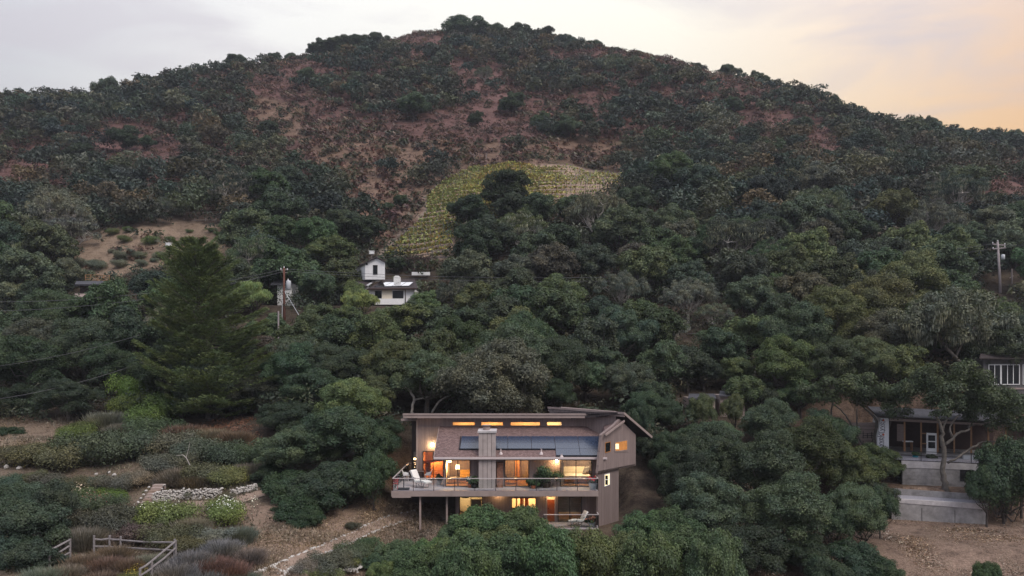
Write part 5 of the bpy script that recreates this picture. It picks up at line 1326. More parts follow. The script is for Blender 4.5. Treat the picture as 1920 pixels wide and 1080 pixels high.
# plinth below the terrace
def tpt(u, v): return Vector(TP(u, v))
tb = bpt(1648, 852) - BN * 2.4; TP = plane_fn(tb.x, tb.y, .955, -.296)
pl = part('plinth', MB().prism([tpt(1692, 912), tpt(1905, 920), tpt(1905, 879), tpt(1692, 872)], BN * .5), M['concrete'], ub)
part('cap', MB().prism([tpt(1690, 876.5) - BN * .06, tpt(1905, 884) - BN * .06, tpt(1905, 873.5) - BN * .06, tpt(1690, 863.5) - BN * .06], BN * .2), M['concrete_light'], ub)
for r_ in range(4):
    for c_ in range(9):
        ua, ub_ = 1693 + c_ * 11.8 - (r_ % 2) * 5.5, 1693 + c_ * 11.8 + 11.3 - (r_ % 2) * 5.5
        if ua < 1692: ua = 1692.4
        sl_ = (ua - 1692) * .038
        if ub_ > 1799 and ua < 1838.5: continue
        part('block', MB().prism([tpt(ua, 878.2 + r_ * 6.8 + 6.4 + sl_) - BN * .02, tpt(ub_, 878.2 + r_ * 6.8 + 6.4 + sl_) - BN * .02, tpt(ub_, 878.2 + r_ * 6.8 + sl_) - BN * .02, tpt(ua, 878.2 + r_ * 6.8 + sl_) - BN * .02], BN * .04), M['concrete'], pl)
part('hatch', MB().prism([tpt(1800, 902) - BN * .03, tpt(1826.5, 903.5) - BN * .03, tpt(1826.5, 881.5) - BN * .03, tpt(1800, 880) - BN * .03], BN * .05), M['black'], ub)  # black slab colours in the shade inside the plinth opening
part('pier', MB().prism([tpt(1827, 906) - BN * .08, tpt(1838, 907) - BN * .08, tpt(1838, 882) - BN * .08, tpt(1827, 881) - BN * .08], BN * .1), M['concrete_light'], ub)
# wrap on the left end wall, with its print
wp = part('wrapped_wall', MB().prism([bpt(1645, 846, .04), bpt(1666.5, 846, .04), bpt(1666.5, 783, .04), bpt(1651, 782.3, .04), bpt(1649, 800, .04), bpt(1645, 820, .04)], BN * 5), M['wrap'], ub)
def text_part(body, loc, size, rot, m, parent, ext=.004):
    cu = bpy.data.curves.new('lettering', 'FONT'); cu.body = body; cu.size = size; cu.extrude = ext; cu.align_x = 'CENTER'; cu.align_y = 'CENTER'
    t = bpy.data.objects.new('tmp', cu); me = bpy.data.meshes.new_from_object(t); bpy.data.objects.remove(t); me.name = 'lettering'
    o = link('lettering', me, parent, m); o.location = Vector(loc) - root_of(parent).location; o.rotation_euler = rot; return o
az_ = math.atan2(-.296, .955)
rot_ = (Matrix.Rotation(az_, 4, 'Z') @ Matrix.Rotation(R(90), 4, 'X') @ Matrix.Rotation(R(90), 4, 'Z')).to_euler()
for v_ in (800, 829): text_part('Tyvek', bpt(1652.5 if v_ == 800 else 1650.5, v_, .055), .66, rot_, M['ink'], wp)
for v_ in (800, 829): text_part('HomeWrap', bpt(1658 if v_ == 800 else 1656, v_, .055), .24, rot_, M['ink'], wp)
for v_ in (788, 815): part('emblem', MB().prism([bpt(1656 + 2.2 * math.cos(t), v_ + 2.2 * math.sin(t), .056) for t in np.linspace(0, 6.28, 9)[:-1]], BN * .012), M['ink_red'], wp)
# white glazed door
dw = part('door', MB().prism([bpt(1737, 850.5, -.02), bpt(1757, 851.5, -.02), bpt(1757, 812.5, -.02), bpt(1737, 811.5, -.02)], BN * .06), M['white'], ub)
for (a, b) in ((816, 826.5), (828.5, 840)): part('pane', MB().prism([bpt(1740.5, b, .0), bpt(1753.5, b + .5, .0), bpt(1753.5, a + .5, .0), bpt(1740.5, a, .0)], BN * .018), M['dark_glass'], dw)
# low platform in front
pf0 = Vector(hit(1676, 972)); PFn = plane_fn(U(1668, 71), 71, .955, -.296)
def ppt(u, v, out=0.): return Vector(PFn(u, v)) - BN * out
pt_ = empty('concrete_platform', tuple(ppt(1760, 975)), 'low concrete platform with a gravelled top in front of the unfinished building', 'platform')
part('wall', MB().prism([ppt(1672, 990), ppt(1851, 1000), ppt(1851, 955), ppt(1672, 941)], BN * 2.6), M['concrete'], pt_)
part('top', MB().prism([ppt(1664, 937.5), ppt(1853, 951), ppt(1853, 951) + BN * 3.2, ppt(1664, 937.5) + BN * 3.2], (0, 0, .05)), M['gravel_top'], pt_)
part('kerb', MB().prism([ppt(1664, 941, .04), ppt(1853, 955.5, .04), ppt(1853, 945, .04), ppt(1664, 934.5, .04)], BN * .3), M['concrete_light'], pt_)
q0, q1 = ppt(1664, 941) + BN * 3.2, ppt(1853, 955) + BN * 3.2
part('parapet', MB().prism([q0, q1, q1 + Vector((0, 0, .78)), q0 + Vector((0, 0, .78))], BN * .2), M['concrete'], pt_)
for u_ in (1728, 1790): part('joint', MB().prism([ppt(u_, 985, .012), ppt(u_ + 1, 985, .012), ppt(u_ + 1, 948 + (u_ - 1670) * .075, .012), ppt(u_, 948 + (u_ - 1670) * .075, .012)], BN * .02), M['trim_dark'], pt_)
# terrace railing of the unfinished building
tr_ = part('railing', MB().bar(tpt(1700, 846), tpt(1900, 853), .05), M['dark_metal'], ub)
for u_ in (1727, 1773, 1821, 1838): part('post', MB().bar(tpt(u_, 868 + (u_ - 1727) * .04), tpt(u_, 847 + (u_ - 1727) * .035), .05), M['dark_metal'], tr_)
part('bench', MB().prism([bpt(1800, 859, 1.3), bpt(1838, 861, 1.3), bpt(1838, 852, 1.3), bpt(1800, 851, 1.3)], BN * .5), M['grey_metal'], ub)
# retaining wall of boards left of it
YT = 80.0
rw = empty('retaining_wall', (U(1600, YT), YT, V(842, YT)), 'pale horizontal board retaining wall left of the unfinished building', 'wall')
wl_ = part('backing', MB().ubox(1545, 1646, 793, 850, YT + .06, .1), M['wood_dark'], rw)
for k in range(8): part('board', MB().ubox(1544 + (k % 2), 1646, 792.3 + k * 7, 798.6 + k * 7, YT + .012 * (k % 2), .05), M['wood_pale'], rw)
part('vent', MB().ubox(1592, 1612, 799.5, 802, YT - .02, .018), M['grey_metal'], rw)
for (u0, v0) in ((1618, 816), (1618, 834)):
    part('trellis', MB().ubox(u0, u0 + 25, v0, v0 + 1, YT - .06, .02).ubox(u0, u0 + 1, v0 - 8, v0 + 6, YT - .08, .018).ubox(u0 + 8, u0 + 9, v0 - 4, v0 + 6, YT - .08, .018).ubox(u0 + 16, u0 + 17, v0 - 6, v0 + 6, YT - .08, .018), M['dark_metal'], rw)
# ------------------------------------------------------------------ things on the deck and the patio
def lounge_chair(name, loc, rz, label, s=1.0):
    """reclining padded chair on thin rockers, facing +x before turning"""
    o = empty(name, (0, 0, 0), label, 'chair')
    sb = lambda pts, w, th: MB().prism([(x, -w, z) for x, z in pts], (0, 2 * w, 0))
    me = part('seat', sb([(-.25, .38), (.35, .44), (.75, .36), (.76, .45), (.36, .55), (-.22, .50)], .30, 0), M['fabric'], o)
    part('backrest', sb([(-.24, .40), (-.62, 1.12), (-.70, 1.20), (-.80, 1.14), (-.72, 1.02), (-.34, .40)], .30, 0), M['fabric'], o)
    for s_ in (-.28, .28):
        part('leg', MB().tube([(.55, s_, .38), (.45, s_, .05), (.1, s_, .0), (-.4, s_, .04), (-.5, s_, .15)], .016, 5).tube([(-.2, s_, .38), (-.15, s_, .02)], .016, 5), M['dark_metal'], o)
        part('armrest', MB().tube([(-.45, s_ * 1.12, .70), (.2, s_ * 1.12, .66), (.32, s_ * 1.12, .42)], .02, 5), M['dark_metal'], o)
    o.location = loc; o.rotation_euler = (0, 0, rz); o.scale = (s, s, s); return o
def shell_chair(loc, rz, label):
    o = empty('dining_chair', (0, 0, 0), label, 'chair', 'white chairs round the deck table')
    part('seat', MB().prism([(-.24, -.22, .43), (.26, -.24, .46), (.26, .24, .46), (-.24, .22, .43)], (0, 0, .05)), M['white'], o)
    part('backrest', MB().prism([(-.22, -.24, .44), (-.26, -.25, .72), (-.34, -.18, .90), (-.34, .18, .90), (-.26, .25, .72), (-.22, .24, .44)], (-.04, 0, .01)), M['white'], o)
    for s_ in (-1, 1): part('armrest', MB().prism([(-.24, s_ * .25, .46), (.2, s_ * .26, .48), (.14, s_ * .27, .62), (-.27, s_ * .26, .70)], (0, s_ * .03, 0)), M['white'], o)
    for a in (-.2, .22):
        for b in (-.2, .2): part('leg', MB().bar((a, b, 0), (a * .85, b * .85, .44), .03), M['white'], o)
    o.location = loc; o.rotation_euler = (0, 0, rz); return o
def on_deck(u, v): Y = -F * ZF / (v - HV); return (U(u, Y), Y, ZF)
lounge_chair('lounge_chair', on_deck(789, 914), R(-35), 'white padded reclining chair near the front rail of the deck', 1.12)
tp = on_deck(781, 900.5); tx, ty = tp[0], tp[1]
t_ = empty('dining_table', (tx, ty, ZF), 'brown wooden dining table on the left end of the deck', 'table')
tt = part('tabletop', MB().box(tx - .65, tx + .65, ty - .5, ty + .5, ZF + .70, ZF + .735), M['wood_dark'], t_)
for k in range(6): part('plank', MB().box(tx - .65, tx + .65, ty - .5 + k / 6 + .006, ty - .5 + (k + 1) / 6 - .006, ZF + .737, ZF + .76), M['wood_grey'] if k % 2 else M['wood_dark'], tt)
for a in (-.55, .55):
    for b in (-.42, .42): part('leg', MB().box(tx + a - .04, tx + a + .04, ty + b - .04, ty + b + .04, ZF, ZF + .70), M['wood_dark'], t_)
shell_chair((tx - .80, ty - .25, ZF), 0, 'white shell chair at the left end of the deck table'); shell_chair((tx + .95, ty - .1, ZF), R(180), 'white shell chair at the right end of the deck table'); shell_chair((tx + .05, ty + .95, ZF), R(-90), 'white shell chair on the far side of the deck table')
p = on_deck(757, 917.5)
us = empty('umbrella_stand', p, 'black square umbrella stand with a short post by the deck corner', 'stand')
part('base', MB().box(p[0] - .42, p[0] + .42, p[1] - .35, p[1] + .35, ZF, ZF + .09), M['black'], us); part('post', MB().lathe(p, [(.035, .08), (.035, .72), (.055, .72), (.055, .78)], 8), M['dark_metal'], us)
def potted(u, v, r, h, potm, label, plant=(.045, .075, .03), pr=.4, ph=.6, flowers=None, base=None, kind='round', cat='potted plant', pot_shape=1.0):
    p = base or on_deck(u, v)
    o = empty('potted_plant', p, label, cat)
    pot = part('pot', MB().lathe(p, [(r * .72, 0), (r * .95, h * .6), (r * pot_shape, h * .92), (r * 1.06, h), (r * .9, h), (r * .85, h * .85)], 14), M[potm], o)
    part('soil', MB().lathe(p, [(r * .84, h * .84), (r * .84, h * .88)], 12), M['bark_dark'], pot)
    g = np.random.default_rng(int(u + v))
    cl_ = [(g.normal() * pr * .45, g.normal() * pr * .45, h + ph * (.2 + .6 * g.random()), pr * (.35 + .25 * g.random())) for _ in range(16)]
    me = quads('foliage', *leaf_cloud(cl_, 2600, .11, g, shell=.3)); f = link('foliage', me, o, M['leaf']); f.color = (*plant, 1)
    if flowers:
        me = quads('flowers', *leaf_cloud([(c[0], c[1], c[2] + .08, c[3]) for c in cl_], flowers[1], flowers[2], g, shell=.85, aspect=1.1)); f = tag(link('flowers', me, o, M['leaf']), kind='stuff'); f.color = (*flowers[0], 1)
    return o
potted(1112, 917, .34, .48, 'grey_metal', 'red flowers in a grey tub at the right end of the deck rail', pr=.32, ph=.35, flowers=((.62, .03, .05), 260, .12))
potted(823, 909, .22, .34, 'stone', 'small green plant in a pale pot on the lit deck floor', pr=.22, ph=.55)
potted(882, 914, .22, .30, 'terracotta', 'white flowered plant in a clay pot left of the chimney', pr=.30, ph=.6, flowers=((.75, .75, .72), 90, .10))
potted(889, 915, .27, .30, 'black', 'green plant in a wide black pot against the chimney', pr=.26, ph=.7)
potted(1024, 914, .38, .40, 'wood_dark', 'large bushy shrub in a dark tub between the deck doors', pr=.95, ph=1.45, plant=(.05, .085, .035))
potted(1000, 916, .20, .26, 'terracotta', 'low leafy plant in a clay pot beside the large deck shrub', pr=.38, ph=.42)
p = on_deck(741, 917)
rc = empty('folding_chair', p, 'red folding chair in the front left corner of the deck', 'chair')
part('seat', MB().prism([(p[0] - .2, p[1] - .2, ZF + .42), (p[0] + .2, p[1] - .2, ZF + .42), (p[0] + .2, p[1] + .2, ZF + .40), (p[0] - .2, p[1] + .2, ZF + .40)], (0, 0, .03)), M['red'], rc)
for k in range(3): part('slat', MB().box(p[0] - .2, p[0] + .2, p[1] + .2 + .02 * k, p[1] + .225 + .02 * k, ZF + .5 + .12 * k, ZF + .58 + .12 * k), M['red'], rc)
for a in (-.2, .2): part('leg', MB().bar((p[0] + a, p[1] - .22, ZF), (p[0] + a, p[1] + .24, ZF + .85), .03).bar((p[0] + a, p[1] + .22, ZF), (p[0] + a, p[1] - .2, ZF + .42), .03), M['red'], rc)
# furniture seen through the glass
def block_sofa(u0, u1, Y, z, label, m, name='bench', cat='bench'):
    o = empty(name, (U((u0 + u1) / 2, Y), Y, z), label, cat); a, b = U(u0, Y), U(u1, Y)
    part('seat', MB().box(a, b, Y, Y + .7, z + .3, z + .48), m, o); part('backrest', MB().box(a, b, Y + .55, Y + .75, z + .482, z + .85), m, o)
    for x in (a + .05, b - .12): part('leg', MB().box(x, x + .07, Y + .05, Y + .12, z, z + .30).box(x, x + .07, Y + .6, Y + .67, z, z + .30), M['wood_dark'], o)
    return o
block_sofa(862, 888, 66.0, ZF + .02, 'ochre sofa inside the room behind the leftmost deck door', M['yellow'], 'sofa', 'sofa')
ac = lounge_chair('armchair', (U(849, 64.7), 64.7, ZF + .02), R(20), 'grey armchair inside the leftmost glazed deck door', .95)
for c in ac.children:
    if c.name.startswith(('seat', 'backrest')): c.data.materials.clear(); c.data.materials.append(M['fabric_grey'])
dc = lounge_chair('armchair', (U(956, 64.6), 64.6, ZF + .02), R(15), 'dark lounge chair inside the middle glazed deck door', 1.05)
for c in dc.children: c.data.materials.clear(); c.data.materials.append(M['wood_dark'])
bd = empty('bed', (U(1082, 65.5), 65.5, ZF + .02), 'bed with pale covers inside the right hand deck door', 'bed')
bx0, bx1 = U(1058, 65.3), U(1106, 65.3)
part('mattress', MB().box(bx0, bx1, 64.7, 66.4, ZF + .35, ZF + .62), M['fabric'], bd); part('bed_frame', MB().box(bx0 - .04, bx1 + .04, 64.66, 66.44, ZF + .12, ZF + .35), M['wood_warm'], bd)
part('headboard', MB().box(bx0 - .05, bx1 + .05, 66.5, 66.58, ZF + .1, ZF + 1.15), M['wall_white'], bd)
part('pillow', MB().prism([(bx1 - .55, 65.6, ZF + .63), (bx1 - .05, 65.6, ZF + .95), (bx1 - .02, 65.6, ZF + 1.25), (bx1 - .35, 65.6, ZF + 1.2)], (0, .55, 0)), M['fabric_grey'], bd)
tl = empty('table_lamp', (U(858, 66.5), 66.5, ZF + .9), 'white table lamp glowing inside the leftmost deck door', 'lamp')
part('lamp_shade', MB().lathe((U(858, 66.5), 66.5, ZF + .95), [(.18, 0), (.14, .35)], 12), M['shade'], tl); part('lamp_base', MB().lathe((U(858, 66.5), 66.5, ZF + .02), [(.1, 0), (.03, .1), (.03, .9)], 8), M['wood_dark'], tl)
# patio below
lounge_chair('lounge_chair', (U(1084, 61.7), 61.7, ZL), R(200), 'cream cushioned chair on the small lower patio', .95)
potted(1108, 985, .26, .36, 'white', 'pink flowers in a white pot on the lower patio', pr=.30, ph=.35, flowers=((.50, .20, .15), 200, .11), base=(U(1109, 61.3), 61.3, ZL))
cn = empty('hooded_lamp', (U(872, 64.3), 64.3, ZF - 1.1), 'black hooded pendant lamp in the lower left room', 'lamp')
part('hood', MB().lathe((U(872, 64.3), 64.3, ZF - 1.05), [(.32, 0), (.14, .3), (.04, .36)], 12), M['black'], cn); part('cord', MB().lathe((U(872, 64.3), 64.3, ZF - .7), [(.012, 0), (.012, .29)], 6), M['black'], cn)
# on the terrace of the unfinished building
q = bpt(1712, 859, 1.2); potted(1712, 859, .26, .40, 'turquoise', 'small plant in a turquoise pot on the terrace of the unfinished building', pr=.25, ph=.3, base=tuple(q), plant=(.06, .1, .04))
q = bpt(1742, 862, 1.5); potted(1742, 862, .34, .30, 'wood_grey', 'low succulent in a weathered bowl near the white door', pr=.36, ph=.25, base=tuple(q), plant=(.06, .075, .045))
q = bpt(1705, 846.5) + BN * .8
wk = empty('workbench', tuple(q), 'small pale topped stand among the studs of the unfinished building', 'stand')
part('top', MB().box(q.x - .4, q.x + .4, q.y - .25, q.y + .25, q.z + .85, q.z + .95), M['white'], wk)
for a in (-.35, .35): part('leg', MB().box(q.x + a - .03, q.x + a + .03, q.y - .2, q.y + .2, q.z, q.z + .85), M['wood_stud'], wk)

# ------------------------------------------------------------------ power poles and wires
def insul(mb, x, y, z): return mb.lathe((x, y, z), [(.05, 0), (.09, .06), (.05, .12), (.08, .17), (.03, .24)], 8)
YP1, YP2 = 110.0, 130.0
b1 = W(533, 612, YP1); p1_ = empty('power_pole', b1, 'reddish brown power pole with a grey transformer beside the white outbuilding', 'power pole')
part('pole', MB().tube([(b1[0] + .05, YP1, b1[2] - 1), (b1[0], YP1, b1[2] + 3), (U(532.5, YP1), YP1, V(502, YP1))], [.19, .17, .13], 10), M['pole_red'], p1_, True)
ca = part('cross_arm', MB().bar((U(526.5, YP1), YP1 - .2, V(507, YP1)), (U(538.5, YP1), YP1 + .5, V(504.5, YP1)), .12, .14).bar((U(529, YP1), YP1 - .15, V(510, YP1)), (U(537, YP1), YP1 + .3, V(511, YP1)), .1), M['wood_grey'], p1_)
mb = MB()
for u_ in (527.5, 532.5, 537.5): insul(mb, U(u_, YP1), YP1 + (u_ - 532) * .05, V(506 if u_ != 532.5 else 502.5, YP1))
part('insulator', mb, M['white'], ca)
tr = part('transformer', MB().lathe((U(541.5, YP1), YP1 - .1, V(543.5, YP1)), [(.20, 0), (.33, .06), (.33, 1.15), (.30, 1.24), (.1, 1.3)], 14), M['grey_metal'], p1_, True)
insul(mbq := MB(), U(540.5, YP1), YP1 - .1, V(543.5, YP1) + 1.28); part('bushing', mbq, M['white'], tr)
part('bracket', MB().bar((U(533, YP1), YP1, V(530, YP1)), (U(541, YP1), YP1, V(530, YP1)), .08), M['dark_metal'], p1_)
part('riser_pipe', MB().tube([(U(529.5, YP1), YP1 - .15, V(608, YP1)), (U(530, YP1), YP1 - .15, V(555, YP1))], .045, 6), M['grey_metal'], p1_)
part('guy_wire', MB().tube([(U(533, YP1), YP1, V(545, YP1)), (U(572, 106), 106, V(610, 106))], .035, 4), M['grey_metal'], p1_)
b2 = W(1876, 560, YP2); p2_ = empty('power_pole', b2, 'grey leaning power pole with cross arms on the right above the oaks', 'power pole')
part('pole', MB().tube([(U(1877, YP2), YP2, b2[2] - 2), (U(1874, YP2), YP2, V(510, YP2)), (U(1870.5, YP2), YP2, V(453.5, YP2))], [.24, .21, .16], 10), M['pole_grey'], p2_, True)
ca = part('cross_arm', MB().bar((U(1861, YP2), YP2, V(457.5, YP2)), (U(1884.5, YP2), YP2, V(460, YP2)), .14, .16).bar((U(1861, YP2), YP2 - .1, V(467, YP2)), (U(1885, YP2), YP2 - .1, V(464.5, YP2)), .14, .16), M['pole_grey'], p2_)
mb = MB()
for u_, v_ in ((1861.5, 457), (1871, 453.5), (1884, 459), (1862, 466.5), (1884, 463.5)): insul(mb, U(u_, YP2), YP2, V(v_, YP2) + .05)
part('insulator', mb, M['white'], ca)
part('transformer', MB().lathe((U(1879.2, YP2), YP2 - .2, V(487, YP2)), [(.2, 0), (.29, .05), (.29, .78), (.12, .86)], 12), M['grey_metal'], p2_, True)
part('brace', MB().bar((U(1875, YP2), YP2, V(493, YP2)), (U(1882, YP2), YP2, V(493.5, YP2)), .08), M['dark_metal'], p2_)
sp_ = W(1898, 540, 134); s2_ = empty('service_pole', sp_, 'short grey service post right of the leaning power pole', 'post')
part('post', MB().tube([(sp_[0], 134, sp_[2] - 2), (U(1897, 134), 134, V(504, 134))], [.13, .11], 8), M['pole_grey'], s2_); part('arm', MB().bar((U(1893, 134), 134, V(521.5, 134)), (U(1900, 134), 134, V(517, 134)), .1), M['pole_grey'], s2_)
bp2 = W(522, 660, 97); pb = empty('service_pole', bp2, 'thin grey post in the trees just below the brown power pole', 'post')
part('post', MB().tube([(bp2[0], 97, float(gz(bp2[0], 97)) - 1), (U(522, 97), 97, V(583, 97))], [.12, .10], 8), M['pole_grey'], pb); part('arm', MB().bar((U(522, 97), 97, V(588, 97)), (U(523.5, 97), 97, V(588, 97)), .1), M['pole_grey'], pb)
def wire(a, b, sag, label, r=.022, n=24):
    a, b = Vector(a), Vector(b)
    pts = [a.lerp(b, t) + Vector((0, 0, -sag * 4 * t * (1 - t))) for t in np.linspace(0, 1, n)]
    return solo('power_line', MB().tube(pts, r, 5), M['wire'], label, 'wire', 'overhead power lines')
wire(W(537.5, 504.5, YP1), W(1861.5, 457, YP2), 3.0, 'upper overhead wire strung between the two power poles')
wire(W(538, 508.5, YP1), W(1862, 466, YP2), 3.1, 'lower overhead wire strung between the two power poles')
wire(W(527.5, 505.5, YP1), W(-40, 566, 96), 1.2, 'overhead wire running left and down from the brown power pole, the upper one', .026)
wire(W(528, 510, YP1), W(-40, 584, 95), 1.2, 'overhead wire running left and down from the brown power pole, the lower one', .026)
wire(W(270, 678, 88), W(-30, 752, 78), .5, 'thin cable crossing the trees at the lower left', .022)
wire(W(262, 628, 92), W(-30, 690, 84), .4, 'thin cable crossing the trees left of the pine', .02)
wire(W(1884.5, 459, YP2), W(2000, 452, 128), .3, 'overhead wire leaving the right power pole towards the right edge')
wire(W(1290, 625, 96), W(1480, 604, 104), .4, 'thin cable between the pale moss hung oaks', .02)

# ------------------------------------------------------------------ nest boxes on posts
for (u, vt, vb, Y, la) in ((696.5, 470.5, 500, 138, 'white box on a post just above the villa tower'), (315, 455.5, 480, 139, 'white box on a thin post in the orchard')):
    o = empty('nest_box', (U(u, Y), Y, float(gz(U(u, Y), Y))), la, 'nest box'); w = 4.6
    bx = part('box', MB().ubox(u - w, u + w, vt, vt + 5.6, Y, .5), M['white'], o)
    part('roof', MB().ubox(u - w - .6, u + w + .6, vt - .7, vt, Y - .05, .6), M['white'], bx)
    part('post', MB().box(U(u, Y) - .06, U(u, Y) + .06, Y + .2, Y + .3, min(V(vb, Y), float(gz(U(u, Y), Y))) - .3, V(vt + 5.6, Y)), M['wood_grey'], o)

# ------------------------------------------------------------------ rail fences
def rail_fence(pts, h, rails, label, r=.06, pr=.075, m='wood_grey', step=None, rail_heights=(.3, .66, 1.0)):
    """pts: ground points; posts at each, rails between"""
    o = empty('rail_fence', pts[0], label, 'fence')
    for i, p in enumerate(pts):
        part('post', MB().tube([(p[0], p[1], p[2] - .4), (p[0] + .02, p[1], p[2] + h)], [pr, pr * .9], 7), M[m], o)
    for i, (p, q) in enumerate(zip(pts[:-1], pts[1:])):
        for k in range(rails):
            z = h * rail_heights[k] * .95
            part('rail', MB().tube([(p[0], p[1], p[2] + z), ((p[0] + q[0]) / 2, (p[1] + q[1]) / 2, (p[2] + q[2]) / 2 + z - .04 * ((k + i) % 2)), (q[0], q[1], q[2] + z + .03 * (k % 2))], r, 6), M[m], o)
    return o
def fp(u, vbase, Y): return (U(u, Y), Y, V(vbase, Y))
rail_fence([fp(92, 1068, 46.5), fp(131, 1046, 48.5)], 1.15, 3, 'weathered rail fence section climbing at the left of the lower garden')
rail_fence([fp(176, 1040, 49.5), fp(205, 1040, 49.6), fp(226, 1042, 49.4), fp(327, 1048, 48)], 1.2, 2, 'weathered rail fence section across the back of the lower garden', rail_heights=(.45, .85))
rail_fence([fp(329, 1052, 47.9), fp(284, 1092, 44.8), fp(262, 1108, 43.5)], 1.25, 3, 'weathered rail fence section running down towards the lower edge of the photo')
rail_fence([fp(160, 528, 124), fp(170, 528, 124), fp(182, 528, 124), fp(194, 529, 124), fp(205, 529, 124)], 1.1, 3, 'thin rail fence above the half hidden house', .05, .07, 'wood_stud')
rail_fence([fp(345, 419.5, 157), fp(365, 419.5, 157), fp(385, 419, 157), fp(405, 419, 157)], 1.1, 2, 'faint rail fence along the top of the orchard', .05, .07, 'wood_grey')

# ------------------------------------------------------------------ path, stones, walls of stone
def rock_mesh(seed):
    g = np.random.default_rng(seed); m = bpy.data.meshes.new('stone')
    import bmesh
    b = bmesh.new(); bmesh.ops.create_icosphere(b, subdivisions=1, radius=.5)
    for v in b.verts: v.co *= .8 + .45 * g.random(); v.co.z *= .72
    b.to_mesh(m); b.free(); m.materials.append(M['stone']); return m
ROCK = [rock_mesh(900 + k) for k in range(6)]
def stone(parent, p, s, g, name='stone', sq=1.0):
    o = bpy.data.objects.new(name, ROCK[g.integers(0, 6)]); COL.objects.link(o); o.parent = parent
    o.location = Vector(p) - (root_of(parent).location if parent else Vector())
    o.rotation_euler = (g.normal() * .3, g.normal() * .3, g.random() * 6.28); o.scale = (s * g.uniform(.8, 1.35), s * g.uniform(.8, 1.2), s * sq * g.uniform(.75, 1.1)); return o
def polyline_px(pts, n):
    P = np.array(pts, float); d = np.r_[0, np.cumsum(np.hypot(*np.diff(P, axis=0).T))]; t = np.linspace(0, d[-1], n)
    return np.stack([np.interp(t, d, P[:, 0]), np.interp(t, d, P[:, 1])], 1)
UPPER = [(455, 1090), (470, 1078), (512, 1062), (556, 1042), (608, 1022), (660, 999), (710, 975), (738, 966), (780, 957)]
LOWER = [(520, 1092), (545, 1068), (603, 1041), (630, 1032), (671, 1012), (707, 995), (738, 983), (774, 974)]
g = np.random.default_rng(55)
ua, la = polyline_px(UPPER, 24), polyline_px(LOWER, 24)
path_pts = []
for (a, b) in zip(ua, la):
    row = [hit(a[0] + (b[0] - a[0]) * t, a[1] + (b[1] - a[1]) * t) for t in (0, .33, .67, 1)]; path_pts.append(row)
pm = MB(); pm.add([(q[0], q[1], q[2] + .05) for r_ in path_pts for q in r_], [(i * 4 + j, i * 4 + j + 1, (i + 1) * 4 + j + 1, (i + 1) * 4 + j) for i in range(23) for j in range(3)])
path = solo('path', pm, M['dirt'], 'bare dirt path edged with pale stones climbing to the brown house', kind='structure', smooth=True)
for line, n in ((UPPER, 84), (LOWER, 78)):
    for (a, b) in polyline_px(line, n):
        if g.random() < .12: continue
        p = hit(a + g.normal() * 1.0, b + g.normal() * .7); s = g.uniform(.12, .27) * (1.25 if b > 1020 else .95)
        stone(path, (p[0], p[1], p[2] + s * .2), s, g)
for (a, b) in polyline_px([(512, 1063), (522, 1070), (534, 1074), (553, 1066)], 18):
    p = hit(a + g.normal(), b + g.normal()); stone(path, (p[0], p[1], p[2] + .05), g.uniform(.14, .26), g)
for _ in range(26):
    p = hit(g.uniform(440, 560), g.uniform(1060, 1090)); stone(path, (p[0], p[1], p[2] + .03), g.uniform(.08, .2), g)
# dry stone walls along the garden path
gu, gl = polyline_px([(345, 941), (415, 939), (440, 933), (492, 919)], 14), polyline_px([(350, 951), (420, 951), (452, 944), (498, 930)], 14)
ter = [[hit(a[0] * (1 - t) + b[0] * t, a[1] * (1 - t) + b[1] * t) for t in (0, .5, 1)] for a, b in zip(gu, gl)]
solo('garden_path', MB().add([(q[0], q[1], q[2] + .06) for r_ in ter for q in r_], [(i * 3 + j, i * 3 + j + 1, i * 3 + j + 4, i * 3 + j + 3) for i in range(13) for j in (0, 1)]), M['dirt'], 'pale level garden path below the dry stone walls', kind='structure')
for k, (line, hh, la_) in enumerate((([(287, 943), (315, 939), (343, 936)], .85, 'dry stone wall of white rubble right beside the garden steps'), ([(346, 937), (380, 937), (414, 934)], .85, 'long middle stretch of dry stone wall behind the flowering shrub'),
                                     ([(433, 929), (460, 923), (482, 918)], .5, 'low dry stone wall tapering off beside the dark oak'))):
    n = 26 if k == 1 else 22
    q0 = hit(*line[0]); o = empty('stone_wall', q0, la_, 'stone wall')
    cs = [hit(*q) for q in polyline_px(line, n)]
    rows = max(4, int(hh / .135))
    bk = MB(); bk.add([(p[0], p[1] + .12 + .06 * j, p[2] - .3 + (hh + .25) * j) for p in cs for j in (0, 1)], [(2 * i, 2 * i + 2, 2 * i + 3, 2 * i + 1) for i in range(n - 1)]); part('core', bk, M['bark'], o)
    for i, p in enumerate(cs):
        for j in range(rows):
            if j == rows - 1 and g.random() < .35: continue
            stone(o, (p[0] + g.normal() * .05, p[1] + .10 * j / rows + g.normal() * .04, p[2] + (j + .5) * hh / rows + g.normal() * .03), g.uniform(.15, .23), g, sq=1.1)
so_ = hit(274, 944); st = empty('garden_steps', so_, 'flight of pale garden steps beside the dry stone wall', 'steps')
for k in range(7): part('step', MB().box(so_[0] - .42 + .02 * (k % 2), so_[0] + .42, so_[1] + k * .34 - .04, so_[1] + .5 + k * .34, so_[2] - .3 + k * .17, so_[2] + .10 + k * .17), M['dirt' if k % 3 == 1 else 'wood_pale'], st)
for k in range(10): stone(st, (so_[0] + (.55 if k % 2 else -.6), so_[1] + k * .22, so_[2] + .1 + k * .11), .26, g)
RK = 'loose white rocks in the garden beds'
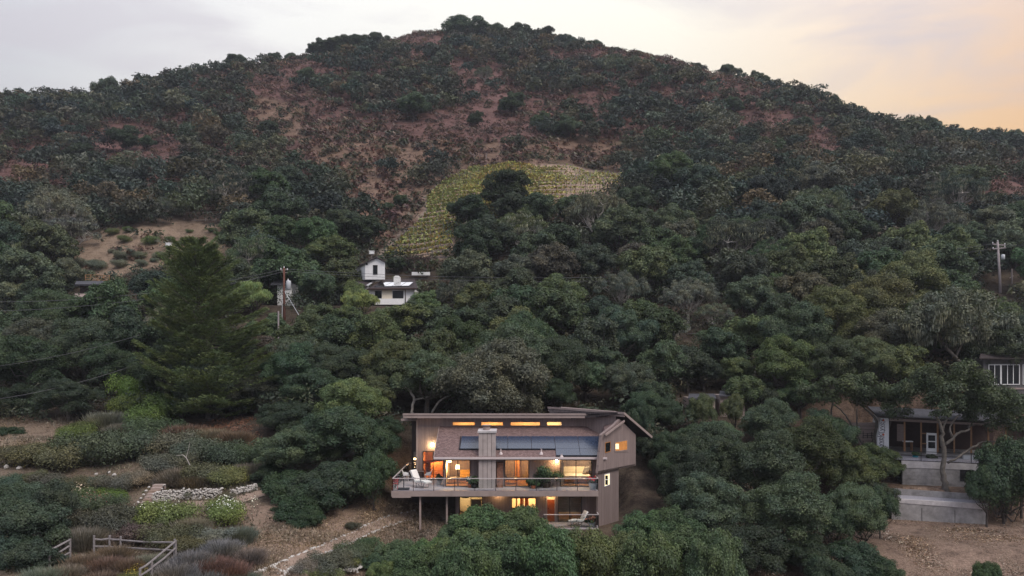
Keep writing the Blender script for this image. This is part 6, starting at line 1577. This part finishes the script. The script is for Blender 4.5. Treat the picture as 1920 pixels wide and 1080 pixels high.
for (u, v, s, la_) in ((205, 888, .42, 'pair of white rocks by a dry stalked shrub, the upper'), (214, 893, .5, 'pair of white rocks by a dry stalked shrub, the lower'), (278, 881, .5, 'grey white rock beneath the bare forked sapling'), (291, 871, .4, 'long white rock on the bank under the shrubs'),
                       (12, 878, .6, 'white boulder at the left edge above the garden beds'), (36, 880, .55, 'white boulder on the pale dirt at the far left'), (80, 884, .35, 'small white rock in the dry patch at the left'), (146, 864, .4, 'pale rock in a bare patch of the upper bank'), (368, 1063, .35, 'rounded pale stone in the lavender bed'),
                       (62, 908, .3, 'flat pale rock over the rose bed'), (286, 909, .36, 'white rock standing at the head of the garden steps'), (180, 890, .28, 'small rock on the upper garden bank')):
    p = hit(u, v); o = stone(None, (p[0], p[1], p[2] + s * .2), s, g, 'rock'); tag(o, la_, 'rock', RK)
# rock ring with a dark hollow, planter beam
rp = hit(652, 1066); rg = empty('rock_ring', rp, 'ring of pale rocks round a dark hollow at the lower edge', 'rock ring')
for k in range(22):
    t = k / 22 * 6.28; stone(rg, (rp[0] + math.cos(t) * .85, rp[1] + math.sin(t) * .8, rp[2] + .12 + .2 * max(0, math.sin(t))), g.uniform(.22, .38), g)
part('hollow', MB().lathe((rp[0] - .1, rp[1] + .1, rp[2] - .05), [(.62, 0), (.66, .16), (.55, .3)], 12), M['black'], rg)
for k in range(14): stone(rg, (rp[0] + .5 + g.normal() * .3, rp[1] - .7 + g.normal() * .2, rp[2] + .05), g.uniform(.15, .26), g)
bp_ = hit(604, 1078); pb_ = empty('planter_box', bp_, 'dark timber planter edge at the bottom of the photo', 'planter')
part('board', MB().box(bp_[0] - .95, bp_[0] + .95, bp_[1], bp_[1] + .08, bp_[2] - .2, bp_[2] + .14), M['wood_dark'], pb_); part('cap', MB().box(bp_[0] - 1.0, bp_[0] + 1.0, bp_[1] - .04, bp_[1] + .14, bp_[2] + .142, bp_[2] + .19), M['wood_dark'], pb_)

# ------------------------------------------------------------------ shrubs of the garden bank
SH = []
def shrub(u, v, w, col, look, kind='round', flowers=None, hh=1.0, name='shrub', Y=None):
    """a low plant w pixels wide whose middle is seen at (u,v)"""
    g = np.random.default_rng(int(u * 5 + v * 13))
    p = hit(u, v + w * .30 * hh) if Y is None else (U(u, Y), Y, float(gz(U(u, Y), Y)))
    s = w / F * p[1] / 1.25
    me = (SHRUB if kind == 'round' else SPIKY)[g.integers(0, 3)]
    o = tag(link(name, me), None, 'shrub'); o.location = (p[0], p[1], p[2] - .08 * s); o.scale = (s, s, s * hh); o.rotation_euler = (0, 0, g.random() * 6.28); o.color = (*jit(tuple(min(.6, k * 1.25) for k in col), g, .1), 1)
    if flowers:
        fl_ = quads('flowers', *leaf_cloud([(g.normal() * .27, g.normal() * .27, .40 + .30 * g.random(), .27) for _ in range(10)], flowers[1] * 2, flowers[2] * .5, g, shell=.95, aspect=1.1))
        f = tag(link('flowers', fl_, o, M['leaf']), kind='stuff'); f.color = (*flowers[0], 1)
    TREES.append((o, u, v, w, look, p[1])); return o
SG, SO, SY, SR, SLV, SDR, SGY = (.085, .090, .064), (.085, .082, .044), (.115, .125, .045), (.135, .083, .066), (.155, .140, .145), (.165, .138, .105), (.125, .122, .105)
for a in [
    (425, 958, 74, (.10, .14, .04), 'white flowered', 'round', ((.8, .8, .72), 170, .075), 1.1), (305, 962, 92, (.12, .15, .045), 'yellow green white flowered', 'round', ((.75, .75, .66), 90, .06), 1.05), (275, 985, 56, (.085, .11, .05), 'white speckled', 'round', ((.75, .75, .7), 70, .07)),
    (150, 932, 70, (.09, .11, .05), 'pale rose', 'round', ((.70, .55, .45), 120, .07)), (188, 942, 64, (.07, .09, .045), 'pink rose', 'round', ((.55, .17, .19), 40, .07)), (115, 928, 60, (.085, .10, .055), 'cream flowered', 'round', ((.7, .66, .5), 80, .06)), (210, 928, 50, (.095, .14, .03), 'bright green'),
    (120, 975, 90, (.07, .06, .042), 'dark reddish'), (190, 980, 90, (.055, .06, .042), 'dark green'), (235, 965, 80, (.06, .065, .048), 'dusky'), (160, 1005, 80, SGY, 'grey twiggy', 'spiky'), (250, 1000, 70, (.07, .05, .055), 'purplish'), (320, 1005, 80, (.065, .065, .035), 'dark olive'), (360, 985, 60, SDR, 'dry tan', 'spiky'),
    (345, 1020, 60, (.085, .078, .035), 'olive brown'), (395, 1005, 56, SGY, 'grey'), (415, 1025, 64, SLV, 'lavender grey', 'spiky'), (450, 1000, 60, SGY, 'silver grey', 'spiky'), (360, 1048, 70, SLV, 'lavender', 'spiky'), (330, 1068, 76, SLV, 'lavender', 'spiky'), (400, 1060, 70, SR, 'rust red', 'spiky'),
    (430, 1068, 70, SR, 'pinkish red', 'spiky'), (470, 1040, 56, SDR, 'dry tan', 'spiky'), (380, 1085, 70, SLV, 'lavender', 'spiky'), (455, 1085, 60, SGY, 'grey', 'spiky'),
    (160, 1052, 60, SR, 'rust red grassy', 'spiky'), (200, 1058, 64, SR, 'rust red grassy', 'spiky'), (240, 1060, 60, (.13, .085, .06), 'brown grassy', 'spiky'), (285, 1050, 50, SDR, 'dry grassy', 'spiky'), (130, 1072, 60, SDR, 'dry grassy', 'spiky'), (80, 1080, 70, SGY, 'grey tufted', 'spiky'), (250, 1085, 60, SY, 'yellow flowered', 'spiky', ((.5, .36, .05), 120, .06)), (190, 1085, 60, SR, 'red stemmed', 'spiky'), (215, 1035, 56, SR, 'rust red', 'spiky'),
    (335, 890, 64, SDR, 'pale dry', 'spiky'), (365, 898, 50, SDR, 'tan dry', 'spiky'), (395, 885, 70, SO, 'olive'), (435, 890, 64, SY, 'yellow green'), (310, 900, 40, SDR, 'dry', 'spiky'), (355, 925, 26, SO, 'small olive'), (424, 930, 28, SO, 'small olive'), (470, 880, 60, SDR, 'tan dry', 'spiky'), (300, 868, 70, SG, 'grey green'), (345, 860, 64, SG, 'grey green'),
    (260, 895, 56, SDR, 'tan'), (225, 905, 60, SG, 'grey green'), (180, 905, 50, SG, 'grey green'), (140, 908, 60, SO, 'olive'), (95, 900, 56, SG, 'grey green'), (60, 895, 50, SO, 'olive'), (40, 920, 70, (.06, .085, .06), 'blue green'), (15, 905, 60, (.055, .08, .055), 'blue green'),
    (170, 840, 100, (.06, .072, .045), 'tall dark green', 'round', None, 1.1), (215, 835, 96, (.065, .075, .048), 'tall dark green', 'round', None, 1.1), (262, 830, 90, (.07, .08, .052), 'grey green'), (120, 855, 90, SO, 'olive'), (70, 850, 80, SO, 'olive green'), (30, 850, 70, SO, 'olive green'), (320, 830, 90, SG, 'grey green'), (375, 840, 80, SG, 'grey green'), (420, 850, 80, (.055, .07, .042), 'dark green'), (460, 850, 70, (.045, .06, .035), 'dark green'),
    (135, 815, 60, (.085, .11, .03), 'bright green'), (160, 800, 50, (.08, .1, .03), 'bright green'), (235, 805, 60, SGY, 'grey dry', 'spiky'), (205, 785, 70, SGY, 'grey dry', 'spiky'), (290, 800, 70, (.06, .08, .045), 'dark green'), (350, 810, 70, SR, 'russet', 'spiky'), (395, 815, 60, SDR, 'dry', 'spiky'), (440, 820, 60, SR, 'russet', 'spiky'),
    (580, 1062, 54, SDR, 'tan'), (615, 1055, 70, SG, 'grey green'), (650, 1045, 56, SG, 'grey green'), (668, 1032, 60, (.06, .07, .035), 'dark olive'), (605, 1075, 50, SY, 'yellow green'), (665, 1052, 34, SY, 'yellow green'), (690, 1020, 50, (.05, .08, .04), 'green'), (570, 1085, 40, SDR, 'tan'),
    (1060 + 640, 896, 26, (.06, .06, .04), 'low', 'round'), (660, 985, 26, (.05, .05, .03), 'lone dark', 'round'),
    ]:
    shrub(*a)
for a in [(255, 735, 66, (.10, .145, .03), 'bright green', 'round', None, 1.7), (240, 760, 60, (.10, .14, .03), 'bright green', 'round', None, 1.4), (275, 780, 70, (.09, .13, .03), 'bright green', 'round', None, 1.2), (305, 760, 70, (.07, .10, .03), 'green', 'round', None, 1.3)]: shrub(*a)
# bare forked sapling on the bank
sp = hit(360, 890); sa = empty('bare_sapling', sp, 'bare white forked sapling bent over the garden shrubs', 'sapling')
part('trunk', MB().tube([(sp[0], sp[1], sp[2]), (U(357, sp[1]), sp[1], V(874, sp[1])), (U(349, sp[1]), sp[1], V(858, sp[1])), (U(343, sp[1]), sp[1], V(853, sp[1])), (U(331, sp[1]), sp[1], V(854.5, sp[1]))], [.06, .05, .04, .03, .015], 6).tube([(U(349, sp[1]), sp[1], V(858, sp[1])), (U(354, sp[1]), sp[1], V(840, sp[1])), (U(356, sp[1]), sp[1], V(828, sp[1]))], [.03, .02, .01], 5), M['bark_light'], sa)

# ------------------------------------------------------------------ orchard saplings
ORC = [(283, 450, 30), (233, 447, 24), (213, 433, 22), (240, 430, 20), (320, 447, 17), (331, 457, 16), (354, 433, 12), (371, 449, 14), (397, 431, 15), (417, 451, 18), (225, 478, 30), (225, 493, 28), (182, 495, 34), (146, 492, 34), (262, 477, 26), (300, 478, 26), (265, 492, 22), (105, 495, 30), (210, 470, 14), (246, 470, 14), (347, 455, 16), (288, 487, 14), (355, 470, 14), (410, 438, 14), (125, 478, 20), (160, 512, 24)]
for (u, v, w) in ORC:
    col = (.075, .10, .035) if v < 460 else (.105, .115, .08)
    shrub(u, v, w, col, 'rounded green' if v < 460 else 'grey green', hh=1.05, name='orchard_tree')['category'] = 'sapling'

# ------------------------------------------------------------------ vineyard rows
def vineyard():
    g = np.random.default_rng(77); n = 0
    for r_, Y in enumerate(np.arange(127, 196, 2.35)):
        us = np.linspace(690, 1190, 500); X = U(us, Y); Yl = Y + (us - 940) * .012
        X = U(us, Yl); Z = gz(X, Yl); vv = HV - F * Z / Yl
        ins = inpoly(us, vv, VINE)
        if ins.sum() < 25: continue
        sel = np.flatnonzero(ins)
        o = empty('vine_row', (X[sel[0]], Yl[sel[0]], Z[sel[0]]), None, 'vine row', 'rows of vines on the slope')
        loc = np.array(o.location)
        L_ = X[sel[-1]] - X[sel[0]]; m = int(L_ * 80)
        k = g.choice(sel, m); full = np.clip((1080 - us[k]) / 130, .12, 1) * (.75 + .5 * (vnoise(us[k] / 14, np.full(m, Y) / 3) + .5))
        keep = g.random(m) < full; k = k[keep]; m = len(k)
        c = np.stack([X[k] + g.normal(size=m) * .06, Yl[k] + g.normal(size=m) * .15, Z[k] + .55 + np.abs(g.normal(size=m)) * .28], 1) - loc
        nrm = unit(g.normal(size=(m, 3)) + np.array((0, -.4, .6))); t = unit(np.cross(nrm, rand_dirs(m, g))); b = np.cross(nrm, t); s = (.14 + .14 * g.random(m))[:, None]
        gr = vnoise(c[:, 0] / 5 + r_, np.full(m, Y) / 5)[:, None]
        tint = np.where(g.random((m, 1)) < .22 - .2 * gr, (.28, .18, .06), np.where(g.random((m, 1)) < .45 + gr, (.245, .28, .09), (.35, .33, .125))) * (.75 + .4 * g.random((m, 1)))
        link('foliage', quads('foliage', c, t * s, b * s, tint), o, M['leaf_tint'])
        tr_ = MB()
        for i in sel[::9]: tr_.bar((X[i], Yl[i], Z[i] - .2), (X[i] + g.normal() * .05, Yl[i], Z[i] + .8), .07)
        tk = part('trunks', tr_, M['bark_dark'], o); tk['kind'] = 'stuff'
        for i in sel[::max(1, len(sel) // 12)]: part('post', MB().bar((X[i], Yl[i] - .1, Z[i] - .2), (X[i], Yl[i] - .1, Z[i] + 1.55), .08), M['wood_grey'], o)
        part('trellis_wire', MB().tube([(X[i], Yl[i] - .1, Z[i] + 1.2) for i in sel[::6]], .009, 4, False), M['wire'], o)
        o['row'] = r_; n += 1
        VR.append(o)
    print('vine rows', n)
VR = []
vineyard()
ORD = ['lowest', 'second', 'third', 'fourth', 'fifth', 'sixth', 'seventh', 'eighth', 'ninth', 'tenth', 'eleventh', 'twelfth', 'thirteenth', 'fourteenth', 'fifteenth', 'sixteenth', 'seventeenth', 'eighteenth', 'nineteenth', 'twentieth', 'twenty-first', 'twenty-second', 'twenty-third', 'twenty-fourth', 'twenty-fifth', 'twenty-sixth', 'twenty-seventh', 'twenty-eighth', 'twenty-ninth', 'thirtieth']
for i, o in enumerate(VR):
    o['label'] = ('row of yellowing vines, lowest on the slope above the villa' if i == 0 else ('row of vines topmost on the vineyard slope' if i == len(VR) - 1 else 'row of yellowing vines, %s one up the vineyard slope' % ORD[min(i, 29)]))
# stakes along the top of the vineyard
for k, (u, v) in enumerate([(1092, 306), (1110, 308), (1125, 310), (1140, 313), (1153, 317), (1166, 322), (856, 298), (912, 296), (820, 305), (890, 300)]):
    p = hit(u, v + 6); o = solo('fence_post', MB().bar((p[0], p[1], p[2] - .3), (p[0], p[1], p[2] + 1.9), .13), M['wood_grey'], 'grey fence stake on the upper edge of the vineyard, %s from the left' % ['fifth', 'sixth', 'seventh', 'eighth', 'ninth', 'tenth', 'second', 'fourth', 'first', 'third'][k], 'fence post', 'stakes along the vineyard top')

# ------------------------------------------------------------------ litter on the bare ground near by
def litter():
    g = np.random.default_rng(91)
    C, A, B, T = [], [], [], []
    for (poly, n, size, cols, stand) in (([(1180, 1100), (1330, 1000), (1560, 930), (1700, 975), (1860, 985), (1960, 940), (1960, 1120), (1180, 1120)], 52000, .055, [(.24, .165, .125), (.16, .10, .075), (.36, .30, .26), (.10, .07, .055)], 0),
                                   ([(440, 1090), (480, 1000), (540, 960), (720, 925), (800, 935), (860, 1000), (700, 1100)], 26000, .085, [(.23, .17, .13), (.18, .13, .10), (.30, .24, .19), (.13, .10, .07)], .6),
                                   ([(0, 790), (140, 790), (130, 830), (0, 860)], 3000, .14, [(.22, .16, .11), (.28, .21, .15)], .7), ([(20, 870), (330, 860), (470, 900), (470, 1080), (20, 1080)], 14000, .12, [(.12, .105, .07), (.19, .155, .115), (.09, .095, .06), (.24, .20, .155)], .8),
                                   ([(330, 790), (480, 790), (480, 850), (330, 850)], 5000, .12, [(.20, .085, .05), (.16, .08, .05)], .2)):
        us = np.array([p[0] for p in poly]); vs_ = np.array([p[1] for p in poly])
        # a coarse grid of hits, then jitter inside the cells
        uu, v2 = np.meshgrid(np.arange(us.min(), us.max(), 22), np.arange(vs_.min(), vs_.max(), 16)); uu, v2 = uu.ravel(), v2.ravel(); m = inpoly(uu, v2, poly)
        H = np.array([hit(a, b) for a, b in zip(uu[m], v2[m])]); k = g.integers(0, len(H), n)
        x = H[k, 0] + g.normal(size=n) * .45; y = H[k, 1] + g.normal(size=n) * .9; z = gz(x, y)
        t = g.random(n) * 6.28; s = size * (.5 + g.random(n)) * np.clip(1.0 + 2.2 * vnoise(x / 2.6 + 7, y / 4.0), .25, 1.7)
        up = (g.random(n) < stand)[:, None]
        a = np.where(up, np.stack([g.normal(size=n) * .5, g.normal(size=n) * .5, np.ones(n) * 1.2], 1), np.stack([np.cos(t), np.sin(t), g.normal(size=n) * .3], 1)) * s[:, None]
        b = unit(np.cross(a, rand_dirs(n, g))) * (s * np.where(up[:, 0], .18, .5))[:, None]
        C.append(np.stack([x, y, z + .02 + .5 * s * up[:, 0]], 1)); A.append(a); B.append(b)
        cc = np.array(cols)[g.integers(0, len(cols), n)] * (.7 + .6 * g.random((n, 1))) * (1 + .7 * vnoise(x / 3.5, y / 5.0 + 11))[:, None]; T.append(cc)
    o = link('leaf_litter', quads('leaf_litter', np.concatenate(C), np.concatenate(A), np.concatenate(B), np.concatenate(T), True), None, M['leaf_tint'])
    tag(o, 'dry leaves and grass blades strewn over the bare ground', 'leaf litter', kind='stuff')
litter()

# ------------------------------------------------------------------ labels for trees, bushes and shrubs
LAND = [('the villa tower', 703, 500), ('the brown power pole', 533, 550), ('the right power pole', 1874, 500), ('the tall pine', 365, 620), ('the vineyard top', 990, 312), ('the villa chimney', 744, 521), ('the house roof end', 760, 778), ('the house chimney', 913, 830),
        ('the brown house gable', 1190, 820), ('the unfinished building', 1750, 800), ('the grey edge house', 1885, 700), ('the orchard box', 315, 458), ('the ridge oak', 876, 62), ('the concrete platform', 1760, 950), ('the plank sheds', 1340, 750), ('the garden steps', 272, 928), ('the rail fence', 225, 1030),
        ('the deck post', 788, 960), ('the lower patio', 1090, 970), ('the retaining wall', 1595, 815), ('the leaning moss oak', 1780, 620), ('the half hidden house', 172, 545), ('the vineyard end', 1168, 338), ('the rock ring', 652, 1064), ("the ridge's right end", 1900, 236), ("the ridge's left end", 20, 162), ('the rust red grass', 200, 1060), ('the dry stone wall', 380, 925),
        ('the paired moss oaks', 1290, 560), ('the red bare gap', 1410, 465), ('the pale bare oak', 135, 436), ('the lone scree bush', 893, 224)]
def dirword(dx, dy):
    a = math.degrees(math.atan2(-dy, dx)) % 360
    return ['to the right', 'up to the right', 'straight up', 'up to the left', 'to the left', 'down to the left', 'straight down', 'down to the right'][int((a + 22.5) // 45) % 8]
NTH = ['nearest', 'second', 'third', 'fourth', 'fifth', 'sixth', 'seventh', 'eighth', 'ninth', 'tenth', 'eleventh', 'twelfth', 'thirteenth', 'fourteenth', 'fifteenth', 'sixteenth']
bins = {}
for (o, u, v, w, look, Y) in TREES:
    k = min(range(len(LAND)), key=lambda i: (LAND[i][1] - u) ** 2 + (LAND[i][2] - v) ** 2)
    d = math.hypot(LAND[k][1] - u, LAND[k][2] - v)
    nm = o.name.split('.')[0].replace('_', ' ').replace('oak tree', 'oak').replace('orchard tree', 'orchard sapling').replace('willow tree', 'tree')
    bins.setdefault((k, dirword(u - LAND[k][1], v - LAND[k][2]), nm, look), []).append((d, o))
for (k, dw, nm, look), l in bins.items():
    for i, (d, o) in enumerate(sorted(l, key=lambda q: q[0])):
        ln = LAND[k][0]
        if len(l) == 1: lab = '%s %s %s of %s' % (look, nm, dw.replace('straight up', 'straight above').replace('straight down', 'straight below'), ln)
        else: lab = '%s %s, %s going %s from %s' % (look, nm, NTH[min(i, 15)], dw, ln)
        lab = lab.replace('straight above of', 'straight above').replace('straight below of', 'straight below')
        o['label'] = lab
        o['category'] = {'oak': 'tree', 'tree': 'tree', 'bush': 'bush', 'orchard sapling': 'sapling'}.get(nm, 'shrub')
        o['group'] = {'oak': 'oaks of the wooded slope', 'tree': 'pale drooping trees', 'bush': 'leafy bushes', 'orchard sapling': 'saplings of the orchard'}.get(nm, 'shrubs of the garden bank')

# ------------------------------------------------------------------ evening haze
HAZE = 0.0002
if HAZE:
    hm = bpy.data.materials.new('haze'); hm.use_nodes = True; t = hm.node_tree; t.nodes.clear()
    pv_ = N(t, 'ShaderNodeVolumePrincipled'); pv_.inputs['Density'].default_value = HAZE; pv_.inputs['Color'].default_value = (.80, .84, .95, 1); pv_.inputs['Anisotropy'].default_value = .2
    out = N(t, 'ShaderNodeOutputMaterial'); t.links.new(pv_.outputs[0], out.inputs['Volume'])
    solo('haze', MB().box(-330, 330, -20, 470, -45, 175), hm, 'faint bluish evening haze over the valley', kind='stuff')
print('objects', len(sc.objects), 'faces', sum(len(m.polygons) for m in bpy.data.meshes))
